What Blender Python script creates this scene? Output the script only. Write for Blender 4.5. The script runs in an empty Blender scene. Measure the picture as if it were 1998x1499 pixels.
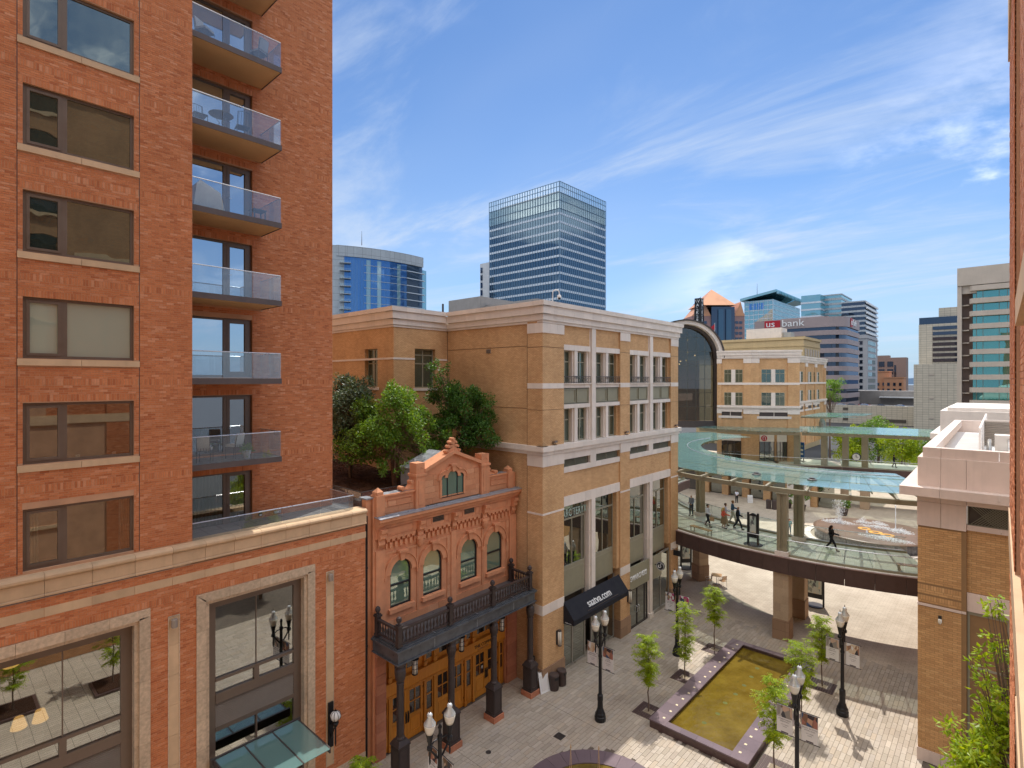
import bpy, math, random
import numpy as np
from mathutils import Vector, Matrix
random.seed(11)
R = math.radians
SC = bpy.context.scene
COL = SC.collection

# ------------------------------------------------------------------ camera
cd = bpy.data.cameras.new('camera')
cam = bpy.data.objects.new('camera', cd)
COL.objects.link(cam)
cd.sensor_width = 36.0
cd.lens = 18.92
cd.shift_y = -0.0033
cd.clip_start = 0.05
cd.clip_end = 6000
cam.location = (0, 0, 16.8)
cam.rotation_euler = (R(90), 0, R(42.257))
SC.camera = cam

# ------------------------------------------------------------------ light
SUN_EL, SUN_AZ = 59.6, -24.7          # azimuth from +Y towards +X
SKY_STRENGTH = 0.15
SUN_STRENGTH = 2.4
EXPOSURE = 0.80
SKY_GAMMA = 1.2
SKY_TINT = (0.30, 0.385, 0.43, 1)
HAZE_COL = (1.75, 2.3, 3.05, 1)
CLOUD_COL = (2.7, 3.1, 3.7, 1)
FILL_CUM_COL = (8.4, 8.3, 8.2, 1)
FILL_CUM_OFF = (5.05, -0.25, 0)  # bright cumulus added for fill light, offset leaves few clouds in view
w = bpy.data.worlds.new('World')
SC.world = w
w.use_nodes = True
WT = w.node_tree
for n in list(WT.nodes): WT.nodes.remove(n)
def wn(t, **k):
    n = WT.nodes.new(t)
    for a, b in k.items(): setattr(n, a, b)
    return n
def wl(a, b): WT.links.new(a, b)
sky = wn('ShaderNodeTexSky', sky_type='NISHITA', sun_disc=False)
sky.sun_elevation = R(SUN_EL); sky.sun_rotation = R(SUN_AZ)
sky.air_density = 1.0; sky.dust_density = 0.35; sky.ozone_density = 2.2; sky.altitude = 1300
def wmath(op, a, b=None, c=None, clamp=False):
    n = wn('ShaderNodeMath', operation=op); n.use_clamp = clamp
    for i, q in enumerate((a, b, c)):
        if q is None: continue
        if isinstance(q, (int, float)): n.inputs[i].default_value = q
        else: wl(q, n.inputs[i])
    return n.outputs[0]
tc = wn('ShaderNodeTexCoord')
sep = wn('ShaderNodeSeparateXYZ'); wl(tc.outputs['Generated'], sep.inputs[0])
zz = wmath('ADD', wmath('MAXIMUM', sep.outputs[2], 0.0), 0.16)
cmb = wn('ShaderNodeCombineXYZ')
wl(wmath('DIVIDE', sep.outputs[0], zz), cmb.inputs[0])
wl(wmath('DIVIDE', sep.outputs[1], zz), cmb.inputs[1])
def wmap(loc, rot, sca):
    m = wn('ShaderNodeMapping'); wl(cmb.outputs[0], m.inputs[0])
    m.inputs['Location'].default_value = loc; m.inputs['Rotation'].default_value = (0, 0, R(rot)); m.inputs['Scale'].default_value = sca
    return m.outputs[0]
def wnoise(vec, scale, detail, rough, dist=0.0):
    n = wn('ShaderNodeTexNoise'); wl(vec, n.inputs['Vector'])
    n.inputs['Scale'].default_value = scale; n.inputs['Detail'].default_value = detail
    n.inputs['Roughness'].default_value = rough; n.inputs['Distortion'].default_value = dist
    return n.outputs['Fac']
def wramp(fac, lo, hi):
    n = wn('ShaderNodeMapRange', interpolation_type='SMOOTHSTEP'); wl(fac, n.inputs[0])
    n.inputs[1].default_value = lo; n.inputs[2].default_value = hi
    return n.outputs[0]
wisp = wramp(wnoise(wmap((3.1, 1.7, 0), 38, (0.55, 1.5, 1)), 1.35, 9, 0.62, 0.75), 0.44, 0.74)
veil = wramp(wnoise(wmap((7.3, 4.2, 0), 20, (0.5, 1.0, 1)), 0.6, 4, 0.5, 0.3), 0.33, 0.70)
low = wmath('POWER', wmath('SUBTRACT', 1.0, wmath('MAXIMUM', sep.outputs[2], 0.0), clamp=True), 4.5)
cover = wmath('ADD', wmath('MULTIPLY', wisp, 0.65), wmath('MULTIPLY', veil, 0.20), clamp=True)
tint = wn('ShaderNodeMix', data_type='RGBA', blend_type='MULTIPLY')
tint.inputs[0].default_value = 1.0
gam = wn('ShaderNodeGamma'); gam.inputs['Gamma'].default_value = SKY_GAMMA; wl(sky.outputs[0], gam.inputs['Color'])
wl(gam.outputs[0], tint.inputs[6]); tint.inputs[7].default_value = SKY_TINT
hz = wn('ShaderNodeMix', data_type='RGBA')
wl(wmath('MULTIPLY', low, 0.97), hz.inputs[0]); wl(tint.outputs[2], hz.inputs[6]); hz.inputs[7].default_value = HAZE_COL
fill_cum = wmath('MULTIPLY', wramp(wnoise(wmap(FILL_CUM_OFF, 0, (1, 1, 1)), 0.62, 8, 0.58, 0.25), 0.50, 0.60), wramp(wnoise(wmap(FILL_CUM_OFF, 0, (1, 1, 1)), 0.23, 1, 0.5), 0.44, 0.56))  # added fill clouds, mostly outside the camera view
mixc = wn('ShaderNodeMix', data_type='RGBA')
wl(cover, mixc.inputs[0]); wl(hz.outputs[2], mixc.inputs[6]); mixc.inputs[7].default_value = CLOUD_COL
mixk = wn('ShaderNodeMix', data_type='RGBA')
fill_cum = wmath('MULTIPLY', fill_cum, wramp(sep.outputs[2], 0.10, 0.30))
wl(fill_cum, mixk.inputs[0]); wl(mixc.outputs[2], mixk.inputs[6]); mixk.inputs[7].default_value = FILL_CUM_COL
bg = wn('ShaderNodeBackground'); bg.inputs['Strength'].default_value = SKY_STRENGTH
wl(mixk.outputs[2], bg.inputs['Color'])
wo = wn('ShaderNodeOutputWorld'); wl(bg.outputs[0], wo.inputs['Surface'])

sd = bpy.data.lights.new('sun', 'SUN'); sd.energy = SUN_STRENGTH; sd.angle = R(0.53); sd.color = (1.0, 0.955, 0.88)
sun = bpy.data.objects.new('sun', sd); COL.objects.link(sun)
sun.location = (-30, 60, 120)
_el, _az = R(SUN_EL), R(SUN_AZ)
sdir = Vector((math.sin(_az)*math.cos(_el), math.cos(_az)*math.cos(_el), math.sin(_el)))
sun.rotation_euler = sdir.to_track_quat('Z', 'Y').to_euler()

SC.view_settings.view_transform = 'Standard'
SC.view_settings.look = 'None'
SC.view_settings.exposure = EXPOSURE
SC.view_settings.gamma = 1.0
SC.view_settings.use_curve_mapping = False
SC.cycles.max_bounces = 8
SC.cycles.diffuse_bounces = 4
SC.cycles.glossy_bounces = 4
SC.cycles.transmission_bounces = 6
SC.cycles.transparent_max_bounces = 12
SC.cycles.caustics_reflective = False
SC.cycles.caustics_refractive = False
SC.cycles.sample_clamp_indirect = 6.0

# ------------------------------------------------------------------ materials
def nodes(name):
    m = bpy.data.materials.new(name); m.use_nodes = True
    nt = m.node_tree
    for n in list(nt.nodes): nt.nodes.remove(n)
    out = nt.nodes.new('ShaderNodeOutputMaterial')
    def N(t, ins=None, **k):
        n = nt.nodes.new(t)
        for a, b in k.items(): setattr(n, a, b)
        for a, b in (ins or {}).items():
            if hasattr(b, 'links'): nt.links.new(b, n.inputs[a])
            else: n.inputs[a].default_value = b
        return n
    def L(a, b): nt.links.new(a, b)
    return m, N, L, out
def c4(c, k=1.0): return (c[0]*k, c[1]*k, c[2]*k, 1)
def mixcol(N, fac, a, b, mode='MIX'):
    n = N('ShaderNodeMix', data_type='RGBA', blend_type=mode)
    for i, q in ((0, fac), (6, a), (7, b)):
        if hasattr(q, 'links'): n.id_data.links.new(q, n.inputs[i])
        else: n.inputs[i].default_value = q if i == 0 else c4(q)
    return n.outputs[2]
def mr(N, v, a, b, c=0.0, d=1.0):
    return N('ShaderNodeMapRange', {0: v, 1: a, 2: b, 3: c, 4: d}).outputs[0]
def rnd(N):
    a = N('ShaderNodeObjectInfo').outputs['Random']; b = N('ShaderNodeNewGeometry').outputs['Random Per Island']
    s = N('ShaderNodeMath', {0: a, 1: b}, operation='ADD').outputs[0]
    return N('ShaderNodeMath', {0: s}, operation='FRACT').outputs[0]
def coords(N, uv=False, scale=(1, 1, 1)):
    t = N('ShaderNodeTexCoord')
    return N('ShaderNodeMapping', {0: t.outputs['UV' if uv else 'Object'], 'Scale': scale}).outputs[0]
def noise(N, vec, scale, detail=3, rough=0.55, out='Fac'):
    return N('ShaderNodeTexNoise', {'Vector': vec, 'Scale': scale, 'Detail': detail, 'Roughness': rough}).outputs[out]
def finish(N, L, out, col, rough, metal=0.0, bump=None, bstr=0.2, bdist=0.01, spec=0.5):
    p = N('ShaderNodeBsdfPrincipled', {'Roughness': rough, 'Metallic': metal, 'Specular IOR Level': spec})
    if hasattr(col, 'links'): L(col, p.inputs['Base Color'])
    else: p.inputs['Base Color'].default_value = c4(col)
    if bump is not None:
        b = N('ShaderNodeBump', {'Height': bump, 'Strength': bstr, 'Distance': bdist}); L(b.outputs[0], p.inputs['Normal'])
    L(p.outputs[0], out.inputs[0])
    return p
def m_plain(name, col, rough=0.6, metal=0.0, var=0.16, scale=2.5, streak=0.0, bump=0.1, fine=40, isl=0.0, spec=0.4):
    m, N, L, out = nodes(name)
    v = coords(N)
    a = noise(N, v, scale, 5, 0.6)
    f = mr(N, a, 0.3, 0.7)
    c = mixcol(N, f, [x*(1-var) for x in col], [min(1, x*(1+var)) for x in col])
    if streak:
        s = noise(N, coords(N, False, (2.2, 2.2, 0.16)), 1.6, 4, 0.6)
        c = mixcol(N, mr(N, s, 0.5, 0.78, 0, streak), c, [x*0.55 for x in col])
    if isl:
        c = mixcol(N, 1.0, c, mixcol(N, rnd(N), (1-isl,)*3, (1+isl*0.6,)*3), 'MULTIPLY')
    r = mr(N, a, 0.3, 0.7, max(0.02, rough-0.1), min(1, rough+0.1))
    finish(N, L, out, c, r, metal, noise(N, v, fine, 3) if bump else None, bump, 0.01, spec)
    return m
def m_pieces(name, cols, rough=0.8, var=0.18, bump=0.35, stain=None, fine=60):
    """bricks, stones and pavers: a colour of its own for every piece"""
    m, N, L, out = nodes(name)
    ramp = N('ShaderNodeValToRGB', {0: rnd(N)})
    el = ramp.color_ramp.elements
    while len(el) < len(cols): el.new(0.5)
    for i, (e, c) in enumerate(zip(el, cols)):
        e.position = i/(len(cols)-1); e.color = c4(c)
    g = N('ShaderNodeNewGeometry').outputs['Position']
    a = noise(N, g, 0.55, 5, 0.6); b = noise(N, g, fine*0.3, 3)
    c = mixcol(N, mr(N, a, 0.35, 0.68, 0, 1), ramp.outputs[0], mixcol(N, 1.0, ramp.outputs[0], (1-var,)*3, 'MULTIPLY'))
    c = mixcol(N, mr(N, b, 0.45, 0.75, 0, 0.5), c, mixcol(N, 1.0, c, (0.72,)*3, 'MULTIPLY'))
    if stain: c = mixcol(N, mr(N, noise(N, g, 0.9, 6, 0.7), 0.55, 0.8, 0, stain[1]), c, stain[0])
    finish(N, L, out, c, rough, 0, noise(N, g, fine, 3), bump, 0.006, 0.3)
    return m
def m_bricktex(name, c1, c2, mortar, bw=0.203, bh=0.067, ms=0.009, rough=0.85, bands=None):
    """far brickwork whose bricks are too small to pick apart"""
    m, N, L, out = nodes(name)
    v = coords(N, True)
    t = N('ShaderNodeTexBrick', {'Vector': v, 'Color1': c4(c1), 'Color2': c4(c2), 'Mortar': c4(mortar), 'Scale': 1.0, 'Mortar Size': ms,
                                 'Mortar Smooth': 0.2, 'Bias': 0.0, 'Brick Width': bw, 'Row Height': bh}, offset=0.5)
    a = noise(N, v, 0.5, 5, 0.65)
    c = mixcol(N, mr(N, a, 0.35, 0.7), t.outputs['Color'], mixcol(N, 1.0, t.outputs['Color'], (0.78, 0.76, 0.74), 'MULTIPLY'))
    c = mixcol(N, mr(N, noise(N, coords(N, True, (1.5, 0.12, 1)), 1.3, 4), 0.5, 0.8, 0, 0.35), c, mixcol(N, 1.0, c, (0.66, 0.62, 0.6), 'MULTIPLY'))
    finish(N, L, out, c, rough, 0, t.outputs['Fac'], -0.5, 0.006, 0.25)
    return m
def m_panel(name, col, pw, ph, rough=0.55, var=0.1, joint=0.012, jcol=None):
    m, N, L, out = nodes(name)
    v = coords(N, True)
    k1 = [x*(1-var) for x in col]; k2 = [min(1, x*(1+var)) for x in col]
    t = N('ShaderNodeTexBrick', {'Vector': v, 'Color1': c4(k1), 'Color2': c4(k2), 'Mortar': c4(jcol or [x*0.3 for x in col]), 'Scale': 1.0,
                                 'Mortar Size': joint, 'Mortar Smooth': 0.1, 'Brick Width': pw, 'Row Height': ph}, offset=0.0)
    c = mixcol(N, mr(N, noise(N, v, 1.2, 5, 0.65), 0.35, 0.75, 0, 0.5), t.outputs['Color'], mixcol(N, 1.0, t.outputs['Color'], (0.8, 0.79, 0.77), 'MULTIPLY'))
    finish(N, L, out, c, rough, 0, t.outputs['Fac'], -0.6, 0.01, 0.4)
    return m
def m_glass(name, col=(0.02, 0.03, 0.032), refl=0.55, tint=(0.9, 0.96, 1.0), wave=0.0, rough=0.015, wscale=0.9):
    """window glass in front of dark rooms: dark body under a strong mirror coat"""
    m, N, L, out = nodes(name)
    d = N('ShaderNodeBsdfDiffuse', {'Color': c4(col)})
    g = N('ShaderNodeBsdfGlossy', {'Color': c4(tint), 'Roughness': rough})
    lw = N('ShaderNodeLayerWeight', {'Blend': 0.35}).outputs['Facing']
    f = mr(N, lw, 0.0, 1.0, refl, min(1.0, refl+0.35))
    if wave:
        nz = noise(N, coords(N), wscale, 2, 0.4)
        b = N('ShaderNodeBump', {'Height': nz, 'Strength': 1.0, 'Distance': wave}); L(b.outputs[0], g.inputs['Normal'])
    mx = N('ShaderNodeMixShader', {0: f, 1: d.outputs[0], 2: g.outputs[0]}); L(mx.outputs[0], out.inputs[0])
    return m
def m_clear(name, tint=(0.82, 0.95, 0.92), refl=0.12, haze=0.0, hcol=(0.5, 0.75, 0.72), rough=0.01):
    """sheet glass one sees through"""
    m, N, L, out = nodes(name)
    t = N('ShaderNodeBsdfTransparent', {'Color': c4(tint)})
    base = t.outputs[0]
    if haze:
        h = N('ShaderNodeBsdfDiffuse', {'Color': c4(hcol)}); tl = N('ShaderNodeBsdfTranslucent', {'Color': c4(hcol)})
        a = N('ShaderNodeMixShader', {0: 0.3, 1: h.outputs[0], 2: tl.outputs[0]})
        hm = N('ShaderNodeMixShader', {0: haze, 1: base, 2: a.outputs[0]}); base = hm.outputs[0]
    g = N('ShaderNodeBsdfGlossy', {'Color': (1, 1, 1, 1), 'Roughness': rough})
    lw = N('ShaderNodeLayerWeight', {'Blend': 0.25}).outputs['Facing']
    f = mr(N, lw, 0.0, 1.0, refl, min(1, refl+0.5))
    mx = N('ShaderNodeMixShader', {0: f, 1: base, 2: g.outputs[0]}); L(mx.outputs[0], out.inputs[0])
    return m
def m_leaf(name, cols, trans=0.35):
    m, N, L, out = nodes(name)
    ramp = N('ShaderNodeValToRGB', {0: N('ShaderNodeNewGeometry').outputs['Random Per Island']})
    el = ramp.color_ramp.elements
    while len(el) < len(cols): el.new(0.5)
    for i, (e, c) in enumerate(zip(el, cols)): e.position = i/(len(cols)-1); e.color = c4(c)
    p = N('ShaderNodeBsdfPrincipled', {'Base Color': ramp.outputs[0], 'Roughness': 0.42, 'Specular IOR Level': 0.4})
    t = N('ShaderNodeBsdfTranslucent', {'Color': mixcol(N, 1.0, ramp.outputs[0], (1.7, 1.5, 0.5), 'MULTIPLY')})
    mx = N('ShaderNodeMixShader', {0: trans, 1: p.outputs[0], 2: t.outputs[0]}); L(mx.outputs[0], out.inputs[0])
    return m
def m_emit(name, col, strength):
    m, N, L, out = nodes(name)
    e = N('ShaderNodeEmission', {'Color': c4(col), 'Strength': strength}); L(e.outputs[0], out.inputs[0])
    return m

# ------------------------------------------------------------------ mesh building
ORG = {}
def V3(p): return (float(p[0]), float(p[1]), float(p[2]))
class MB:
    def __init__(s): s.v = []; s.f = []; s.m = []; s.uv = None
    def face(s, pts, m=0):
        b = len(s.v); s.v += [V3(p) for p in pts]; s.f.append(tuple(range(b, b+len(pts)))); s.m.append(m)
    def faces(s, pts, fs, m=0):
        b = len(s.v); s.v += [V3(p) for p in pts]
        for f in fs: s.f.append(tuple(b+i for i in f)); s.m.append(m)
    def box(s, x0, y0, z0, x1, y1, z1, m=0):
        if x0 > x1: x0, x1 = x1, x0
        if y0 > y1: y0, y1 = y1, y0
        if z0 > z1: z0, z1 = z1, z0
        s.faces([(x0,y0,z0),(x1,y0,z0),(x1,y1,z0),(x0,y1,z0),(x0,y0,z1),(x1,y0,z1),(x1,y1,z1),(x0,y1,z1)],
                [(3,2,1,0),(4,5,6,7),(0,1,5,4),(1,2,6,5),(2,3,7,6),(3,0,4,7)], m)
    def obox(s, o, ax, ay, az, m=0):
        """box from a corner and three edge vectors"""
        o, ax, ay, az = Vector(o), Vector(ax), Vector(ay), Vector(az)
        P = [o, o+ax, o+ax+ay, o+ay, o+az, o+ax+az, o+ax+ay+az, o+ay+az]
        F = [(3,2,1,0),(4,5,6,7),(0,1,5,4),(1,2,6,5),(2,3,7,6),(3,0,4,7)]
        if ax.cross(ay).dot(az) < 0: F = [f[::-1] for f in F]
        s.faces(P, F, m)
    def prism(s, pts, ext, m=0):
        pts = [Vector(p) for p in pts]; e = Vector(ext); n = len(pts)
        F = [tuple(range(n))[::-1], tuple(range(n, 2*n))]+[(i, (i+1) % n, n+(i+1) % n, n+i) for i in range(n)]
        nv = Vector((0, 0, 0))
        for i in range(n): nv += pts[i].cross(pts[(i+1) % n])
        if nv.dot(e) < 0: F = [f[::-1] for f in F]
        s.faces(pts+[p+e for p in pts], F, m)
    def tube(s, p, q, r0, r1=None, n=8, m=0, caps=True):
        s.path([p, q], [r0, r0 if r1 is None else r1], n, m, caps)
    def path(s, pts, rad, n=8, m=0, caps=True):
        pts = [Vector(p) for p in pts]
        if not hasattr(rad, '__len__'): rad = [rad]*len(pts)
        b = len(s.v); k = len(pts); u = None
        for i, p in enumerate(pts):
            t = (pts[min(i+1, k-1)]-pts[max(i-1, 0)]).normalized()
            if u is None:
                u = t.orthogonal().normalized()
            u = (u-t*u.dot(t)).normalized(); w_ = t.cross(u)
            for j in range(n):
                a = 2*math.pi*j/n
                s.v.append(tuple(p+(u*math.cos(a)+w_*math.sin(a))*rad[i]))
        for i in range(k-1):
            for j in range(n):
                s.f.append((b+i*n+j, b+i*n+(j+1) % n, b+(i+1)*n+(j+1) % n, b+(i+1)*n+j)); s.m.append(m)
        if caps:
            s.f.append(tuple(b+j for j in range(n))[::-1]); s.m.append(m)
            s.f.append(tuple(b+(k-1)*n+j for j in range(n))); s.m.append(m)
    def lathe(s, c, prof, n=12, m=0, sq=False):
        """profile of (radius, z) turned about the vertical through c"""
        b = len(s.v); k = len(prof)
        for r, z in prof:
            for j in range(n):
                a = 2*math.pi*(j+0.5)/n
                s.v.append((c[0]+r*math.cos(a), c[1]+r*math.sin(a), c[2]+z))
        for i in range(k-1):
            for j in range(n):
                s.f.append((b+i*n+j, b+i*n+(j+1) % n, b+(i+1)*n+(j+1) % n, b+(i+1)*n+j)); s.m.append(m)
        s.f.append(tuple(b+j for j in range(n))[::-1]); s.m.append(m)
        s.f.append(tuple(b+(k-1)*n+j for j in range(n))); s.m.append(m)
    def ball(s, c, r, n=10, k=6, m=0, sz=1.0):
        s.lathe(c, [(max(0.001, r*math.sin(math.pi*i/k)), -r*sz*math.cos(math.pi*i/k)) for i in range(k+1)], n, m)
    def build(s, name, mat, parent=None, smooth=False, at=None, share=None):
        """links the collected faces as one object; coordinates are world metres, moved to the parent's origin"""
        off = np.array(ORG.get(parent.name, (0, 0, 0)) if parent is not None else (at or (0, 0, 0)), float)
        me = bpy.data.meshes.new(name)
        v = np.array(s.v, float).reshape(-1, 3)
        me.from_pydata((v-off).tolist(), [], s.f)
        for q in (mat if isinstance(mat, (list, tuple)) else [mat]): me.materials.append(q)
        nf = len(s.f)
        if len(me.materials) > 1: me.polygons.foreach_set('material_index', np.array(s.m, np.int32))
        if smooth: me.polygons.foreach_set('use_smooth', np.ones(nf, bool))
        autouv(me, v)
        me.update()
        o = bpy.data.objects.new(name, me); COL.objects.link(o)
        if parent is not None: o.parent = parent; ORG[o.name] = tuple(off)
        elif at is not None: o.location = at; ORG[o.name] = tuple(off)
        else: ORG[o.name] = (0, 0, 0)
        return o
def autouv(me, v):
    """metre-true texture coordinates on every face, along the wall and up"""
    nl = len(me.loops); nf = len(me.polygons)
    if nf == 0: return
    li = np.zeros(nl, np.int32); me.loops.foreach_get('vertex_index', li)
    tot = np.zeros(nf, np.int32); me.polygons.foreach_get('loop_total', tot)
    nr = np.zeros(nf*3); me.polygons.foreach_get('normal', nr); nr = nr.reshape(-1, 3)
    lf = np.repeat(np.arange(nf), tot)
    nn = nr[lf]; p = v[li]
    hl = np.hypot(nn[:, 0], nn[:, 1])
    flat = hl < 0.35
    hs = np.where(hl < 1e-6, 1, hl)
    tx, ty = -nn[:, 1]/hs, nn[:, 0]/hs
    sg = np.where(np.abs(tx)+ty*0.5 > 0, 1, 1)
    u = np.where(flat, p[:, 0], (p[:, 0]*tx+p[:, 1]*ty)*sg)
    w_ = np.where(flat, p[:, 1], p[:, 2])
    uvl = me.uv_layers.new(name='UVMap')
    uvl.data.foreach_set('uv', np.stack([u, w_], 1).ravel())
def tag(o, label=None, cat=None, group=None, kind=None):
    if label: o['label'] = label
    if cat: o['category'] = cat
    if group: o['group'] = group
    if kind: o['kind'] = kind
    return o
def thing(name, label, cat, at=(0, 0, 0), group=None):
    o = bpy.data.objects.new(name, None); COL.objects.link(o)
    o.empty_display_size = 0.2
    o.location = at; ORG[o.name] = tuple(at)
    return tag(o, label, cat, group)
def local(name, label, cat, group=None):
    """a thing built about the origin, to be moved or copied afterwards"""
    return thing(name, label, cat, (0, 0, 0), group)
def copy_tree(o, parent=None):
    c = o.copy(); COL.objects.link(c)
    if parent is not None: c.parent = parent
    for ch in o.children: copy_tree(ch, c)
    return c
def put(o, loc, rz=0.0, label=None, sc=1.0):
    o.location = loc; o.rotation_euler = (0, 0, rz); o.scale = (sc, sc, sc)
    if label: o['label'] = label
    return o
UNIT = {}
def unit_mesh(mat):
    """a shared brick-like block one metre each way about its centre, edges slightly rounded off"""
    if mat.name in UNIT: return UNIT[mat.name]
    b = MB(); b.box(-.5, -.5, -.5, .5, .5, .5)
    me = bpy.data.meshes.new('block'); me.from_pydata(b.v, [], b.f); me.materials.append(mat)
    UNIT[mat.name] = me
    return me
def pieces(name, boxes, mat, parent, limit=300, eye=(0, 0, 16.8)):
    """boxes (x0,y0,z0,x1,y1,z1): the ones that show largest become objects, the rest one mesh of stuff"""
    off = ORG.get(parent.name, (0, 0, 0))
    def size(b):
        c = [(b[i]+b[i+3])/2 for i in range(3)]
        d2 = sum((c[i]-eye[i])**2 for i in range(3))
        fwd = -0.6724*c[0]+0.7401*c[1]; side = 0.7401*c[0]+0.6724*c[1]
        if fwd < 0.5 or abs(side/fwd) > 0.955 or abs((c[2]-16.8)/fwd) > 0.73: d2 *= 1e6
        return d2
    order = sorted(boxes, key=size)
    me = unit_mesh(mat)
    for b in order[:limit]:
        o = bpy.data.objects.new(name, me); COL.objects.link(o); o.parent = parent
        o.location = [(b[i]+b[i+3])/2-off[i] for i in range(3)]
        o.scale = [abs(b[i+3]-b[i]) for i in range(3)]
    rest = order[limit:]
    if rest:
        mb = MB()
        for b in rest: mb.box(*b)
        tag(mb.build(name, mat, parent), kind='stuff')
def sub(a, b, cuts):
    """what is left of the span a..b once the cuts are taken out"""
    segs = [(a, b)]
    for c, d in cuts:
        nxt = []
        for s, e in segs:
            if d <= s or c >= e: nxt.append((s, e)); continue
            if c > s: nxt.append((s, c))
            if d < e: nxt.append((d, e))
        segs = nxt
    return segs
def brick_boxes(axis, plane, sgn, u0, u1, z0, z1, holes=(), soldier=(), bl=0.203, bh=0.057, joint=0.010, proud=0.007, phase=0.0):
    """running-bond bricks on a wall plane; axis 'x' or 'y' is the wall's normal, u runs along it.
    holes: (u0,z0,u1,z1); soldier: (z_bottom, ua, ub) rows of bricks on end"""
    out = []
    pitch = bh+joint
    rows = []
    soldier = [(z0+math.floor((s[0]-z0)/pitch+0.5)*pitch, s[1], s[2]) for s in soldier]
    z = z0; i = 0
    while z+bh <= z1+1e-6:
        rows.append((z, z+bh, False)); z += pitch
    sh = 0.201
    def emit(a, b, za, zb):
        if b-a < 0.02: return
        p0, p1 = plane-sgn*0.01, plane+sgn*proud*random.uniform(0.7, 1.3)
        if axis == 'x': out.append((min(p0, p1), a, za, max(p0, p1), b, zb))
        else: out.append((a, min(p0, p1), za, b, max(p0, p1), zb))
    for k, (za, zb, _) in enumerate(rows):
        cuts = [(h[0], h[2]) for h in holes if h[1] < zb-0.01 and h[3] > za+0.01]
        cuts += [(s[1], s[2]) for s in soldier if s[0] < zb-0.012 and s[0]+sh > za+0.012]
        for a, b in sub(u0, u1, cuts):
            st = math.floor((a-phase)/(bl+joint))*(bl+joint)+phase-(0.5*(bl+joint) if k % 2 else 0)
            x = st
            while x < b:
                emit(max(a, x), min(b, x+bl), za, zb); x += bl+joint
    for zs, ua, ub in soldier:
        za = zs
        cuts = [(h[0], h[2]) for h in holes if h[1] < za+sh-0.01 and h[3] > za+0.01]
        for a, b in sub(ua, ub, cuts):
            x = a
            while x < b-0.02:
                emit(x, min(b, x+bh), za, za+sh-0.008); x += pitch
    return out
def wall_with_holes(mb, axis, plane, sgn, u0, u1, z0, z1, holes, m=0, depth=0.0):
    """a flat wall face cut into rectangles around its openings, with reveals of the given depth"""
    us = sorted({u0, u1, *[h[0] for h in holes], *[h[2] for h in holes]}); us = [u for u in us if u0 <= u <= u1]
    zs = sorted({z0, z1, *[h[1] for h in holes], *[h[3] for h in holes]}); zs = [z for z in zs if z0 <= z <= z1]
    def P(u, z, d=0.0):
        q = plane-sgn*d
        return (q, u, z) if axis == 'x' else (u, q, z)
    flip = (sgn < 0) if axis == 'x' else (sgn > 0)
    def add(pts):
        mb.face(pts[::-1] if flip else pts, m)
    for a, b in zip(us, us[1:]):
        run = None
        for c, d in zip(zs, zs[1:]):
            um, zm = (a+b)/2, (c+d)/2
            if any(h[0] < um < h[2] and h[1] < zm < h[3] for h in holes): continue
            add([P(a, c), P(b, c), P(b, d), P(a, d)])
    if depth:
        for h in holes:
            a, c, b, d = h[:4]
            add([P(a, c), P(a, c, depth), P(b, c, depth), P(b, c)][::-1]); add([P(a, d), P(a, d, depth), P(b, d, depth), P(b, d)])
            add([P(a, c), P(a, c, depth), P(a, d, depth), P(a, d)]); add([P(b, c), P(b, c, depth), P(b, d, depth), P(b, d)][::-1])

# ------------------------------------------------------------------ palette
M = {}
M['red_brick'] = m_pieces('red_brick', [(.54,.18,.075), (.66,.245,.103), (.61,.215,.086), (.72,.285,.128), (.64,.23,.094), (.50,.16,.066), (.69,.255,.108), (.62,.22,.089), (.75,.345,.185), (.57,.195,.08)], 0.85, 0.12, 0.3, stain=((.45,.19,.10), 0.25))
M['red_mortar'] = m_plain('red_mortar', (.56,.32,.19), 0.9, var=0.15, scale=1.2, bump=0.2)
M['buff_stone'] = m_plain('buff_stone', (.66,.46,.28), 0.75, var=0.10, scale=1.6, streak=0.22, bump=0.15, fine=70, isl=0.1)
M['rough_stone'] = m_plain('rough_stone', (.60,.46,.32), 0.85, var=0.2, scale=9, streak=0.15, bump=0.3, fine=50, isl=0.12)
M['bronze'] = m_plain('bronze_frame', (.17,.125,.095), 0.42, 0.2, var=0.08, bump=0.0)
M['dark_metal'] = m_plain('dark_metal', (.075,.062,.058), 0.45, 0.2, var=0.12, bump=0.0)
M['slab_metal'] = m_plain('slab_metal', (.12,.095,.09), 0.5, 0.1, var=0.1, streak=0.2, bump=0.0)
M['soffit'] = m_plain('soffit', (.62,.40,.21), 0.85, var=0.06, scale=1.2, bump=0.05)
M['aluminium'] = m_plain('aluminium', (.62,.62,.64), 0.3, 0.85, var=0.05, bump=0.0)
M['pane'] = m_glass('pane', (.022,.032,.028), 0.27, (.80,.90,.84), wave=0.010, wscale=0.8)
M['pane_flat'] = m_glass('pane_flat', (.02,.03,.035), 0.62, (.80,.90,1.0), wave=0.004, wscale=0.5)
M['pane_blind'] = m_glass('pane_blind', (.33,.39,.31), 0.17, (.86,.88,.84), wave=0.012, wscale=0.8)
M['rail_glass'] = m_clear('rail_glass', (.88,.92,.94), 0.08, haze=0.06, hcol=(.55,.56,.66))
M['shop_glass'] = m_clear('shop_glass', (.62,.68,.62), 0.26)
M['blind'] = m_plain('blind', (.42,.45,.40), 0.8, var=0.05, bump=0.0)
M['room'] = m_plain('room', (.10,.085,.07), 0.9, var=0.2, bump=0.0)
M['louvre'] = m_plain('louvre', (.36,.31,.26), 0.5, 0.2, var=0.06, bump=0.0)
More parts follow.
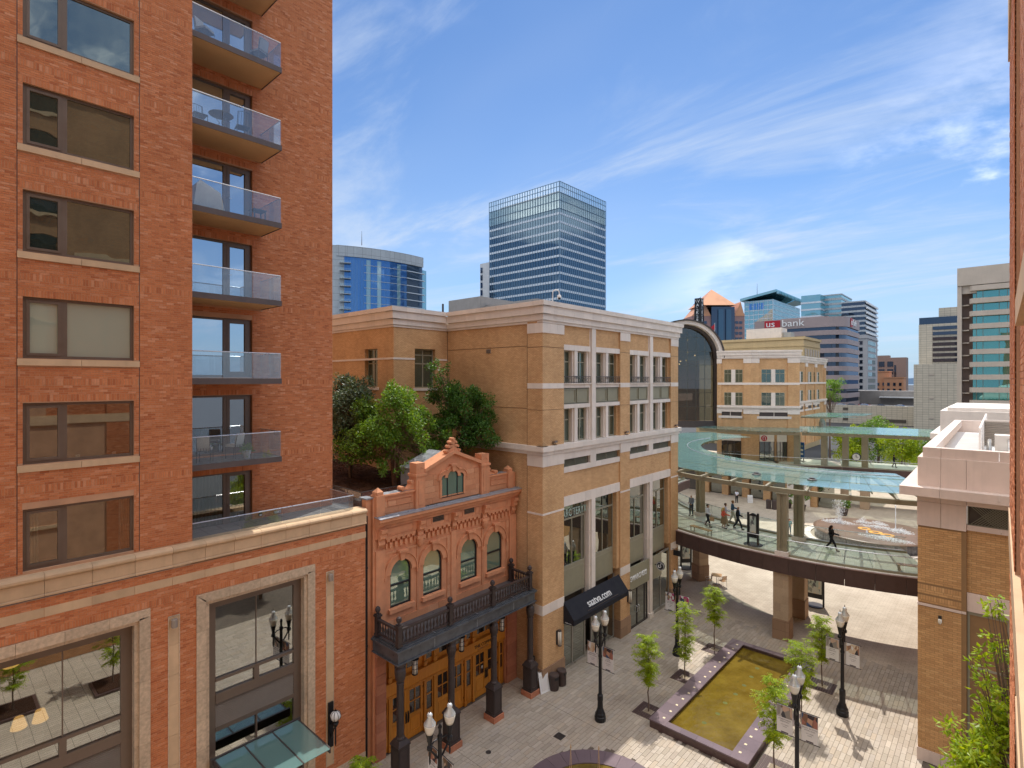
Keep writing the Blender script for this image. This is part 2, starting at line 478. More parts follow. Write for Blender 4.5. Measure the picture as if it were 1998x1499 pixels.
M['curtain'] = m_plain('curtain', (.55,.54,.50), 0.9, var=0.08, bump=0.0)
M['canopy_glass'] = m_clear('canopy_glass', (.42,.66,.64), 0.10, haze=0.55, hcol=(.30,.52,.50))
M['black_iron'] = m_plain('black_iron', (.018,.018,.021), 0.38, 0.3, var=0.2, scale=8, bump=0.06)
M['paver_roof'] = m_panel('roof_pavers', (.20,.19,.18), 0.6, 0.6, 0.8)
M['warm_light'] = m_emit('warm_light', (1.0,.62,.28), 2.2)
M['white_paint'] = m_plain('white_paint', (.78,.77,.75), 0.6, var=0.05, bump=0.0)
M['fabric_cream'] = m_plain('fabric_cream', (.62,.58,.50), 0.9, var=0.12, bump=0.1)

# ------------------------------------------------------------------ brick apartment tower on the left
XT, XR, XP = -20.6, -22.64, -20.4
tower = thing('apartment_tower', 'orange brick apartment tower with a column of glass balconies above a stone trimmed base', 'building', (-20.6, 6.3, 0))
SILLS = [14.37+3.05*k for k in range(7)]
WY0, WY1 = 1.97, 4.63
wins = [(WY0, 11.34, WY1, 13.12)]+[(WY0, s+0.02, WY1, s+1.79) for s in SILLS]
DOORT = [13.17+3.05*k for k in range(7)]
doors = [(6.32, t-2.33, 9.14, t) for t in DOORT]
mb = MB()
wall_with_holes(mb, 'x', XT, 1, -30, 6.31, 11.2, 46, wins, 0, 0.22)
wall_with_holes(mb, 'x', XR, 1, 6.31, 12.7, 9.5, 46, doors, 0, 0.24)
mb.face([(XT,6.31,9.5),(XR,6.31,9.5),(XR,6.31,46),(XT,6.31,46)])
mb.face([(XR,12.7,7.0),(-45,12.7,7.0),(-45,12.7,46),(XR,12.7,46)])
mb.face([(XT,-30,46),(XT,6.31,46),(XR,6.31,46),(XR,12.7,46),(-45,12.7,46),(-45,-30,46)])
mb.build('wall', M['red_mortar'], tower)
bands = [(s-0.77, 1.2, 1.84) for s in [11.32]+SILLS if s > 12]+[(s-0.77, 1.86, 4.76) for s in SILLS]+[(s-0.77, 4.78, 6.30) for s in SILLS]
heads = [(w_[3]+0.005, 1.9, 4.72) for w_ in wins]
jn = [(1.84, 11, 1.862, 46), (4.762, 11, 4.782, 46)]
sills_h = [(1.85, s-0.19, 4.78, s+0.03) for s in SILLS]
B = brick_boxes('x', XT, 1, 1.25, 6.305, 11.30, 30.6, wins+jn+sills_h, bands+heads)
dh = [(t+0.02, 6.32, 9.3) for t in DOORT]
rb = [(s-0.77, 9.35, 12.68) for s in SILLS]
slabs_h = [(6.3, 13.6+3.05*k, 9.55, 13.82+3.05*k) for k in range(7)]
B2 = brick_boxes('x', XR, 1, 6.32, 12.69, 11.15, 34.8, doors+slabs_h, dh+rb, phase=0.07)
# base (podium) wall with two tall framed shop windows
PW = [(0.72, -0.1, 5.02, 9.43), (6.37, -0.1, 10.67, 9.43)]
ST = [(5.52, 1.0, 5.87, 8.95), (11.15, 1.0, 11.5, 8.95), (-0.13, 1.0, 0.22, 8.95)]
mb = MB()
wall_with_holes(mb, 'x', XP, 1, -30, 13.0, 0, 10.55, PW, 0, 0.0)
mb.face([(XP,13.0,0),(-24,13.0,0),(-24,13.0,10.6),(XP,13.0,10.6)])
mb.build('base_wall', M['red_mortar'], tower)
STR = [(1.2, 9.99, 13.0, 10.27)]
B3 = brick_boxes('x', XP, 1, 1.25, 12.99, 0.75, 10.55, PW+ST+STR, [(9.47, 1.25, 12.99)])
pieces('brick', B+B2+B3, M['red_brick'], tower, 300)
for y in (1.851, 4.772):
    m_ = MB(); m_.box(XT-.01, y-.011, 11.3, XT+.003, y+.011, 31); m_.build('control_joint', M['dark_metal'], tower)
mb = MB()
for s in SILLS[:6]:
    for a, b in ((1.85, 3.285), (3.295, 4.77)):
        mb.box(XT-0.2, a, s-0.185, XT+0.06, b, s)
        mb.build('sill', M['buff_stone'], tower); mb = MB()
# cornice blocks and stripe blocks
JY = [-2.0, -0.9, 0.2, 1.31, 2.41, 3.51, 4.6, 5.65, 6.64, 7.59, 8.53, 9.47, 10.41, 11.34, 12.30, 13.02]
def torus_profile(z0, z1, x0, r, n=5):
    return [(x0+r*math.cos(a), (z0+z1)/2+(z1-z0)/2*math.sin(a)) for a in [math.pi/2-math.pi*i/n for i in range(n+1)]]
for a, b in zip(JY, JY[1:]):
    a2, b2 = a+0.005, b-0.005
    top = torus_profile(11.05, 11.26, XP+0.02, 0.13)
    bot = torus_profile(10.58, 10.69, XP+0.0, 0.09)
    prof = [(XP-0.6, 11.26)]+top+[(XP+0.06, 11.05), (XP+0.06, 10.69)]+bot+[(XP-0.1, 10.58), (XP-0.6, 10.58)]
    mb = MB(); mb.prism([(x, a2, z) for x, z in prof], (0, b2-a2, 0)); mb.build('cornice_block', M['buff_stone'], tower)
    mb = MB(); mb.box(XP-0.05, a2, 9.995, XP+0.012, b2, 10.262); mb.build('stone_band', M['buff_stone'], tower)
mb = MB(); mb.box(XP-2.6, 6.3, 10.6, XP-0.42, 13.0, 11.12); mb.build('terrace_floor', M['paver_roof'], tower)
mb = MB(); mb.box(XP-0.3, -30, 0, XP+0.02, 13.0, 0.74); mb.build('plinth', M['rough_stone'], tower)
# framed shop windows
def stone_frame(y0, y1, zt, par):
    w1, w2 = 0.30, 0.42
    for s, ya in ((1, y0), (-1, y1)):
        z = 0.0
        while z < zt-0.01:
            z2 = min(zt, z+1.02)
            mit = z2 >= zt-0.01
            q = [(XP+0.05, ya, z+.004), (XP+0.05, ya+s*w1, z+.004), (XP+0.05, ya+s*w1, (zt-w1) if mit else z2-.004), (XP+0.05, ya, (zt if mit else z2)-.004)]
            m_ = MB(); m_.prism(q, (-0.22, 0, 0)); m_.build('frame_stone', M['rough_stone'], par)
            m_ = MB(); m_.box(XP-0.35, ya+s*(w1+.002), z+.004, XP-0.03, ya+s*w2, min(z2, zt-w2)-.004) if min(z2, zt-w2) > z+.02 else None
            if m_.f: m_.build('frame_stone', M['rough_stone'], par)
            z = z2
    n = 4
    for i in range(n):
        a, b = y0+(y1-y0)*i/n, y0+(y1-y0)*(i+1)/n
        q = [(XP+0.05, a+.004, zt), (XP+0.05, b-.004, zt), (XP+0.05, (b-w1 if i == n-1 else b-.004), zt-w1), (XP+0.05, (a+w1 if i == 0 else a+.004), zt-w1)]
        m_ = MB(); m_.prism(q, (-0.22, 0, 0)); m_.build('frame_stone', M['rough_stone'], par)
        m_ = MB(); m_.box(XP-0.35, max(a, y0+w1)+.004, zt-w1-.002, XP-0.03, min(b, y1-w1)-.004, zt-w2); m_.build('frame_stone', M['rough_stone'], par)
for y0, y1 in ((0.72, 5.02), (6.37, 10.67)):
    win = thing('shop_window', None, None); win.parent = tower; ORG[win.name] = ORG[tower.name]; win.location = (0, 0, 0)
    stone_frame(y0, y1, 9.43, win)
    a, b = y0+0.42, y1-0.42
    xg = -20.78
    m_ = MB()
    m_.box(xg-.06, a, 0, xg+.06, a+.30, 9.01); m_.box(xg-.06, b-.30, 0, xg+.06, b, 9.01); m_.box(xg-.06, a+.30, 8.72, xg+.06, b-.30, 9.01)
    m_.box(xg-.05, a+.3, 6.06, xg+.09, b-.3, 6.16); m_.box(xg-.05, a+.3, 5.27, xg+.09, b-.3, 5.62); m_.box(xg-.05, a+.3, 4.28, xg+.09, b-.3, 4.42); m_.box(xg-.05, a+.3, 2.4, xg+.09, b-.3, 2.6)
    mid = (a+b)/2
    m_.box(xg-.05, mid-.09, 5.62, xg+.085, mid+.09, 6.06); m_.box(xg-.02, mid-.015, 6.16, xg+.03, mid+.015, 8.72); m_.box(xg-.02, mid-.03, .1, xg+.06, mid+.03, 4.28)
    m_.build('window_frame', M['bronze'], win)
    for ya, yb in ((a+.3, mid-.01), (mid+.01, b-.3)):
        for za, zb in ((6.16, 8.72), (5.62, 6.06), (2.6, 4.28), (.1, 2.4)):
            m_ = MB(); m_.box(xg-.012, ya, za, xg+.004, yb, zb); m_.build('pane', M['shop_glass'], win)
    m_ = MB()
    z = 4.45
    while z < 5.25:
        m_.obox((xg-.02, a+.3, z), (.07, 0, -.03), (0, b-a-.6, 0), (0, 0, .012)); z += .06
    m_.box(xg-.05, a+.3, 4.42, xg-.03, b-.3, 5.27)
    m_.build('louvre', M['louvre'], win)
# the dining room behind them
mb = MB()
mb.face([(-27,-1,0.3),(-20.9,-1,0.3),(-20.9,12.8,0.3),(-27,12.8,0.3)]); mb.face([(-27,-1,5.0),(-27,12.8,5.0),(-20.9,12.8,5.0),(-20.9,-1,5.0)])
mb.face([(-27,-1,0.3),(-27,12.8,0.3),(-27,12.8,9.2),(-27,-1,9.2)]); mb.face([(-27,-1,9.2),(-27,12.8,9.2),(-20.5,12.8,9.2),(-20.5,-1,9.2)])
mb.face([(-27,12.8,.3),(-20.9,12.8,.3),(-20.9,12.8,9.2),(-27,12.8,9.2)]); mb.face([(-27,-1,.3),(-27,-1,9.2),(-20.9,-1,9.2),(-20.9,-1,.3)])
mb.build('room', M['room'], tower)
# stone pilaster strips with their cylinder lights
for y0, z0, y1, z1 in ST:
    z = z0
    while z < z1-.02:
        z2 = min(z1, z+1.0)
        m_ = MB(); m_.box(XP-.05, y0+.03, z+.004, XP+.015, y1-.03, z2-.004); m_.build('strip_stone', M['buff_stone'], tower); z = z2
    m_ = MB(); m_.box(XP-.03, y0, z0, XP+.03, y0+.028, z1); m_.box(XP-.03, y1-.028, z0, XP+.03, y1, z1); m_.box(XP-.03, y0, z1, XP+.03, y1, z1+.03)
    m_.build('strip_edge', M['rough_stone'], tower)
for i, y in enumerate((5.68, 11.30)):
    l = thing('wall_light', ('grey cylinder downlight on the stone strip between the two tall shop windows', 'grey cylinder downlight on the stone strip beside the black downpipe')[i], 'light', (XP+.02, y, 8.75), 'cylinder downlights on the stone strips')
    m_ = MB(); m_.lathe((XP+.13, y, 8.62), [(.085, 0), (.095, .01), (.095, .26), (.085, .27)], 16); m_.box(XP+.015, y-.05, 8.70, XP+.06, y+.05, 8.82)
    m_.build('shade', M['louvre'], l, False)
    m_ = MB(); m_.lathe((XP+.13, y, 8.612), [(.07, 0), (.07, .006)], 16); m_.build('lens', M['white_paint'], l)
# apartment windows
for i, (y0, z0, y1, z1) in enumerate(wins[:7]):
    wd = thing('window', None, None); wd.parent = tower; ORG[wd.name] = ORG[tower.name]; wd.location = (0, 0, 0)
    xg = XT-.14; fm = MB(); t = .085
    ym = 2.90
    fm.box(xg-.05, y0, z0, xg+.05, y1, z0+t); fm.box(xg-.05, y0, z1-t, xg+.05, y1, z1)
    fm.box(xg-.05, y0, z0+t, xg+.05, y0+t, z1-t); fm.box(xg-.05, y1-t, z0+t, xg+.05, y1, z1-t); fm.box(xg-.05, ym-.07, z0+t, xg+.05, ym+.07, z1-t)
    fm.box(xg-.03, y0+t, z0+t, xg+.07, y0+t+.075, z1-t); fm.box(xg-.03, ym-.145, z0+t, xg+.07, ym-.07, z1-t)
    fm.box(xg-.03, y0+t+.075, z0+t, xg+.07, ym-.145, z0+t+.075); fm.box(xg-.03, y0+t+.075, z1-t-.075, xg+.07, ym-.145, z1-t)
    fm.build('frame', M['bronze'], wd)
    pm = M['shop_glass'] if i < 2 else M['pane_blind'] if i == 2 else M['pane']
    for ya, yb in ((y0+t+.075, ym-.145), (ym+.07, y1-t)):
        p_ = MB(); dz = .075 if ya < 2.5 else 0; p_.box(xg-.01, ya, z0+t+dz, xg+.012, yb, z1-t-dz); p_.build('pane', pm, wd)
# rooms and curtains behind the two lowest windows
for z0, z1 in ((11.2, 13.3), (14.3, 16.3)):
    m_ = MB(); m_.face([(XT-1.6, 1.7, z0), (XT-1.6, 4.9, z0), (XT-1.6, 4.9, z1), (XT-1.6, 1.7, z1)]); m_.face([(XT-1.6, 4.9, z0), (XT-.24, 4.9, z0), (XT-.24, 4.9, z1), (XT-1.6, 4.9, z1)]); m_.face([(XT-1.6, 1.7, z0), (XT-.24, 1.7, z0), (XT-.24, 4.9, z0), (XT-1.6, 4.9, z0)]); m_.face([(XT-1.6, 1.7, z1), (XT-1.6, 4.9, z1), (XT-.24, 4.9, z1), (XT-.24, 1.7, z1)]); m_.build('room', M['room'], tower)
for ya, yb in ((2.1, 2.35), (4.3, 4.6)):
    m_ = MB()
    for i in range(14):
        a, b = ya+(yb-ya)*i/14, ya+(yb-ya)*(i+1)/14; xa, xb = XT-.36+.03*math.sin(i*1.7), XT-.36+.03*math.sin((i+1)*1.7); m_.face([(xa, a, 11.36), (xb, b, 11.36), (xb, b, 13.1), (xa, a, 13.1)])
    m_.build('curtain', M['curtain'], tower)
for y in (3.25, 4.15): m_ = MB(); m_.lathe((XT-.26, y, 14.42), [(.05, 0), (.055, .12), (.05, .12)], 10); m_.build('sill_pot', M['white_paint'], tower)
# balconies with their doors
for k, (y0, z0, y1, z1) in enumerate(doors[:7]):
    dr = thing('balcony_door', None, None); dr.parent = tower; ORG[dr.name] = ORG[tower.name]; dr.location = (0, 0, 0)
    xg = XR-.17; fm = MB(); t = .08
    fm.box(xg-.05, y0, z1-t, xg+.05, y1, z1); fm.box(xg-.05, y1-t, z0, xg+.05, y1, z1-t); fm.box(xg-.05, 8.07, z0, xg+.06, 8.20, z1-t); fm.box(xg-.05, y0, z0, xg+.05, y1, z0+.08)
    fm.box(xg-.03, 8.20, z0+.08, xg+.075, 8.31, z1-t); fm.box(xg-.03, y1-t-.17, z0+.08, xg+.075, y1-t, z1-t); fm.box(xg-.03, 8.31, z1-t-.10, xg+.075, y1-t-.17, z1-t); fm.box(xg-.03, 8.31, z0+.08, xg+.075, y1-t-.17, z0+.22)
    fm.build('frame', M['bronze'], dr)
    hm = MB(); hm.box(xg+.07, 8.235, z0+1.0, xg+.12, 8.27, z0+1.03); hm.box(xg+.105, 8.235, z0+1.0, xg+.12, 8.36, z0+1.03); hm.build('handle', M['aluminium'], dr)
    for ya, yb in ((y0, 8.07), (8.31, y1-t-.17)):
        p_ = MB(); p_.box(xg-.006, ya, z0+.08, xg+.006, yb, z1-t); p_.build('pane', M['shop_glass'] if k == 0 else M['pane_flat'], dr)
cz = doors[0][3]
m_ = MB(); n = 120
for i in range(n):
    a, b = 6.33+2.75*i/n, 6.33+2.75*(i+1)/n
    xa, xb = XR-.34+.05*math.sin(i*1.15)+.02*math.sin(i*.31), XR-.34+.05*math.sin((i+1)*1.15)+.02*math.sin((i+1)*.31)
    m_.face([(xa,a,cz-2.3),(xb,b,cz-2.3),(xb,b,cz-.02),(xa,a,cz-.02)])
m_.build('curtain', M['curtain'], tower)
for k in range(7):
    zt = 13.83+3.035*k
    bl = thing('balcony', None, None); bl.parent = tower; ORG[bl.name] = ORG[tower.name]; bl.location = (0, 0, 0)
    x0, x1, y0, y1 = XR+.01, -20.8, 6.33, 9.52
    m_ = MB(); m_.box(x0, y0, zt-.17, x1-.03, y1-.03, zt-.012); m_.build('slab', M['soffit'], bl)
    m_ = MB(); m_.box(x0, y0, zt-.012+.002, x1-.05, y1-.05, zt+.01); m_.build('deck', M['paver_roof'], bl)
    m_ = MB(); m_.box(x1-.028, y0, zt-.19, x1, y1, zt+.015); m_.box(x0, y1-.028, zt-.19, x1-.03, y1, zt+.015); m_.build('fascia', M['slab_metal'], bl)
    for ya, yb in ((y0, 7.35), (7.37, 8.42), (8.44, y1-.02)):
        m_ = MB(); m_.box(x1-.05, ya, zt+.02, x1-.035, yb, zt+.97); m_.build('glass_panel', M['rail_glass'], bl)
    for xa, xb in ((x0, -21.75), (-21.73, x1-.06)):
        m_ = MB(); m_.box(xa, y1-.05, zt+.02, xb, y1-.035, zt+.97); m_.build('glass_panel', M['rail_glass'], bl)
    m_ = MB(); m_.path([(x1-.042, y0, zt+.985), (x1-.042, y1-.042, zt+.985), (x0, y1-.042, zt+.985)], .021, 6); m_.build('handrail', M['aluminium'], bl)
# terrace rail
tr = thing('terrace_railing', None, None); tr.parent = tower; ORG[tr.name] = ORG[tower.name]; tr.location = (0, 0, 0)
ys = [6.33, 7.9, 9.47, 11.05, 12.55]
for a, b in zip(ys, ys[1:]):
    m_ = MB(); m_.box(-20.66, a+.01, 11.24, -20.645, b-.01, 11.85); m_.build('glass_panel', M['rail_glass'], tr)
for a, b in ((-22.6, -21.65), (-21.63, -20.68)):
    m_ = MB(); m_.box(a, 12.56, 11.24, b, 12.575, 11.85); m_.build('glass_panel', M['rail_glass'], tr)
m_ = MB(); m_.path([(-20.652, 6.33, 11.86), (-20.652, 12.57, 11.86), (-22.6, 12.57, 11.86)], .022, 6); m_.build('handrail', M['aluminium'], tr)
# downpipe in the gap to the sandstone front
dp = thing('downpipe', 'black downpipe in the gap between orange brick and red sandstone', 'pipe', (-20.45, 13.06, 0))
m_ = MB(); m_.tube((-20.44, 13.08, 0), (-20.44, 13.08, 10.9), .05, .05, 8)
for z in (2.0, 5.2, 8.6): m_.lathe((-20.44, 13.08, z), [(.05, 0), (.065, .01), (.065, .08), (.05, .09)], 8)
m_.build('pipe', M['black_iron'], dp)
# flat glass canopy over the shop door
cp = thing('door_canopy', 'flat pale green glass canopy over the shop door at the foot of the brick tower', 'canopy', (-20.4, 8.4, 3.4))
for i in range(3):
    a, b = 6.9+1.01*i, 6.9+1.01*(i+1)
    m_ = MB(); m_.box(-20.30, a+.02, 3.56, -17.82, b-.02, 3.58); m_.build('glass_panel', M['canopy_glass'], cp)
for i in range(4):
    y = 6.9+1.01*i
    m_ = MB(); m_.box(-20.35, y-.025, 3.40, -17.85, y+.025, 3.59); m_.build('beam', M['dark_metal'], cp)
m_ = MB(); m_.box(-20.37, 6.8, 3.30, -20.28, 10.03, 3.62); m_.build('wall_bar', M['dark_metal'], cp)
# globe bracket lamp on the strip
gl = thing('bracket_lamp', 'black iron bracket lamp with a white globe on the brick wall by the canopy', 'lamp', (XP+.02, 11.33, 1.8))
m_ = MB(); m_.box(XP+.031, 11.22, 1.79, XP+.10, 11.44, 3.62); m_.tube((XP+.10, 11.33, 2.75), (XP+.42, 11.33, 2.85), .035, .03, 8); m_.tube((XP+.10, 11.33, 2.2), (XP+.42, 11.33, 2.8), .025, .025, 6)
m_.lathe((XP+.45, 11.33, 2.0), [(.01, 0), (.03, .1), (.03, .75), (.07, .8), (.14, .95), (.05, 1.02)], 10); m_.build('bracket', M['black_iron'], gl)
m_ = MB(); m_.ball((XP+.45, 11.33, 3.22), .205, 16, 10); m_.build('globe', M['white_paint'], gl, True)
m_ = MB()
for j in range(4):
    a = math.pi*j/4
    m_.path([(XP+.45+.215*math.sin(t)*math.cos(a), 11.33+.215*math.sin(t)*math.sin(a), 3.22-.215*math.cos(t)) for t in [math.pi*2*i/16 for i in range(17)]], .010, 4)
m_.lathe((XP+.45, 11.33, 3.43), [(.03, 0), (.02, .04), (.004, .10)], 8)
m_.build('cage', M['black_iron'], gl)

# ------------------------------------------------------------------ red sandstone front with its iron portico
M['sandstone'] = m_pieces('sandstone', [(.62,.275,.14), (.67,.305,.16), (.71,.34,.185), (.64,.285,.145), (.75,.375,.21), (.60,.255,.13), (.69,.32,.17)], 0.85, 0.12, 0.25, stain=((.36,.17,.11), 0.3))
M['sandstone_carved'] = m_plain('sandstone_carved', (.68,.305,.16), 0.85, var=0.12, scale=2.2, streak=0.3, bump=0.25, fine=60, isl=0.06)
M['sandstone_rough'] = m_pieces('sandstone_rough', [(.48,.19,.11), (.56,.22,.125), (.60,.26,.15), (.44,.17,.10)], 0.95, 0.25, 0.9, fine=22)
M['theatre_glass'] = m_glass('theatre_glass', (.17,.27,.20), 0.30, (.86,.95,.84), wave=0.010, wscale=0.7)
M['gable_glass'] = m_glass('gable_glass', (.06,.17,.16), 0.12, (.8,.95,.9))
M['black_frame'] = m_plain('black_frame', (.022,.022,.024), 0.4, var=0.1, bump=0)
M['iron_brown'] = m_plain('iron_brown', (.060,.046,.044), 0.42, 0.2, var=0.18, scale=5, bump=0.06)
M['lead'] = m_plain('lead_flashing', (.115,.125,.14), 0.36, 0.35, var=0.3, scale=3, bump=0.08)
M['flashing'] = m_plain('flashing', (.42,.44,.48), 0.35, 0.5, var=0.2, scale=3, bump=0.05)
def m_wood(name, c1, c2):
    m, N, L, out = nodes(name)
    v = coords(N, True, (14, 0.9, 1)); a = noise(N, v, 1.5, 5, 0.6)
    c = mixcol(N, mr(N, a, 0.35, 0.7), c1, c2)
    c = mixcol(N, 1.0, c, mixcol(N, rnd(N), (0.85,)*3, (1.12,)*3), 'MULTIPLY')
    finish(N, L, out, c, 0.38, 0, a, 0.08, 0.004, 0.5)
    return m
M['oak'] = m_wood('varnished_oak', (.50,.185,.018), (.62,.25,.035))
M['door_glass'] = m_glass('door_glass', (.03,.025,.022), 0.12, (.8,.8,.8))
M['lamp_glass'] = m_plain('lamp_glass', (.80,.76,.66), 0.35, var=0.05, bump=0)
TX = -20.35
th = thing('theatre_front', 'ornate red sandstone theatre front with a stepped gable and four arched windows', 'building', (TX, 18.0, 0))
AW = [(14.85, .585), (16.72, .585), (19.12, .585), (21.02, .585)]
ZS, ZB = 8.05, 6.5
def arch_fill(mb, c, zs, r, x, top, n=14, half=None):
    """wall between a round arch and the square opening round it"""
    h = half or r
    for i in range(n):
        a, b = math.pi*i/n, math.pi*(i+1)/n
        p, q = (x, c+r*math.cos(a), zs+r*math.sin(a)), (x, c+r*math.cos(b), zs+r*math.sin(b))
        P2, Q2 = (x, p[1], top), (x, q[1], top)
        mb.face([p, P2, Q2, q][::-1])
def ring(mb, c, zs, r0, r1, x0, x1, n=14, a0=0.0, a1=math.pi):
    for i in range(n):
        a, b = a0+(a1-a0)*i/n, a0+(a1-a0)*(i+1)/n
        q = [(x0, c+r0*math.cos(a), zs+r0*math.sin(a)), (x0, c+r1*math.cos(a), zs+r1*math.sin(a)), (x0, c+r1*math.cos(b), zs+r1*math.sin(b)), (x0, c+r0*math.cos(b), zs+r0*math.sin(b))]
        mb.prism(q, (x1-x0, 0, 0))
mb = MB()
holes = [(c-r, ZB, c+r, ZS+r) for c, r in AW]+[(14.0, -.1, 21.9, 4.95)]
wall_with_holes(mb, 'x', TX-.03, 1, 13.35, 22.72, 0, 11.62, holes, 0, 0.16)
for c, r in AW: arch_fill(mb, c, ZS, r, TX-.03, ZS+r)
mb.face([(TX-.03,16.1,10.8),(TX-.03,19.9,10.8),(TX-.03,19.9,12.48),(TX-.03,18.0,13.16),(TX-.03,16.1,12.48)])
mb.face([(TX-.6,16.1,10.8),(TX-.6,16.1,12.48),(TX-.6,18.0,13.16),(TX-.6,19.9,12.48),(TX-.6,19.9,10.8)])
mb.build('wall', M['sandstone_carved'], th)
mb = MB(); mb.box(-26.2, 13.2, 0, TX-.25, 22.55, 5.0); mb.box(-25.2, 13.2, 5.0, TX-.21, 22.55, 10.9); mb.build('rear_block', M['sandstone_carved'], th)
m_ = MB(); m_.box(TX-.5, 13.11, 0, TX-.16, 13.44, 11.58); m_.build('side_pilaster', M['sandstone_carved'], th)
m_ = MB(); m_.box(TX-.7, 13.09, 11.58, TX-.12, 13.47, 11.64); m_.build('coping', M['flashing'], th)
# ashlar courses
SB = []
hol = [(c-r-.30, ZB-.22, c+r+.30, ZS+r+.33) for c, r in AW]+[(c-.26, 8.9, c+.26, 9.1) for c, r in AW]+[(17.84, 5.0, 18.16, 9.3)]
z = 4.98; k = 0
while z < 9.05:
    h = (.335, .30, .37)[k % 3]
    z2 = min(z+h, 9.1)
    cuts = [(q[0], q[2]) for q in hol if q[1] < z2-.03 and q[3] > z+.03]
    for a, b in sub(13.98, 22.12, cuts):
        y = a-(0.35 if k % 2 else 0.0)-random.uniform(0, .2)
        while y < b-.001:
            L_ = random.uniform(.55, .85); y2 = y+L_
            if b-y2 < .2: y2 = b
            ya, yb = max(a, y), min(b, y2)
            if yb-ya > .04: SB.append((TX-.05, ya+.004, z+.004, TX+random.uniform(.002, .016), yb-.004, z2-.004))
            y = y2
    z = z2; k += 1
# small stones between the arches and their square surrounds, plus gable and parapet courses
for z0_, z1_, y0_, y1_ in ((10.84,11.12,16.16,19.84),(11.12,11.4,16.16,17.14),(11.4,11.7,16.16,17.14),(11.7,12.0,16.16,17.14),(12.0,12.25,16.16,17.0),(11.12,11.4,18.78,19.84),(11.4,11.7,18.78,19.84),(11.7,12.0,18.78,19.84),(12.0,12.25,18.9,19.84),
                           (10.86,11.12,13.95,15.55),(11.12,11.38,13.95,15.55),(10.86,11.12,20.5,21.95),(11.12,11.38,20.5,21.95)):
    y = y0_
    while y < y1_-.02:
        y2 = y+random.uniform(.5, .8)
        if y1_-y2 < .22: y2 = y1_
        SB.append((TX-.05, y+.004, z0_+.004, TX+random.uniform(.002, .014), y2-.004, z1_-.004)); y = y2
pieces('ashlar_stone', SB, M['sandstone'], th, 300)
QB = []
for y0, y1 in ((13.47, 13.97), (21.92, 22.70)):
    z = 0.0; k = 0
    while z < 4.9:
        z2 = min(z+.42, 4.92)
        QB.append((TX-.2, y0, z+.006, TX+.07+random.uniform(0, .03), y1, z2-.006)); z = z2; k += 1
pieces('pier_stone', QB, M['sandstone_rough'], th, 300)
for y0, y1 in ((13.47, 13.95), (17.84, 18.16), (22.15, 22.70)):
    m_ = MB(); m_.box(TX-.1, y0, 5.0, TX+.06, y1, 9.28)
    m_.build('pilaster', M['sandstone_carved'], th)
# arched windows
for c, r in AW:
    wd = thing('arched_window', None, None); wd.parent = th; ORG[wd.name] = ORG[th.name]; wd.location = (0, 0, 0)
    m_ = MB(); ring(m_, c, ZS, r+.005, r+.27, TX-.1, TX+.035, 13); m_.build('arch_stone', M['sandstone_carved'], wd)
    m_ = MB(); ring(m_, c, ZS, r+.272, r+.335, TX-.08, TX+.085, 16, -.12, math.pi+.12); m_.box(TX-.05, c-r-.36, ZS-.22, TX+.10, c-r-.265, ZS-.05); m_.box(TX-.05, c+r+.265, ZS-.22, TX+.10, c+r+.36, ZS-.05)
    m_.build('hood_mould', M['sandstone_carved'], wd)
    m_ = MB(); m_.prism([(TX-.05, c-.10, ZS+r-.03), (TX-.05, c+.10, ZS+r-.03), (TX-.05, c+.15, ZS+r+.35), (TX-.05, c-.15, ZS+r+.35)], (.19, 0, 0)); m_.box(TX-.05, c-.24, ZS+r+.352, TX+.24, c+.24, ZS+r+.45); m_.build('keystone', M['sandstone_carved'], wd)
    m_ = MB(); m_.box(TX-.12, c-r-.12, ZB-.19, TX+.12, c+r+.12, ZB-.005); m_.build('sill', M['sandstone_carved'], wd)
    m_ = MB(); x0, x1 = TX-.17, TX-.10
    ring(m_, c, ZS, r-.07, r-.002, x0, x1, 14)
    m_.box(x0, c-r+.002, ZB, x1, c-r+.07, ZS); m_.box(x0, c+r-.07, ZB, x1, c+r-.002, ZS); m_.box(x0, c-r+.07, ZB, x1, c+r-.07, ZB+.08); m_.box(x0, c-r+.07, 7.46, x1+.02, c+r-.07, 7.54)
    m_.build('sash_frame', M['black_frame'], wd)
    m_ = MB(); m_.box(TX-.15, c-r+.07, ZB+.08, TX-.135, c+r-.07, 7.46); m_.build('pane', M['theatre_glass'], wd)
    m_ = MB(); q = [(TX-.15, c-r+.07, 7.54), (TX-.15, c+r-.07, 7.54)]+[(TX-.15, c+(r-.065)*math.cos(a), ZS+(r-.065)*math.sin(a)) for a in [math.pi*i/14 for i in range(15)]]
    m_.prism(q, (.015, 0, 0)); m_.build('pane', M['theatre_glass'], wd)
# corbel table of small niches
m_ = MB()
X0, X1 = TX-.1, TX+.075
for a, b in ((13.97, 15.62), (16.12, 17.80), (18.20, 19.88), (20.40, 22.13)):
    n = 6; st = (b-a)/n
    for i in range(n+1):
        y = a+st*i; w_ = st*.24
        m_.box(X0, max(a, y-w_), 9.28, X1, min(b, y+w_), 9.52)
    for i in range(n):
        yc = a+st*(i+.5); r = st*.26
        for s in range(6):
            t0, t1 = math.pi*s/6, math.pi*(s+1)/6
            m_.prism([(X0, yc+r*math.cos(t0), 9.52+r*math.sin(t0)), (X0, yc+r*math.cos(t1), 9.52+r*math.sin(t1)), (X0, yc+r*math.cos(t1), 9.68), (X0, yc+r*math.cos(t0), 9.68)], (X1-X0, 0, 0))
    m_.box(X0, a, 9.682, X1, b, 9.80)
m_.build('corbel_table', M['sandstone_carved'], th)
m_ = MB(); m_.box(TX-.08, 13.47, 9.802, TX+.05, 22.72, 10.24); m_.build('frieze', M['sandstone_carved'], th)
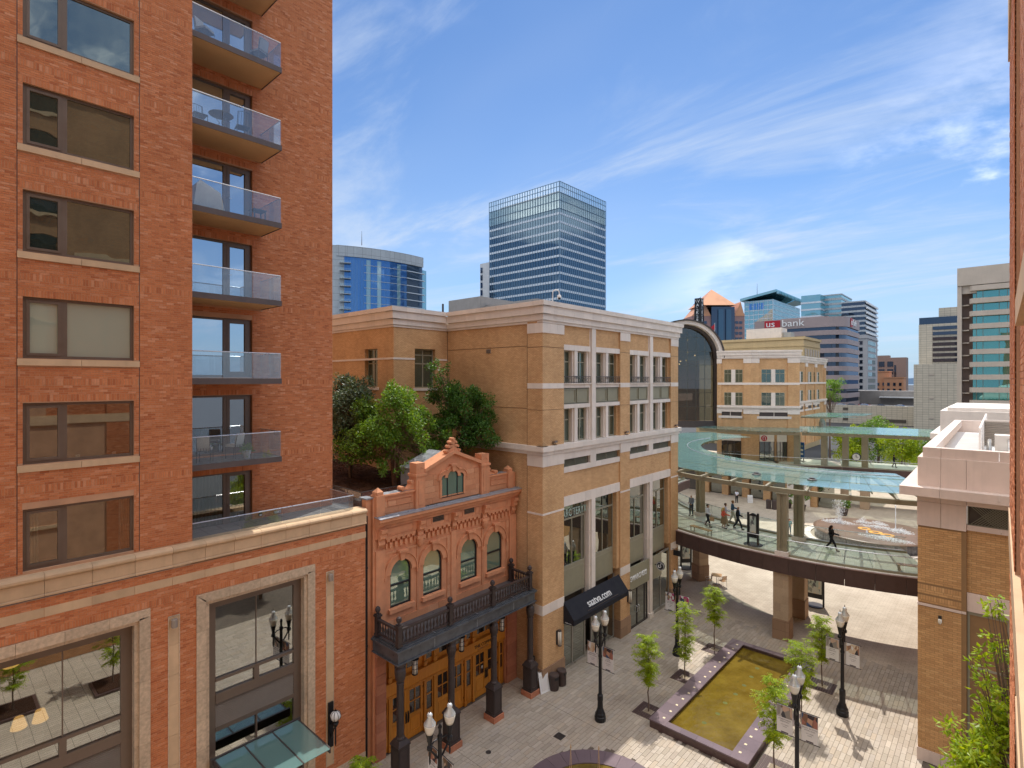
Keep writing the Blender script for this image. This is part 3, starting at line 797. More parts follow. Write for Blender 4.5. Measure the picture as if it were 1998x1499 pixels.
for a, b in ((14.05, 15.5), (16.25, 16.6), (17.4, 17.7), (18.3, 18.62), (19.5, 19.8), (20.55, 21.95)):
    m_ = MB(); t = .03
    m_.box(TX+.05, a, 9.86, TX+.075, b, 9.86+t); m_.box(TX+.05, a, 10.16, TX+.075, b, 10.19); m_.box(TX+.05, a, 9.89, TX+.075, a+t, 10.16); m_.box(TX+.05, b-t, 9.89, TX+.075, b, 10.16); m_.build('frieze_panel', M['sandstone_carved'], th)
for y in (17.0, 19.07):
    vt = thing('vent', None, None); vt.parent = th; ORG[vt.name] = ORG[th.name]; vt.location = (0, 0, 0)
    m_ = MB(); m_.box(TX+.05, y-.34, 9.96, TX+.058, y+.34, 10.4); m_.build('recess', M['black_frame'], vt)
    m_ = MB()
    for i in range(6): m_.box(TX+.06, y-.33, 9.985+i*.07, TX+.075, y+.33, 10.005+i*.07)
    for i in range(9): m_.box(TX+.077, y-.33+i*.08, 9.96, TX+.085, y-.31+i*.08, 10.4)
    m_.build('grille', M['bronze'], vt)
m_ = MB()
prof = [(TX-.3, 10.24), (TX+.14, 10.24), (TX+.16, 10.34), (TX+.26, 10.40), (TX+.30, 10.52), (TX+.42, 10.60), (TX+.42, 10.72), (TX-.3, 10.76)]
m_.prism([(x, 13.45, z) for x, z in prof], (0, 9.45, 0)); m_.build('cornice', M['sandstone_carved'], th)
m_ = MB(); m_.prism([(TX-.05, 13.43, 10.77), (TX+.44, 13.43, 10.735), (TX+.44, 13.43, 10.755), (TX-.05, 13.43, 10.81)], (0, 9.49, 0)); m_.tube((TX+.2, 13.5, 10.80), (TX+.2, 22.9, 10.80), .018, .018, 6); m_.build('lead_cover', M['flashing'], th)
for y, w_ in ((13.72, .30), (15.87, .30), (18.0, .26), (20.14, .30), (22.42, .30)):
    br = MB(); h = w_/2
    br.prism([(TX+.05, y-h, 10.24), (TX+.36, y-h, 10.24), (TX+.34, y-h, 10.08), (TX+.24, y-h, 10.0), (TX+.26, y-h, 9.85), (TX+.12, y-h, 9.72), (TX+.16, y-h, 9.55), (TX+.05, y-h, 9.40)], (0, w_, 0))
    if y in (15.87, 20.14):
        br.lathe((TX+.08, y, 8.95), [(.02, 0), (.12, .12), (.17, .3), (.17, .45)], 10); br.box(TX, y-.24, 9.39, TX+.22, y+.24, 9.52)
    br.build('bracket', M['sandstone_carved'], th)
# parapet, piers, gable and scrolls
for a, b in ((13.9, 15.6), (20.47, 21.98)):
    m_ = MB(); m_.box(TX-.35, a, 10.80, TX-.02, b, 11.62); m_.build('parapet', M['sandstone_carved'], th)
    m_ = MB(); m_.box(TX-.42, a, 11.622, TX+.06, b, 11.70); m_.build('coping', M['sandstone_carved'], th)
    m_ = MB(); m_.box(TX-.44, a, 11.702, TX-.02, b, 11.72); m_.build('lead_cover', M['flashing'], th)
    m_ = MB(); t = .03; m_.box(TX+.02, a+.2, 11.45, TX+.04, b-.15, 11.48); m_.box(TX+.02, a+.2, 11.15, TX+.04, b-.15, 11.18); m_.box(TX+.02, a+.2, 11.18, TX+.04, a+.23, 11.45); m_.box(TX+.02, b-.18, 11.18, TX+.04, b-.15, 11.45); m_.build('parapet_panel', M['sandstone_carved'], th)
for y0, y1 in ((13.47, 13.90), (22.0, 22.42)):
    m_ = MB(); m_.box(TX-.38, y0, 10.80, TX+.10, y1, 11.72); m_.build('end_pier', M['sandstone_carved'], th)
    m_ = MB(); yc = (y0+y1)/2; m_.box(TX-.33, y0+.05, 11.722, TX+.05, y1-.05, 11.86)
    base = [(TX-.33, y0+.05, 11.86), (TX+.05, y0+.05, 11.86), (TX+.05, y1-.05, 11.86), (TX-.33, y1-.05, 11.86)]
    for i in range(4): m_.face([base[i], base[(i+1) % 4], (TX-.14, yc, 12.05)])
    m_.build('pier_cap', M['sandstone_carved'], th)
for y0, y1 in ((15.60, 16.13), (19.87, 20.46)):
    m_ = MB(); m_.box(TX-.42, y0, 10.80, TX+.14, y1, 12.30); m_.box(TX+.14, y0+.13, 10.95, TX+.165, y1-.13, 12.1); m_.build('gable_pier', M['sandstone_carved'], th)
    m_ = MB(); m_.box(TX-.46, y0-.05, 12.302, TX+.19, y1+.05, 12.42); m_.build('pier_band', M['sandstone_carved'], th)
    m_ = MB(); m_.box(TX-.40, y0+.02, 12.422, TX+.12, y1-.02, 12.92); ring(m_, (y0+y1)/2, 12.62, .10, .14, TX+.12, TX+.14, 8); m_.build('pier_cap', M['sandstone_carved'], th)
for s, ya, yb in ((1, 16.13, 18.0), (-1, 19.87, 18.0)):
    d = .17
    m_ = MB(); m_.prism([(TX-.62, ya, 12.44), (TX-.62, yb, 13.16), (TX-.62, yb, 13.16+d), (TX-.62, ya, 12.44+d)], (.76, 0, 0)); m_.build('gable_coping', M['sandstone_carved'], th)
m_ = MB(); m_.prism([(TX-1.9, 16.15, 12.45), (TX-1.9, 18.0, 13.13), (TX-1.9, 18.0, 13.20), (TX-1.9, 16.15, 12.52)], (1.25, 0, 0)); m_.prism([(TX-1.9, 19.85, 12.45), (TX-1.9, 18.0, 13.13), (TX-1.9, 18.0, 13.20), (TX-1.9, 19.85, 12.52)], (1.25, 0, 0)); m_.box(TX-1.9, 16.2, 10.9, TX-.62, 19.8, 12.42); m_.build('roof', M['flashing'], th)
for s, y0 in ((-1, 15.60), (1, 20.46)):
    pts = [(0, 12.15), (.10, 12.12), (.17, 12.02), (.20, 11.92), (.26, 11.85), (.36, 11.80), (.50, 11.79), (.62, 11.80), (.66, 11.74), (0, 11.72)]
    m_ = MB(); m_.prism([(TX-.3, y0+s*a, z) for a, z in pts], (.30, 0, 0)); m_.tube((TX-.32, y0+s*.66, 11.83), (TX+.03, y0+s*.66, 11.83), .105, .105, 12); m_.tube((TX+.03, y0+s*.66, 11.83), (TX+.06, y0+s*.66, 11.83), .05, .05, 10)
    m_.tube((TX-.3, y0+s*.12, 12.06), (TX+.03, y0+s*.12, 12.06), .09, .09, 12); m_.build('scroll', M['sandstone_carved'], th)
m_ = MB()
out_ = [(.0, 13.95), (.07, 13.92), (.09, 13.86), (.08, 13.78), (.13, 13.80), (.22, 13.76), (.24, 13.69), (.18, 13.64), (.11, 13.66), (.13, 13.58), (.24, 13.60), (.35, 13.54), (.35, 13.46), (.28, 13.43), (.22, 13.46), (.26, 13.38), (.38, 13.38), (.48, 13.31), (.46, 13.22), (.40, 13.18)]
q = [(TX-.22, 18.0+a, z) for a, z in out_]+[(TX-.22, 18.0, 13.33)]+[(TX-.22, 18.0-a, z) for a, z in out_[::-1][:-1]]
n = len(q); cidx = len(out_)
m_.faces(q+[(p[0]+.26, p[1], p[2]) for p in q], [(i, (i+1) % n, n+(i+1) % n, n+i) for i in range(n)])
bc = (TX+.04, 18.0, 13.55); bk = (TX-.22, 18.0, 13.55)
for i in range(n):
    p, r_ = q[i], q[(i+1) % n]
    m_.face([(TX+.04, p[1], p[2]), (TX+.04, r_[1], r_[2]), bc]); m_.face([p, bk, r_])
for a, z in ((.17, 13.70), (.29, 13.50), (.40, 13.30)):
    for s in (-1, 1): m_.tube((TX-.22, 18+s*a, z), (TX+.08, 18+s*a, z), .055, .055, 10)
m_.tube((TX-.22, 18, 13.86), (TX+.08, 18, 13.86), .085, .085, 12)
m_.build('finial', M['sandstone_carved'], th)
# three lancets in the gable
gw = thing('gable_window', None, None); gw.parent = th; ORG[gw.name] = ORG[th.name]; gw.location = (0, 0, 0)
for c, r, zt in ((17.43, .18, 11.92), (17.96, .30, 11.99), (18.49, .18, 11.92)):
    q = [(TX-.028, c-r, 11.06), (TX-.028, c+r, 11.06)]+[(TX-.028, c+r*math.cos(a), zt+r*math.sin(a)) for a in [math.pi*i/12 for i in range(13)]]
    m_ = MB(); m_.prism(q, (.012, 0, 0)); m_.build('pane', M['gable_glass'], gw)
    m_ = MB(); ring(m_, c, zt, r, r+.035, TX-.03, TX+.02, 10); m_.box(TX-.03, c+r, 11.06, TX+.02, c+r+.035, zt); m_.box(TX-.03, c-r-.0, 11.02, TX+.02, c+r+.035, 11.06); m_.build('frame', M['black_frame'], gw)
    m_ = MB(); ring(m_, c, zt, r+.04, r+.22, TX-.03, TX+(.05 if r > .2 else .045), 10, 0 if c > 17.9 else .9, math.pi if c < 18.2 else math.pi-.9); m_.build('arch_stone', M['sandstone_carved'], gw)
    m_ = MB(); ring(m_, c, zt, r+.222, r+.27, TX-.03, TX+(.095 if r > .2 else .09), 12, 0 if c > 18.2 else (.75 if c > 17.7 else 1.25), math.pi if c < 17.7 else (math.pi-.75 if c < 18.2 else math.pi-1.25)); m_.build('hood_mould', M['sandstone_carved'], gw)
m_ = MB(); m_.prism([(TX, 17.88, 12.27), (TX, 18.04, 12.27), (TX, 18.09, 12.56), (TX, 17.83, 12.56)], (.14, 0, 0)); m_.box(TX, 17.76, 12.562, TX+.18, 18.16, 12.65); m_.build('keystone', M['sandstone_carved'], gw)
for a, b in ((17.12, 17.24), (18.68, 18.80)):
    m_ = MB(); m_.box(TX-.02, a, 11.06, TX+.05, b, 11.92); m_.build('jamb_stone', M['sandstone_carved'], gw)
# oak shopfront
sf = thing('oak_shopfront', None, None); sf.parent = th; ORG[sf.name] = ORG[th.name]; sf.location = (0, 0, 0)
XD = TX-.20
m_ = MB(); m_.box(XD-.1, 14.0, 2.52, XD+.12, 21.9, 3.05); m_.box(XD-.1, 14.0, 3.052, XD+.20, 21.9, 3.12); m_.box(XD-.1, 14.0, 2.46, XD+.16, 21.9, 2.518); m_.build('lintel', M['oak'], sf)
m_ = MB(); m_.box(XD-.15, 14.0, 3.122, XD-.02, 21.9, 4.95); m_.build('transom_back', M['oak'], sf)
pairs = [(14.35, 16.25), (17.0, 18.88), (19.6, 21.4)]
sides = [(14.02, 14.24), (16.40, 16.86), (19.02, 19.44), (21.55, 21.86)]
for a, b in pairs+sides:
    m_ = MB(); w_ = .06
    if b-a > 1:
        y = a+.25; st = (b-a-.5)/2
        for i in range(2):
            m_.box(XD-.02, y+.03, 3.35, XD-.008, y+st-.03, 4.7); y += st
    else: m_.box(XD-.02, a+.06, 3.35, XD-.008, b-.06, 4.7)
    m_.build('transom_pane', M['door_glass'], sf)
for y in (14.30, 16.32, 16.93, 18.95, 19.52, 21.48):
    m_ = MB(); m_.box(XD-.1, y-.055, .22, XD+.10, y+.055, 2.458); m_.box(XD-.1, y-.075, 0, XD+.13, y+.075, .218); m_.box(XD-.02, y-.06, 3.35, XD+.10, y+.06, 4.9); m_.box(XD-.02, y-.10, 3.122, XD+.14, y+.10, 3.348); m_.build('post', M['oak'], sf)
def leaf_door(a, b, hs):
    d = thing('door', None, None); d.parent = th; ORG[d.name] = ORG[th.name]; d.location = (0, 0, 0)
    m_ = MB(); x0, x1 = XD-.05, XD+.03; st = .14
    m_.box(x0, a, .03, x1, a+st, 2.44); m_.box(x0, b-st, .03, x1, b, 2.44); m_.box(x0, a+st, 2.28, x1, b-st, 2.44); m_.box(x0, a+st, .03, x1, b-st, .30); m_.box(x0, a+st, .98, x1, b-st, 1.14)
    m_.box(x0, a+st, .30, x1-.03, b-st, .98); m_.box(x0, a+st+.08, .38, x1-.015, b-st-.08, .90)
    ym = (a+b)/2; m_.box(x0, ym-.018, 1.14, x1-.01, ym+.018, 2.28); m_.box(x0, a+st, 1.69, x1-.012, ym-.018, 1.73); m_.box(x0, ym+.018, 1.69, x1-.012, b-st, 1.73); m_.build('leaf', M['oak'], d)
    m_ = MB(); m_.box(XD-.03, a+st, 1.14, XD-.022, b-st, 2.28); m_.build('pane', M['door_glass'], d)
    yh = b-.06 if hs > 0 else a+.06
    m_ = MB(); m_.path([(XD+.03, yh, .85), (XD+.10, yh, .90), (XD+.11, yh, 1.08), (XD+.10, yh, 1.26), (XD+.03, yh, 1.31)], .016, 6); m_.box(XD+.03, yh-.035, .82, XD+.045, yh+.035, 1.36); m_.build('handle', M['black_iron'], d)
    m_ = MB(); yh = a+.012 if hs > 0 else b-.012
    for z in (.4, 1.25, 2.1): m_.box(XD+.03, yh-.012, z, XD+.045, yh+.012, z+.10)
    m_.build('hinge', M['black_iron'], d)
for a, b in pairs:
    m = (a+b)/2; leaf_door(a+.01, m-.004, 1); leaf_door(m+.004, b-.01, -1)
for a, b in sides:
    m_ = MB(); x0, x1 = XD-.05, XD+.03; st = .06
    m_.box(x0, a, .0, x1, b, .9); m_.box(x0, a, .9, x1, a+st, 2.458); m_.box(x0, b-st, .9, x1, b, 2.458); m_.box(x0, a+st, 2.25, x1, b-st, 2.458); m_.box(x0, a+st, 1.62, x1, b-st, 1.66); m_.box(x0, a+st, .18, x1+.02, b-st, .78); m_.build('sidelight_frame', M['oak'], sf)
    m_ = MB(); m_.box(XD-.03, a+st, .9, XD-.022, b-st, 2.25); m_.build('sidelight_pane', M['door_glass'], sf)
m_ = MB(); m_.box(XD-.2, 14.0, 0, XD-.06, 21.9, 5.0); m_.build('dark_backing', M['black_frame'], sf)
def text(s, mat, parent, origin, along, up, size, ext=.01, name='lettering', sx=1.0, align='LEFT', shear=0.0, spacing=1.0):
    cu = bpy.data.curves.new('t', 'FONT'); cu.body = s; cu.size = size; cu.extrude = ext; cu.align_x = align; cu.shear = shear; cu.resolution_u = 3; cu.space_character = spacing
    o = bpy.data.objects.new('t', cu); COL.objects.link(o)
    dg = bpy.context.evaluated_depsgraph_get(); dg.update()
    me = bpy.data.meshes.new_from_object(o.evaluated_get(dg))
    bpy.data.objects.remove(o); bpy.data.curves.remove(cu)
    A, U = Vector(along).normalized(), Vector(up).normalized(); Nn = A.cross(U)
    og = Vector(ORG.get(parent.name, (0, 0, 0))) if parent is not None else Vector((0, 0, 0))
    for v in me.vertices:
        p = Vector(origin)+A*v.co.x*sx+U*v.co.y+Nn*v.co.z
        v.co = p-og
    me.materials.clear(); me.materials.append(mat); me.name = name
    t = bpy.data.objects.new(name, me); COL.objects.link(t)
    if parent is not None: t.parent = parent; ORG[t.name] = tuple(og)
    return t
text('THE COMMON', M['black_frame'], sf, (XD+.132, 19.55, 2.71), (0, 1, 0), (0, 0, 1), .235, .006)
text('AT MAIN STREET', M['bronze'], sf, (XD+.128, 19.78, 2.57), (0, 1, 0), (0, 0, 1), .11, .003)
text('8', M['white_paint'], sf, (XD-.015, 20.2, 1.40), (0, 1, 0), (0, 0, 1), .22, .002)
# portico
pt = thing('portico_balcony', 'dark iron portico balcony on four columns with turned balustrade before oak doors', 'portico', (-19.4, 17.8, 0))
XF, XC = -18.42, -18.68
Y0, Y1 = 13.25, 22.30
m_ = MB(); m_.box(TX-.02, Y0+.10, 5.0, XF-.10, Y1-.10, 5.42); m_.build('beam', M['lead'], pt)
m_ = MB(); m_.box(TX-.02, Y0+.02, 4.96, XF-.02, Y1-.02, 5.02-.022); m_.box(TX-.02, Y0+.06, 5.422, XF-.06, Y1-.06, 5.48); m_.box(TX-.02, Y0, 5.482, XF, Y1, 5.56); m_.build('deck_moulding', M['lead'], pt)
m_ = MB(); m_.box(TX-.02, Y0+.07, 5.562, XF-.07, Y1-.07, 5.62); m_.box(TX-.02, Y0+.16, 5.622, XF-.16, Y1-.16, 5.68); m_.build('deck', M['lead'], pt)
m_ = MB()
for y in (15.3, 17.9, 20.5): m_.box(XF-.09, y-.01, 5.03, XF-.085, y+.01, 5.41); m_.box(XF-.35, y-.02, 5.68, XF-.05, y+.02, 5.69)
m_.build('seam', M['flashing'], pt)
CY = [13.58, 16.42, 19.22, 22.02]
for y in CY:
    c = thing('column', None, None); c.parent = pt; ORG[c.name] = ORG[pt.name]; c.location = (0, 0, 0)
    m_ = MB(); m_.box(XC-.36, y-.36, 0, XC+.36, y+.36, .27); m_.build('plinth', M['sandstone_rough'], c)
    m_ = MB(); m_.box(XC-.28, y-.28, .272, XC+.28, y+.28, 1.52); m_.box(XC-.31, y-.31, .272, XC+.31, y+.31, .36); m_.box(XC-.31, y-.31, 1.522, XC+.31, y+.31, 1.60)
    t = .04
    for s in (1,):
        x = XC+.282
        m_.box(x, y-.24, .42, x+.015, y-.19, 1.46); m_.box(x, y+.19, .42, x+.015, y+.24, 1.46); m_.box(x, y-.19, .42, x+.015, y+.19, .47); m_.box(x, y-.19, 1.41, x+.015, y+.19, 1.46)
        yy = y-.282
        m_.box(XC-.24, yy-.015, .42, XC-.19, yy, 1.46); m_.box(XC+.19, yy-.015, .42, XC+.24, yy, 1.46); m_.box(XC-.19, yy-.015, .42, XC+.19, yy, .47); m_.box(XC-.19, yy-.015, 1.41, XC+.19, yy, 1.46)
    a, b = .30, .20
    P0 = [(XC-a, y-a, 1.602), (XC+a, y-a, 1.602), (XC+a, y+a, 1.602), (XC-a, y+a, 1.602)]; P1 = [(XC-b, y-b, 1.78), (XC+b, y-b, 1.78), (XC+b, y+b, 1.78), (XC-b, y+b, 1.78)]
    m_.faces(P0+P1, [(0,1,5,4),(1,2,6,5),(2,3,7,6),(3,0,4,7),(4,5,6,7)])
    m_.build('pedestal', M['iron_brown'], c)
    m_ = MB(); m_.lathe((XC, y, 0), [(.20, 1.78), (.20, 1.83), (.155, 1.90), (.15, 4.05), (.17, 4.10), (.15, 4.15)], 16); m_.build('shaft', M['iron_brown'], c)
    m_ = MB(); m_.lathe((XC, y, 0), [(.15, 4.151), (.20, 4.28), (.235, 4.48), (.22, 4.66), (.15, 4.78), (.15, 4.82), (.25, 4.86), (.25, 4.958)], 16); m_.build('capital', M['iron_brown'], c)
def post(x, y):
    p = MB(); p.box(x-.12, y-.12, 5.70, x+.12, y+.12, 5.80); p.box(x-.10, y-.10, 5.80, x+.10, y+.10, 6.52); p.box(x-.14, y-.14, 6.52, x+.14, y+.14, 6.60); p.box(x-.10, y-.10, 6.60, x+.10, y+.10, 6.65)
    p.lathe((x, y, 6.65), [(.05, 0), (.04, .04), (.10, .08), (.125, .17), (.10, .26), (.03, .31)], 12); p.build('post', M['iron_brown'], pt)
PX = -18.58
posts = [(PX, y) for y in (13.44, 16.25, 19.02, 21.85)]+[(-20.12, 13.44), (-20.12, 22.08), (PX, 22.08)]
for p in posts[:6]: post(*p)
m_ = MB(); prof_b = [(.028, 5.83), (.045, 5.86), (.022, 5.92), (.055, 6.04), (.05, 6.10), (.022, 6.22), (.030, 6.30), (.045, 6.34)]
m_.lathe((0, 0, 0), prof_b, 8); bal_me = bpy.data.meshes.new('baluster'); bal_me.from_pydata(m_.v, [], m_.f); bal_me.materials.append(M['iron_brown'])
def bal_run(p, q):
    L_ = math.hypot(q[0]-p[0], q[1]-p[1]); n = int(L_/.185)
    for i in range(1, n):
        t = i/n
        o = bpy.data.objects.new('baluster', bal_me); COL.objects.link(o); o.parent = pt
        og = ORG[pt.name]; o.location = (p[0]+(q[0]-p[0])*t-og[0], p[1]+(q[1]-p[1])*t-og[1], 0)
    r = MB(); d = Vector((q[0]-p[0], q[1]-p[1], 0)).normalized(); s_ = Vector((-d.y, d.x, 0))
    for z, h, w_ in ((5.78, .05, .05), (6.34, .09, .07)):
        o0 = Vector((p[0], p[1], z))+d*.1-s_*w_; r.obox(o0, d*(L_-.2), s_*(2*w_), (0, 0, h))
    r.build('rail', M['iron_brown'], pt)
for a, b in ((0, 1), (1, 2), (2, 3)): bal_run(posts[a], posts[b])
bal_run((-20.12, 13.44), (PX, 13.44)); bal_run((-20.12, 22.08), (PX, 21.95))
LANL = ['iron lantern hanging under the portico nearest the brick tower', 'iron lantern hanging under the portico at its middle columns', 'iron lantern hanging under the portico nearest the tan corner pier']
lan = local('hanging_lantern', LANL[0], 'lantern', 'lanterns under the portico')
m_ = MB(); m_.lathe((0, 0, .0), [(.12, 0), (.135, .02), (.135, .06)], 12); m_.lathe((0, 0, .66), [(.13, 0), (.19, .03), (.17, .07), (.06, .14), (.02, .2)], 12); m_.tube((0, 0, .8), (0, 0, 1.2), .012, .012, 6)
for i in range(6):
    a = math.pi*i/3; m_.tube((.125*math.cos(a), .125*math.sin(a), .05), (.125*math.cos(a), .125*math.sin(a), .67), .011, .011, 4)
for z in (.26, .47): m_.lathe((0, 0, z), [(.128, 0), (.134, .008), (.128, .016)], 12)
m_.build('cage', M['black_iron'], lan)
m_ = MB(); m_.lathe((0, 0, .06), [(.115, 0), (.115, .6)], 12); m_.build('shade', M['lamp_glass'], lan, True)
put(lan, (-19.25, 14.78, 3.76))
for i, y in enumerate((17.57, 20.4)): put(copy_tree(lan), (-19.25, y, 3.76), 0, LANL[i+1])

# ------------------------------------------------------------------ tan brick shopping centre, corner building
M['tan_brick'] = m_bricktex('tan_brickwork', (.68,.41,.205), (.79,.51,.27), (.38,.22,.11), 0.203, 0.0667, 0.0065)
M['pale_stone'] = m_plain('pale_stone', (.80,.72,.645), 0.7, var=0.06, scale=1.5, streak=0.16, bump=0.1, fine=60, isl=0.07)
M['brown_stone'] = m_panel('brown_stone', (.34,.215,.135), 0.9, 0.6, 0.7, 0.12, 0.006)
M['olive'] = m_plain('olive_panel', (.30,.285,.20), 0.5, 0.1, var=0.08, streak=0.12, bump=0.0)
M['olive_dark'] = m_plain('olive_dark', (.235,.225,.165), 0.5, 0.1, var=0.08, bump=0.0)
M['olive_frame'] = m_plain('olive_frame', (.33,.31,.23), 0.45, 0.1, var=0.05, bump=0)
M['mall_glass'] = m_glass('mall_glass', (.03,.055,.047), 0.13, (.8,.95,.88), wave=0.006)
M['shopfront_glass'] = m_glass('shopfront_glass', (.018,.022,.02), 0.34, (.82,.86,.80), wave=0.004)
M['awning'] = m_plain('awning_canvas', (.012,.013,.02), 0.75, var=0.15, bump=0.05)
M['sign_white'] = m_plain('sign_white', (.85,.86,.86), 0.5, var=0.02, bump=0)
M['sign_mint'] = m_plain('sign_mint', (.50,.68,.63), 0.5, var=0.02, bump=0)
M['steel'] = m_plain('brushed_steel', (.42,.40,.36), 0.35, 0.6, var=0.1, bump=0)
M['roof'] = m_plain('flat_roof', (.50,.49,.47), 0.9, var=0.15, scale=0.6, bump=0.1)
M['joint'] = m_plain('joint', (.20,.12,.06), 0.9, var=0.05, bump=0)
MX = -18.35
mall = thing('corner_shop_building', 'tan brick corner shopping building with pale stone cornice and bands on the street', 'building', (-18.6, 22.8, 0))
def frame_run(p, q):
    d = Vector((q[0]-p[0], q[1]-p[1], 0)); L_ = d.length; d.normalize()
    return d, L_
def cornice_run(par, p, q, nrm, rows, step=0.92, back=0.35, name='cornice_panel', mat=None, ext0=True, ext1=True, gap=.006):
    """rows (z0, z1, projection) of stone panels between two wall points; nrm points outward.
    ext0/ext1: +1 the run ends at an outside corner, -1 inside, 0 square"""
    d, L_ = frame_run(p, q); nv = Vector((nrm[0], nrm[1], 0)).normalized()
    for z0, z1, pr in rows:
        a = -pr*ext0; b = L_+pr*ext1
        n = max(1, round((b-a)/step)); st = (b-a)/n
        for i in range(n):
            s0, s1 = a+st*i+gap/2, a+st*(i+1)-gap/2
            o = Vector((p[0], p[1], z0+gap/2))+d*s0-nv*back
            m_ = MB(); m_.obox(o, d*(s1-s0), nv*(pr+back), (0, 0, z1-z0-gap)); m_.build(name, mat or M['pale_stone'], par)
C_ROWS = [(19.95, 20.09, .05), (20.09, 20.43, .12), (20.43, 20.86, .24), (20.86, 21.12, .33)]
B_ROWS = [(12.73, 12.94, .08), (12.94, 13.23, .20)]
LX = -26.26
# walls
mb = MB()
lw_holes = []
sw_holes = [(20.15, 16.35, 21.75, 18.75)]
wall_with_holes(mb, 'y', 22.75, -1, LX, -19.43, 0, 20.05, [], 0)
wall_with_holes(mb, 'x', LX, 1, 18.62, 22.75, 0, 20.05, sw_holes, 0, 0.35)
bw_holes = [(-29.3, 16.4, -27.9, 18.75)]
wall_with_holes(mb, 'y', 18.62, -1, -48, LX, 0, 20.05, bw_holes, 0, 0.35)
mb.build('wall', M['tan_brick'], mall)
PB = [(22.66, 24.58), (30.69, 31.91), (37.94, 39.15)]
for i, (a, b) in enumerate(PB):
    x0 = -19.43 if i == 0 else MX-.95
    mb = MB(); mb.box(x0, a, 1.15, MX, b, 20.05); mb.build('brick_pier', M['tan_brick'], mall)
for i, (a, b) in enumerate(PB):
    mb = MB(); mb.box((-19.48 if i == 0 else MX-.9), a-.05, 0, MX+.05, b+.05, 1.148); mb.build('pier_base', M['brown_stone'], mall)
mb = MB(); mb.box(-48, 18.7, 20.06, -30, 60, 20.7); mb.box(-30, 22.9, 20.06, MX-.4, 39.1, 20.7); mb.build('roof', M['roof'], mall)
mb = MB(); mb.box(-45, 39.15, 0, MX-.02, 39.2, 20.05); mb.build('end_wall', M['tan_brick'], mall)
cornice_run(mall, (-40, 18.62), (LX, 18.62), (0, -1), C_ROWS, ext0=0, ext1=1)
cornice_run(mall, (LX, 18.62), (LX, 22.75), (1, 0), C_ROWS, ext0=1, ext1=-1)
cornice_run(mall, (LX, 22.72), (MX, 22.72), (0, -1), C_ROWS, ext0=-1, ext1=1)
cornice_run(mall, (MX, 22.66), (MX, 39.15), (1, 0), C_ROWS, ext0=1, ext1=1)
cornice_run(mall, (LX+1.2, 22.75), (-19.43, 22.75), (0, -1), B_ROWS, ext0=0, ext1=0)
cornice_run(mall, (-19.43, 22.66), (MX, 22.66), (0, -1), B_ROWS, ext0=0, ext1=1)
cornice_run(mall, (MX, 22.66), (MX, 39.15), (1, 0), B_ROWS, ext0=1, ext1=1)
# stone blocks and bands on the piers
def pier_band(z0, z1, pr, which=(0, 1, 2), n=2):
    for i in which:
        a, b = PB[i]
        if i == 0:
            cornice_run(mall, (-19.43, a), (MX, a), (0, -1), [(z0, z1, pr)], step=.55, back=.02, name='stone_block', ext0=0, ext1=1)
            cornice_run(mall, (MX, a), (MX, b), (1, 0), [(z0, z1, pr)], step=.65, back=.02, name='stone_block', ext0=1, ext1=0)
        else: cornice_run(mall, (MX, a), (MX, b), (1, 0), [(z0, z1, pr)], step=.6, back=.02, name='stone_block', ext0=.5, ext1=.5)
pier_band(19.40, 19.94, .035); pier_band(16.36, 16.66, .015); pier_band(12.10, 12.72, .03); pier_band(9.47, 9.58, .02); pier_band(4.05, 4.58, .02)
cornice_run(mall, (-40, 18.62), (LX, 18.62), (0, -1), [(18.05, 18.17, .03)], name='stone_band', ext0=0, ext1=1)
cornice_run(mall, (LX, 18.62), (LX, 20.15), (1, 0), [(18.05, 18.17, .03)], name='stone_band', ext0=1, ext1=0)
cornice_run(mall, (LX, 21.75), (LX, 22.7), (1, 0), [(18.05, 18.17, .03)], name='stone_band', ext0=0, ext1=0)
mb = MB()
for z in (15.2, 18.64):
    mb.box(-19.45, 22.652, z-.012, MX+.008, 22.66, z+.012); mb.box(MX, 22.66, z-.012, MX+.008, 24.58, z+.012)
    for a, b in PB[1:]: mb.box(MX, a-.004, z-.012, MX+.008, b+.004, z+.012)
mb.box(LX+.05, 22.738, 18.72, -19.43, 22.75, 18.75); mb.box(LX+.05, 22.738, 15.25, -19.43, 22.75, 15.275)
mb.box(-19.445, 22.645, 1.2, -19.43, 22.75, 19.4); mb.box(LX, 22.73, 13, LX+.025, 22.75, 19.9)
mb.build('control_joint', M['joint'], mall)
def side_window(par, axis, plane, a, b, z0, z1, bars, nrm=1):
    w_ = thing('window', None, None); w_.parent = par; ORG[w_.name] = ORG[par.name]; w_.location = (0, 0, 0)
    t = .07
    def bx(m_, u0, za, u1, zb, d0, d1):
        if axis == 'x': m_.box(plane+d0, u0, za, plane+d1, u1, zb)
        else: m_.box(u0, plane+d0, za, u1, plane+d1, zb)
    m_ = MB(); s = nrm
    bx(m_, a, z0, b, z0+t, -.06*s, .04*s); bx(m_, a, z1-t, b, z1, -.06*s, .04*s); bx(m_, a, z0+t, a+t, z1-t, -.06*s, .04*s); bx(m_, b-t, z0+t, b, z1-t, -.06*s, .04*s)
    um = (a+b)/2
    for kind, v in bars:
        if kind == 'v': bx(m_, a+(b-a)*v-.035, z0+t, a+(b-a)*v+.035, z1-t, -.05*s, .03*s)
        else: bx(m_, a+t, z0+(z1-z0)*v-.035, b-t, z0+(z1-z0)*v+.035, -.05*s, .035*s)
    m_.build('frame', M['olive_frame'], w_)
    m_ = MB(); bx(m_, a+t, z0+t, b-t, z1-t, -.02*s, -.005*s); m_.build('pane', M['mall_glass'], w_)
    return w_
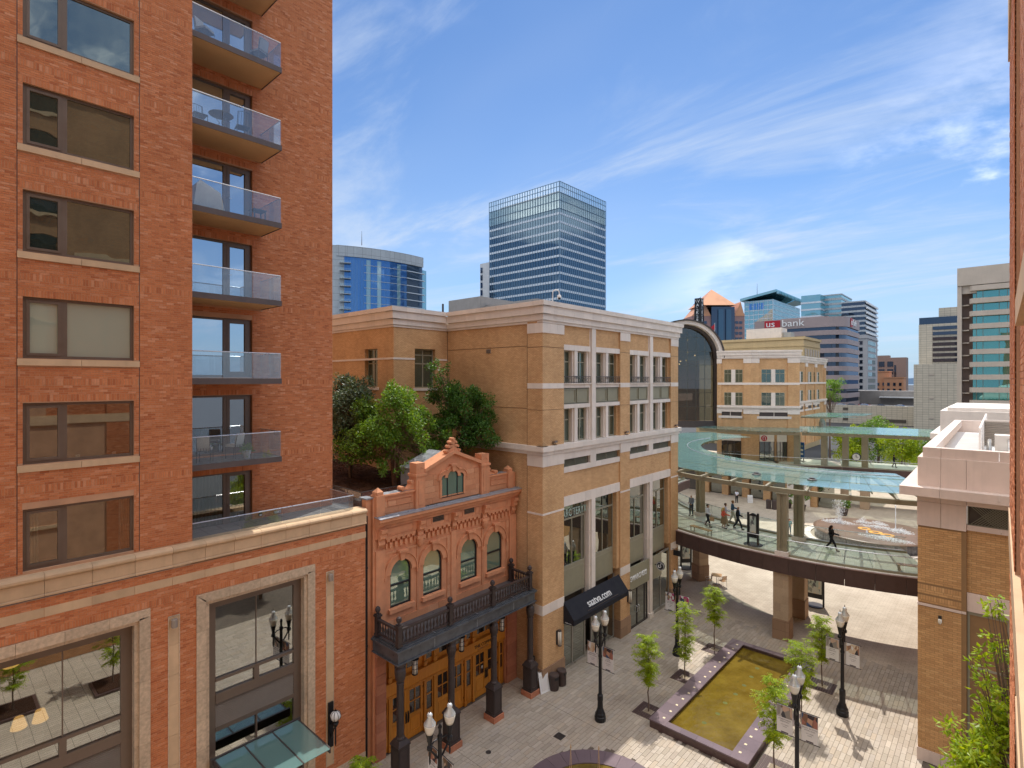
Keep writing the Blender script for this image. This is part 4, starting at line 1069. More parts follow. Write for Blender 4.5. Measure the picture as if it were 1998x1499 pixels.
side_window(mall, 'x', LX-.28, 20.15, 21.75, 16.35, 18.75, [('v', .5), ('h', .62), ('h', .84)])
side_window(mall, 'y', 18.9, -29.3, -27.9, 16.4, 18.75, [('v', .5), ('h', .62)], -1)
mb = MB(); mb.box(LX-.3, 20.0, 16.18, LX+.06, 21.9, 16.345); mb.build('sill', M['pale_stone'], mall)
mb = MB(); mb.box(-29.45, 18.56, 16.23, -27.75, 18.95, 16.395); mb.build('sill', M['pale_stone'], mall)
# street bays
BAYS = [(24.58, 27.29, 27.91, 30.69), (31.91, 34.60, 35.22, 37.94)]
GX = MX-.40
for ba, (a0, a1, b0, b1) in enumerate(BAYS):
    # stone pilaster between the pair of bays
    for z0, z1 in ((13.24, 15.2), (15.21, 16.6), (16.61, 18.6), (18.61, 19.94)):
        m_ = MB(); m_.box(MX-.9, a1+.10, z0, MX+.02, b0-.10, z1); m_.box(MX-.9, a1, z0, MX-.12, a1+.098, z1); m_.box(MX-.9, b0-.098, z0, MX-.12, b0, z1); m_.build('stone_pilaster', M['pale_stone'], mall)
    m_ = MB(); m_.box(MX-.5, a1+.003, 10.175, MX-.10, b0-.003, 11.53); m_.build('brick_panel', M['tan_brick'], mall)
    for za, zb_ in ((9.62, 10.17), (11.54, 12.72)): m_ = MB(); m_.box(MX-.6, a1+.003, za, MX-.03, b0-.003, zb_); m_.build('stone_block', M['pale_stone'], mall)
    for z0, z1 in (((3.75, 5.6), (5.61, 7.6), (7.61, 9.62)) if ba == 0 else ((0.0, 1.9), (1.91, 3.75), (3.76, 5.6), (5.61, 7.6), (7.61, 9.62))):
        m_ = MB(); m_.box(MX-.7, a1+.12, z0, MX-.02, b0-.10, z1); m_.box(MX-.7, a1+.02, z0, MX-.16, a1+.118, z1); m_.build('stone_pilaster', M['pale_stone'], mall)
    if ba == 1:
        m_ = MB(); m_.box(MX-.7, a1, 0, MX+.04, b0-.03, .32); m_.build('pilaster_base', M['pale_stone'], mall)
    else:
        m_ = MB(); m_.box(MX-.7, a1+.08, 3.60, MX+.02, b0-.06, 3.74); m_.build('pilaster_base', M['pale_stone'], mall)
    for a, b in ((a0, a1), (b0, b1)):
        w_ = b-a
        for za, zb_ in ((18.865, 20.06), (10.175, 11.53)): m_ = MB(); m_.box(MX-.5, a, za, MX-.10, b, zb_); m_.build('brick_panel', M['tan_brick'], mall)
        def band(z0, z1, x1, n, nm, x0=MX-.6):
            for i in range(n):
                m_ = MB(); m_.box(x0, a+w_*i/n+.003, z0, x1, a+w_*(i+1)/n-.003, z1); m_.build(nm, M['pale_stone'], mall)
        band(18.545, 18.86, MX-.03, 5, 'lintel_stone', MX-.9)
        band(16.385, 16.60, MX-.06, 5, 'ledge_stone', MX-.9); band(16.602, 16.65, MX+.05, 3, 'ledge_stone', MX-.9)
        band(15.205, 15.435, MX-.04, 5, 'strip_stone', MX-.9)
        band(11.54, 11.85, MX-.03, 5, 'strip_stone'); band(12.30, 12.72, MX-.03, 5, 'strip_stone'); band(9.62, 10.17, MX-.03, 5, 'lintel_stone', MX-.9)
        # recessed windows with a stone column between
        for z0, z1, lo in ((16.65, 18.54, False), (13.235, 15.20, True)):
            m_ = MB(); ym = a+w_*.425
            m_.box(MX-.5, ym-.15, z0+.002, MX-.16, ym+.25, z1-.002); m_.box(MX-.159, ym-.05, z0+.002, MX-.05, ym+.25, z1-.002)
            m_.build('stone_column', M['pale_stone'], mall)
            m_ = MB(); m_.box(MX-.5, b-.16, z0+.003, MX-.20, b, z1-.003); m_.build('reveal', M['tan_brick'] if b == b1 else M['pale_stone'], mall)
            bars = [('v', .55), ('h', .66)] if not lo else [('v', .55), ('h', .66)]
            side_window(mall, 'x', GX, a+.01, ym-.15, z0+.01, z1-.01, bars); side_window(mall, 'x', GX, ym+.25, b-.16, z0+.01, z1-.01, bars)
        # iron rail
        rl = thing('window_rail', None, None); rl.parent = mall; ORG[rl.name] = ORG[mall.name]; rl.location = (0, 0, 0)
        m_ = MB(); x = MX-.02
        m_.box(x-.02, a+.02, 17.02, x+.03, b-.02, 17.06); m_.box(x-.01, a+.02, 16.69, x+.02, b-.02, 16.72); m_.box(x-.01, a+.02, 16.95, x+.015, b-.02, 16.965)
        n = 11
        for i in range(n+1): m_.box(x-.008, a+.03+(w_-.06)*i/n-.010, 16.66, x+.008, a+.03+(w_-.06)*i/n+.010, 17.02)
        for c0 in (.09, .55, .73):
            for s in (0, 1):
                ya, yb = a+w_*(c0+.0), a+w_*(c0+.15)
                p, q = ((ya, 16.73), (yb, 16.94)) if s == 0 else ((ya, 16.94), (yb, 16.73))
                m_.tube((x, p[0], p[1]), (x, q[0], q[1]), .012, .012, 4)
        m_.build('rail', M['dark_metal'], rl)
        # olive spandrel panels
        m_ = MB(); m_.box(MX-.6, a+.01, 15.44, MX-.16, b-.01, 16.375); m_.build('spandrel_frame', M['olive_dark'], mall)
        for ya, yb in ((a+.08, a+w_*.47), (a+w_*.52, b-.08)):
            m_ = MB(); t = .05
            m_.box(MX-.2, ya, 15.52, MX-.11, ya+t, 16.30); m_.box(MX-.2, yb-t, 15.52, MX-.11, yb, 16.30); m_.box(MX-.2, ya+t, 15.52, MX-.11, yb-t, 15.52+t); m_.box(MX-.2, ya+t, 16.25, MX-.11, yb-t, 16.30); m_.box(MX-.2, ya+t, 15.57, MX-.145, yb-t, 16.25)
            m_.build('spandrel_panel', M['olive'], mall)
        # louvre slots
        lv = thing('louvre', None, None); lv.parent = mall; ORG[lv.name] = ORG[mall.name]; lv.location = (0, 0, 0)
        m_ = MB(); m_.box(MX-.4, a, 11.852, MX-.22, b, 12.298); m_.build('recess', M['dark_metal'], lv)
        m_ = MB()
        for i in range(7): m_.obox((MX-.215, a+.05, 11.88+i*.06), (.07, 0, -.025), (0, w_-.35, 0), (0, 0, .012))
        m_.box(MX-.21, a, 11.852, MX-.12, a+.05, 12.298); m_.box(MX-.21, b-.30, 11.852, MX-.12, b-.26, 12.298); m_.box(MX-.21, a+w_*.45, 11.852, MX-.13, a+w_*.45+.03, 12.298)
        m_.build('blades', M['olive_dark'], lv)
        # tall shop window
        wd = thing('shop_window', None, None); wd.parent = mall; ORG[wd.name] = ORG[mall.name]; wd.location = (0, 0, 0)
        x = MX-.42; ya, yb = a+.0, b-(.30 if b in (b1,) else .12)
        m_ = MB(); m_.box(x-.05, ya, 5.90, x+.05, yb, 6.02); m_.box(x-.05, ya, 9.50, x+.04, yb, 9.615); m_.box(x-.05, ya, 8.68, x+.05, yb, 8.77); m_.box(x-.05, ya, 6.02, x+.04, ya+.06, 9.5); m_.box(x-.05, yb-.06, 6.02, x+.04, yb, 9.5); m_.box(x-.04, (ya+yb)/2-.04, 6.02, x+.045, (ya+yb)/2+.02, 8.68)
        m_.build('frame', M['olive_frame'], wd)
        for p, q, za, zb_ in ((ya+.06, yb-.06, 8.77, 9.5), (ya+.06, (ya+yb)/2-.04, 6.02, 8.68), ((ya+yb)/2+.02, yb-.06, 6.02, 8.68)):
            m_ = MB(); m_.box(x-.012, p, za, x, q, zb_); m_.build('pane', M['shopfront_glass'], wd)
        if b == b1:
            m_ = MB(); m_.box(MX-.9, yb, 4.6, MX-.10, b, 9.615); m_.build('jamb', M['tan_brick'], mall)
        # olive panel under it
        m_ = MB(); m_.box(x-.1, ya, 4.25, x+.03, yb, 5.895); m_.build('apron_frame', M['olive_frame'], mall)
        m_ = MB(); m_.box(x+.03, ya+.07, 4.40, x+.045, yb-.16, 5.75); m_.build('apron_panel', M['olive'], mall)
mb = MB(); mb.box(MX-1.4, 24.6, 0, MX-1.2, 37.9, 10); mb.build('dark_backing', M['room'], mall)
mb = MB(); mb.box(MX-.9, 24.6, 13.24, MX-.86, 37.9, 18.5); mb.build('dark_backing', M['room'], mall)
# ground floor fronts
mb = MB()
x = MX-.45
for a, b in ((24.6, 27.3), (27.9, 30.6)):
    mb.box(x-.04, a, 0, x+.04, a+.10, 4.2); mb.box(x-.04, b-.10, 0, x+.04, b, 4.2); mb.box(x-.04, a+.1, 3.0, x+.04, b-.1, 3.12); mb.box(x-.04, (a+b)/2-.05, 0, x+.04, (a+b)/2+.05, 3.0); mb.box(x-.04, a+.1, 0, x+.03, b-.1, .14)
mb.build('shopfront_frame', M['steel'], mall)
for a, b in ((24.7, 25.9), (26.0, 27.2), (28.0, 29.2), (29.3, 30.5)):
    m_ = MB(); m_.box(x-.01, a, .14, x+.005, b, 3.0); m_.build('shopfront_pane', M['shopfront_glass'], mall)
m_ = MB(); m_.box(MX-.12, 31.93, 2.72, MX-.02, 34.62, 4.24); m_.build('fascia', M['olive'], mall)
m_ = MB(); m_.box(MX-.12, 35.24, 2.6, MX-.04, 36.5, 4.24); m_.build('fascia', M['olive'], mall)
x = MX-.18
dd = thing('glass_door', None, None); dd.parent = mall; ORG[dd.name] = ORG[mall.name]; dd.location = (0, 0, 0)
m_ = MB()
for y in (31.95, 32.05, 33.1, 34.15, 34.5): m_.box(x-.04, y, 0, x+.05, y+.08, 2.7)
m_.box(x-.04, 31.95, 2.6, x+.05, 34.58, 2.72); m_.box(x-.04, 31.95, 0, x+.05, 34.58, .12); m_.build('frame', M['dark_metal'], dd)
for a, b in ((32.13, 33.1), (33.18, 34.15), (34.23, 34.5)):
    m_ = MB(); m_.box(x-.01, a, .12, x+.01, b, 2.6); m_.build('pane', M['shopfront_glass'], dd)
for y in (33.0, 33.28):
    m_ = MB(); m_.path([(x+.04, y, .95), (x+.12, y, 1.0), (x+.12, y, 1.35), (x+.04, y, 1.4)], .018, 6); m_.build('handle', M['aluminium'], dd)
m_ = MB()
for y in (35.24, 36.5, 37.85): m_.box(x-.04, y, 0, x+.05, y+.07, 4.2)
m_.box(x-.04, 35.3, 0, x+.05, 37.9, .25); m_.box(x-.04, 36.5, 4.1, x+.05, 37.9, 4.24); m_.build('shopfront_frame', M['steel'], mall)
for a, b, z in ((35.31, 36.5, 2.6), (36.57, 37.85, 4.1)):
    m_ = MB(); m_.box(x-.01, a, .25, x+.005, b, z); m_.build('shopfront_pane', M['shopfront_glass'], mall)
text("ARC'TERYX", M['sign_mint'], mall, (MX-.37, 24.92, 8.86), (0, 1, 0), (0, 0, 1), .62, .015, 'lettering', 0.70, spacing=1.1)
text('SWAROVSKI', M['sign_white'], mall, (MX-.005, 31.97, 3.30), (0, 1, 0), (0, 0, 1), .50, .03, 'lettering', 0.80)
aw = thing('awning', 'black canvas awning over the shop door with white lettering', 'awning', (MX, 27.6, 3.1))
m_ = MB()
A0, A1, F0, F1 = (MX, 24.56, 4.22), (MX, 30.46, 4.22), (-17.62, 24.52, 3.36), (-17.62, 30.46, 3.36)
m_.prism([A0, A1, F1, F0], (.01, 0, .02)); m_.prism([F0, F1, (-17.62, 30.46, 3.10), (-17.62, 24.52, 3.10)], (.012, 0, 0))
for y, s in ((24.53, 1), (30.45, 1)): m_.prism([(MX, y, 4.22), (-17.62, y, 3.36), (-17.62, y, 3.10), (MX, y, 3.02)], (0, .012, 0))
m_.build('canvas', M['awning'], aw)
sl = Vector((.73, 0, -.86)).normalized()
text('saatva.com', M['sign_white'], aw, (-17.78, 26.25, 3.585), (0, 1, 0), (-.73, 0, .86), .62, .03, 'lettering', 0.92)
m_ = MB(); m_.box(-17.70, 26.0, 3.47, -17.66, 29.3, 3.50); m_.build('letter_bar', M['dark_metal'], aw)
text('saatva.com', M['sign_white'], aw, (MX+.12, 24.515, 3.12), (1, 0, 0), (0, 0, 1), .10, .002, 'lettering')
sw = thing('round_sign', 'round black hanging shop sign with a pale swan emblem by the skybridge', 'sign', (MX, 35.46, 3.4))
m_ = MB(); m_.tube((MX-.02, 35.46, 3.63), (MX+.12, 35.46, 3.63), .03, .03, 8); m_.tube((MX+.42, 35.40, 3.61), (MX+.42, 35.52, 3.61), .30, .30, 24); m_.build('disc', M['black_frame'], sw)
m_ = MB(); m_.path([(MX+.42+.27*math.cos(a), 35.393, 3.61+.27*math.sin(a)) for a in [2*math.pi*i/24 for i in range(25)]], .012, 4)
m_.path([(MX+.42+p, 35.392, 3.61+q) for p, q in ((.12, .16), (.05, .19), (.0, .14), (.03, .05), (.06, -.04), (.0, -.10), (-.10, -.10), (-.16, -.02), (-.12, .06), (-.05, .03))], [.012, .016, .016, .018, .022, .03, .035, .03, .02, .01], 6); m_.build('emblem', M['sign_white'], sw)
sc_l = ['tube wall sconce on the corner pier above the two bins', 'tube wall sconce on the pier beside the dark glass shop door']
sco = local('wall_sconce', sc_l[0], 'light', 'tube sconces on the brick piers')
m_ = MB(); m_.box(0, -.12, -.38, .06, .12, .38); m_.lathe((.17, 0, -.44), [(.11, 0), (.11, .06), (.10, .07)], 14); m_.lathe((.17, 0, .37), [(.10, 0), (.11, .01), (.11, .07)], 14)
for i in range(4):
    a = math.pi/4+math.pi*i/2; m_.tube((.17+.11*math.cos(a), .11*math.sin(a), -.38), (.17+.11*math.cos(a), .11*math.sin(a), .38), .008, .008, 4)
m_.build('bracket', M['dark_metal'], sco)
m_ = MB(); m_.lathe((.17, 0, -.37), [(.10, 0), (.10, .74)], 14); m_.build('shade', M['lamp_glass'], sco, True)
put(sco, (MX+.002, 23.95, 2.48)); put(copy_tree(sco), (MX+.002, 31.65, 2.5), 0, sc_l[1])
fl_l = ['small uplight on the stone ledge at the corner pier', 'small uplight on the stone ledge at the middle pier', 'small uplight on the stone ledge at the pier beside the glass gallery']
flo = local('ledge_uplight', fl_l[0], 'light', 'uplights on the stone ledge')
m_ = MB(); m_.box(-.05, -.09, 0, .10, .09, .03); m_.tube((.05, 0, .03), (.05, 0, .11), .015, .015, 6); m_.obox((-.04, -.13, .10), (.16, 0, .05), (0, .26, 0), (-.03, 0, .10)); m_.build('housing', M['bronze'], flo)
put(flo, (MX+.10, 23.6, 13.24))
for i, y in enumerate((31.3, 38.6)): put(copy_tree(flo), (MX+.10, y, 13.24), 0, fl_l[i+1])
cc = thing('security_camera', 'white security camera hanging from a curved pole on the cornice corner', 'camera', (-18.15, 23.3, 21.12))
m_ = MB(); bx_, by_ = -18.2, 23.35
pts = [(bx_, by_, 21.12), (bx_, by_, 21.62)]+[(bx_+.0+.15-.15*math.cos(a), by_+(.10-.10*math.cos(a)), 21.62+.16*math.sin(a)) for a in [math.pi*i/8 for i in range(1, 9)]]+[(bx_+.30, by_+.20, 21.50)]
m_.path(pts, .028, 8); m_.box(bx_-.07, by_-.07, 21.12, bx_+.07, by_+.07, 21.14); m_.build('pole', M['white_paint'], cc)
m_ = MB(); m_.lathe((bx_+.30, by_+.20, 21.33), [(.11, 0), (.12, .06), (.09, .15), (.03, .18)], 12); m_.build('housing', M['sign_white'], cc)
m_ = MB(); m_.ball((bx_+.30, by_+.20, 21.33), .09, 10, 6); m_.build('dome', M['black_frame'], cc)
wv = thing('wall_vent', 'small square vent in the plain tan brick side wall', 'vent', (-22.4, 22.74, 18.6))
m_ = MB(); m_.box(-22.72, 22.715, 18.42, -22.36, 22.748, 18.66); m_.build('frame', M['louvre'], wv)
m_ = MB()
for i in range(4): m_.box(-22.70, 22.70, 18.44+i*.055, -22.38, 22.714, 18.465+i*.055)
m_.build('slats', M['dark_metal'], wv)
# low roof structures behind the parapet
rs = thing('roof_screen', 'pale stepped roof parapet rising behind the cornice beside the brick tower', 'parapet', (-33, 27, 20.7))
m_ = MB(); m_.box(-43, 24, 20.7, -35.5, 30, 21.9); m_.build('upper_parapet', M['pale_stone'], rs)
m_ = MB(); m_.box(-37, 21.5, 20.7, -33.2, 23.5, 21.55); m_.build('lower_parapet', M['pale_stone'], rs)
rv = local('roof_vent', 'small white mushroom vent on the roof behind the cornice', 'vent')
m_ = MB(); m_.lathe((0, 0, 0), [(.10, 0), (.10, .5), (.22, .52), (.22, .66), (.12, .78), (.02, .8)], 10); m_.build('cowl', M['white_paint'], rv); put(rv, (-28.5, 27.0, 20.7))

# ------------------------------------------------------------------ ground, paving and pool
M['asphalt'] = m_plain('asphalt', (.07,.07,.072), 0.9, var=0.2, scale=0.3, bump=0.2)
M['paver'] = m_pieces('paver', [(.44,.37,.30), (.50,.425,.345), (.47,.40,.32), (.54,.465,.38), (.41,.35,.28), (.51,.42,.325), (.46,.40,.34), (.57,.49,.40)], 0.82, 0.12, 0.2, stain=((.30,.25,.195), 0.4))
M['paver_bed'] = m_plain('paver_bed', (.15,.12,.095), 0.95, var=0.2, bump=0.1)
M['plaza_paver'] = m_bricktex('plaza_pavers', (.58,.49,.385), (.64,.55,.435), (.46,.38,.30), 0.4, 0.2, 0.012, 0.85)
M['granite'] = m_pieces('purple_granite', [(.185,.135,.155), (.21,.155,.175), (.17,.125,.145), (.225,.165,.18)], 0.32, 0.2, 0.05, fine=90)
M['granite_dark'] = m_plain('dark_granite', (.10,.062,.058), 0.35, var=0.2, scale=6, bump=0.03)
M['grate'] = m_plain('tree_grate', (.085,.052,.048), 0.6, var=0.2, scale=8, bump=0.1)
M['soil'] = m_plain('soil', (.30,.24,.17), 0.95, var=0.3, scale=20, bump=0.4)
M['mulch'] = m_pieces('mulch', [(.05,.022,.012), (.085,.038,.02), (.12,.055,.03), (.07,.03,.017)], 0.95, 0.3, 0.5)
def m_pool():
    m, N, L, out = nodes('pool_water')
    v = coords(N)
    n1 = noise(N, v, 0.9, 6, 0.62)
    c = mixcol(N, mr(N, n1, 0.35, 0.7), (.125,.080,.010), (.205,.140,.022))
    c = mixcol(N, mr(N, noise(N, v, 2.6, 4, 0.7), 0.62, 0.8, 0, .5), c, (.07,.08,.02))
    p = N('ShaderNodeBsdfPrincipled', {'Base Color': c, 'Roughness': 0.04, 'IOR': 1.45, 'Specular IOR Level': 0.6})
    rip = noise(N, coords(N, False, (1, .55, 1)), 2.2, 4, 0.55)
    b = N('ShaderNodeBump', {'Height': rip, 'Strength': 0.9, 'Distance': 0.06}); L(b.outputs[0], p.inputs['Normal']); L(p.outputs[0], out.inputs[0])
    return m
M['pool'] = m_pool()
mb = MB(); mb.face([(-900,-900,-.06),(900,-900,-.06),(900,2500,-.06),(-900,2500,-.06)]); tag(mb.build('ground', M['asphalt']), kind='structure')
M['street_paver'] = m_bricktex('street_pavers', (.52,.44,.35), (.60,.51,.41), (.24,.20,.155), 0.2, 0.6, 0.012)
mb = MB(); mb.face([(-20.6,-45,-.03),(6,-45,-.03),(6,10.3,-.03),(-20.6,10.3,-.03)]); tag(mb.build('near_street_paving', M['street_paver']), kind='structure')
mb = MB(); mb.face([(-20.6,10.3,-.03),(12,10.3,-.03),(12,38.2,-.03),(-20.6,38.2,-.03)]); street = tag(mb.build('street_paving', M['paver_bed']), kind='structure')
mb = MB(); mb.face([(-90,38.0,-.02),(14,38.0,-.02),(14,128,-.02),(-90,128,-.02)]); tag(mb.build('plaza_paving', M['plaza_paver']), kind='structure')
PVB = []
x = -20.35; i = 0
rr = random.Random(5)
while x < -2.7:
    y = 10.6-rr.uniform(0, .6)
    while y < 38.0:
        y2 = y+.6
        ym = (y+y2)/2
        inpool = -12.6 < x+.1 < -8.05 and 23.9 < ym < 34.7
        incirc = (x+.1+11.85)**2+(ym-18.0)**2 < 3.15**2
        if not inpool and not incirc and y2 > 11: PVB.append((x+.006, y+.006, -.04, x+.194, y2-.006, rr.uniform(-.0015, .002)))
        y = y2
    x += .2; i += 1
pieces('paver', PVB, M['paver'], street, 300)
mb = MB()
for yy in (16.4, 22.0, 27.6, 33.2): mb.box(-20.3, yy-.006, -.02, -13.1, yy+.006, .004)
tag(mb.build('movement_joint', M['paver_bed'], street), kind='stuff')
# round dark granite pool edge at the foot of the picture
rp = thing('round_fountain', 'round purple granite fountain rim with two slender rod jets at the bottom edge', 'fountain', (-11.85, 18.0, 0))
for k in range(28):
    a0, a1 = 2*math.pi*k/28+.002, 2*math.pi*(k+1)/28-.002
    q = [(-11.85+r*math.cos(a), 18+r*math.sin(a), -.03) for r, a in ((2.35, a0), (3.2, a0), (3.2, (a0+a1)/2), (3.2, a1), (2.35, a1), (2.35, (a0+a1)/2))]
    m_ = MB(); m_.prism(q, (0, 0, .05)); m_.build('rim_stone', M['granite'], rp)
m_ = MB(); m_.lathe((-11.85, 18, 0), [(2.34, -.05), (2.34, -.01)], 48); m_.build('water', M['pool'], rp)
for x, y in ((-13.35, 18.35), (-12.42, 19.05)):
    m_ = MB(); m_.lathe((x, y, 0), [(.05, -.01), (.05, .25), (.03, .28)], 8)
    m_.tube((x-.06, y, .25), (x, y, 1.42), .012, .010, 5); m_.tube((x+.06, y, .25), (x, y, 1.42), .012, .010, 5); m_.lathe((x, y, 1.40), [(.03, 0), (.035, .04), (.012, .16)], 8); m_.build('rod_jet', M['buff_stone'], rp)
# reflecting pool
pl = thing('reflecting_pool', 'long rectangular pool of brownish water with purple granite coping', 'pool', (-10.4, 29.3, 0))
PXA, PXB, PYA, PYB, PZ = -12.65, -8.0, 23.8, 34.8, .40
m_ = MB()
m_.box(PXA+.03, PYA+.03, -.03, PXA+.75, PYB-.03, PZ-.06); m_.box(PXB-.75, PYA+.03, -.03, PXB-.03, PYB-.03, PZ-.06); m_.box(PXA+.75, PYA+.03, -.03, PXB-.75, PYA+.36, PZ-.06); m_.box(PXA+.75, PYB-.36, -.03, PXB-.75, PYB-.03, PZ-.06)
m_.build('pool_wall', M['granite_dark'], pl)
def coping(x0, y0, x1, y1, n, ax):
    for i in range(n):
        m_ = MB()
        if ax == 'y': m_.box(x0, y0+(y1-y0)*i/n+.003, PZ-.058, x1, y0+(y1-y0)*(i+1)/n-.003, PZ)
        else: m_.box(x0+(x1-x0)*i/n+.003, y0, PZ-.058, x1-(x1-x0)*(n-1-i)/n-.003, y1, PZ)
        m_.build('coping_stone', M['granite'], pl)
coping(PXA, PYA, PXA+.80, PYB, 12, 'y'); coping(PXB-.80, PYA, PXB, PYB, 12, 'y'); coping(PXA+.802, PYA, PXB-.802, PYA+.40, 4, 'x'); coping(PXA+.802, PYB-.40, PXB-.802, PYB, 4, 'x')
m_ = MB(); m_.box(PXA+.76, PYA+.37, -.02, PXB-.76, PYB-.37, .20); m_.build('water', M['pool'], pl)
M['coping_light'] = m_plain('coping_light', (.80,.66,.42), 0.5, var=0.05, bump=0)
for i in range(15):
    y = PYA+.55+i*.70
    for x in (PXA+.52, PXB-.52):
        m_ = MB(); m_.box(x-.055, y-.055, PZ-.03, x+.055, y+.055, PZ+.006); m_.build('inset_light', M['coping_light'], pl)
mossm = m_plain('algae', (.10,.11,.02), 0.8, var=0.3, bump=0.2)
for i in range(7):
    x, y = -10.5+rr.uniform(-.25, .25), 25.6+i*1.15
    m_ = MB(); m_.lathe((x, y, .195), [(.14, 0), (.10, .012), (.03, .018)], 8); m_.build('algae_patch', mossm, pl)
# ------------------------------------------------------------------ foliage
def rnd_dir(r, up=0.0):
    while True:
        v = Vector((r.uniform(-1, 1), r.uniform(-1, 1), r.uniform(-1, 1)))
        if 0.05 < v.length < 1: break
    v.normalize(); v.z += up
    return v.normalized()
class Leaves:
    """leaf-sized faces gathered quickly"""
    def __init__(s): s.v = []; s.f = []
    def leaf(s, p, d, L_, W, nrm):
        side = d.cross(nrm)
        if side.length < 1e-4: side = d.orthogonal()
        side.normalize(); m = p+d*(L_*.45); b = len(s.v); up = side.cross(d)*(-W*.18)
        s.v += [tuple(p), tuple(m+side*W*.5+up), tuple(p+d*L_), tuple(m-side*W*.5+up)]
        s.f.append((b, b+1, b+2, b+3))
    def build(s, name, mat, parent):
        off = np.array(ORG.get(parent.name, (0, 0, 0)), float)
        me = bpy.data.meshes.new(name); me.from_pydata((np.array(s.v)-off).tolist(), [], s.f); me.materials.append(mat)
        o = bpy.data.objects.new(name, me); COL.objects.link(o); o.parent = parent; ORG[o.name] = tuple(off)
        return o
M['leaf_bright'] = m_leaf('leaf_bright', [(.17,.28,.010), (.27,.39,.014), (.37,.47,.02), (.22,.33,.012), (.44,.52,.03)], 0.45)
M['leaf_mid'] = m_leaf('leaf_mid', [(.085,.19,.02), (.14,.27,.03), (.19,.33,.04), (.105,.22,.022), (.25,.38,.07)], 0.38)
M['leaf_dark'] = m_leaf('leaf_dark', [(.035,.105,.018), (.06,.155,.024), (.085,.20,.03), (.045,.125,.02), (.13,.27,.04)], 0.3)
M['leaf_blue'] = m_leaf('leaf_blue', [(.06,.10,.06), (.10,.15,.09), (.16,.22,.13), (.05,.09,.05), (.24,.30,.20)], 0.22)
M['bark'] = m_plain('bark', (.17,.12,.09), 0.9, var=0.3, scale=12, bump=0.4)
M['bark_red'] = m_plain('bark_red', (.24,.13,.085), 0.85, var=0.3, scale=10, bump=0.4)
def young_tree(seed, h=4.1, w=.75, low=1.35):
    """thin stake of a trunk under an airy column of drooping compound leaves"""
    r = random.Random(seed)
    t = local('young_tree', None, 'tree', 'young trees in iron grates beside the pool')
    tm = MB(); pts = [Vector((0, 0, 0))]
    for i in range(1, 9): pts.append(Vector((r.uniform(-.035, .035), r.uniform(-.035, .035), h*.93*i/8)))
    tm.path(pts, [.038-.0036*i for i in range(9)], 6)
    lv = Leaves()
    nb = 34
    for k in range(nb):
        f = (k+r.random()*.8)/nb
        z = low+(h*.97-low)*f
        a = k*2.4+r.uniform(-.5, .5)
        ww = w*(math.sin(math.pi*(.20+.72*(1-f)))**.8)*r.uniform(.5, 1.15)
        p0 = Vector((0, 0, z-.15)); tip = Vector((math.cos(a)*ww, math.sin(a)*ww, z+r.uniform(-.05, .28)))
        mid = (p0+tip)/2+Vector((0, 0, .07))
        tm.path([p0, mid, tip], [.010, .007, .003], 4)
        for s in range(17):
            q = p0.lerp(tip, r.uniform(.30, 1.08)); ra = r.uniform(0, 6.28); d = Vector((math.cos(ra), math.sin(ra), r.uniform(-.75, .15))).normalized()
            L_ = r.uniform(.18, .32)
            for j in range(7):
                u = q+d*(L_*(j+1)/7)-Vector((0, 0, .05*(j/7)**2))
                sd = d.cross(Vector((0, 0, 1))).normalized()*(1 if j % 2 else -1)
                lv.leaf(u, (d*.55+sd+Vector((0, 0, r.uniform(-.5, -.1)))).normalized(), r.uniform(.085, .15), r.uniform(.036, .056), Vector((r.uniform(-.3, .3), r.uniform(-.3, .3), 1)))
    tm.build('trunk', M['bark'], t); lv.build('crown', M['leaf_bright'], t)
    return t
YT = [(-13.25, 24.9, 4.05, 'young street tree left of the pool, nearest the two dark bins'), (-13.25, 29.15, 4.3, 'young street tree in front of the lamp post by the silver round sign'), (-13.25, 33.4, 4.05, 'young street tree left of the pool, nearest the chairs under the bridge'),
      (-7.28, 24.95, 4.0, 'young street tree right of the pool, left of the nearest right lamp post'), (-7.28, 29.2, 4.2, 'young street tree right of the pool behind the nearest right lamp globes'), (-7.28, 33.4, 3.9, 'young street tree right of the pool beside the bridge pier and lamp banners')]
for i, (x, y, h, lb) in enumerate(YT):
    t = young_tree(40+i, h, (.72, .62, .70, .72, .80, .62)[i], (1.5, 1.1, 1.75, 1.2, 1.35, 1.5)[i]); put(t, (x, y, 0), 0, lb)
    g = thing('tree_grate', 'dark square tree grate set in the paving under '+['the tree nearest the bins', 'the tree by the left lamp post', 'the tree nearest the chairs', 'the nearest right tree', 'the middle right tree', 'the far right tree'][i], 'grate', (x, y, 0), 'tree grates beside the pool')
    m_ = MB(); s = .62; o_ = .05
    for k in range(10):
        xx = x-s+k*.124
        if abs(xx+.06-x) < .2: m_.box(xx+.006, y-s, .001, xx+.118, y-.2, .012); m_.box(xx+.006, y+.2, .001, xx+.118, y+s, .012)
        else: m_.box(xx+.006, y-s, .001, xx+.118, y+s, .012)
    m_.build('cover', M['grate'], g)
    m_ = MB(); m_.box(x-.195, y-.195, .001, x+.195, y+.195, .008); m_.build('soil', M['soil'], g)
t = young_tree(77, 2.5, .55, .5); put(t, (-17.95, 11.25, 0), 0, 'small yellow green tree top at the bottom edge beside the brick tower base')
t['group'] = 'young trees in iron grates'
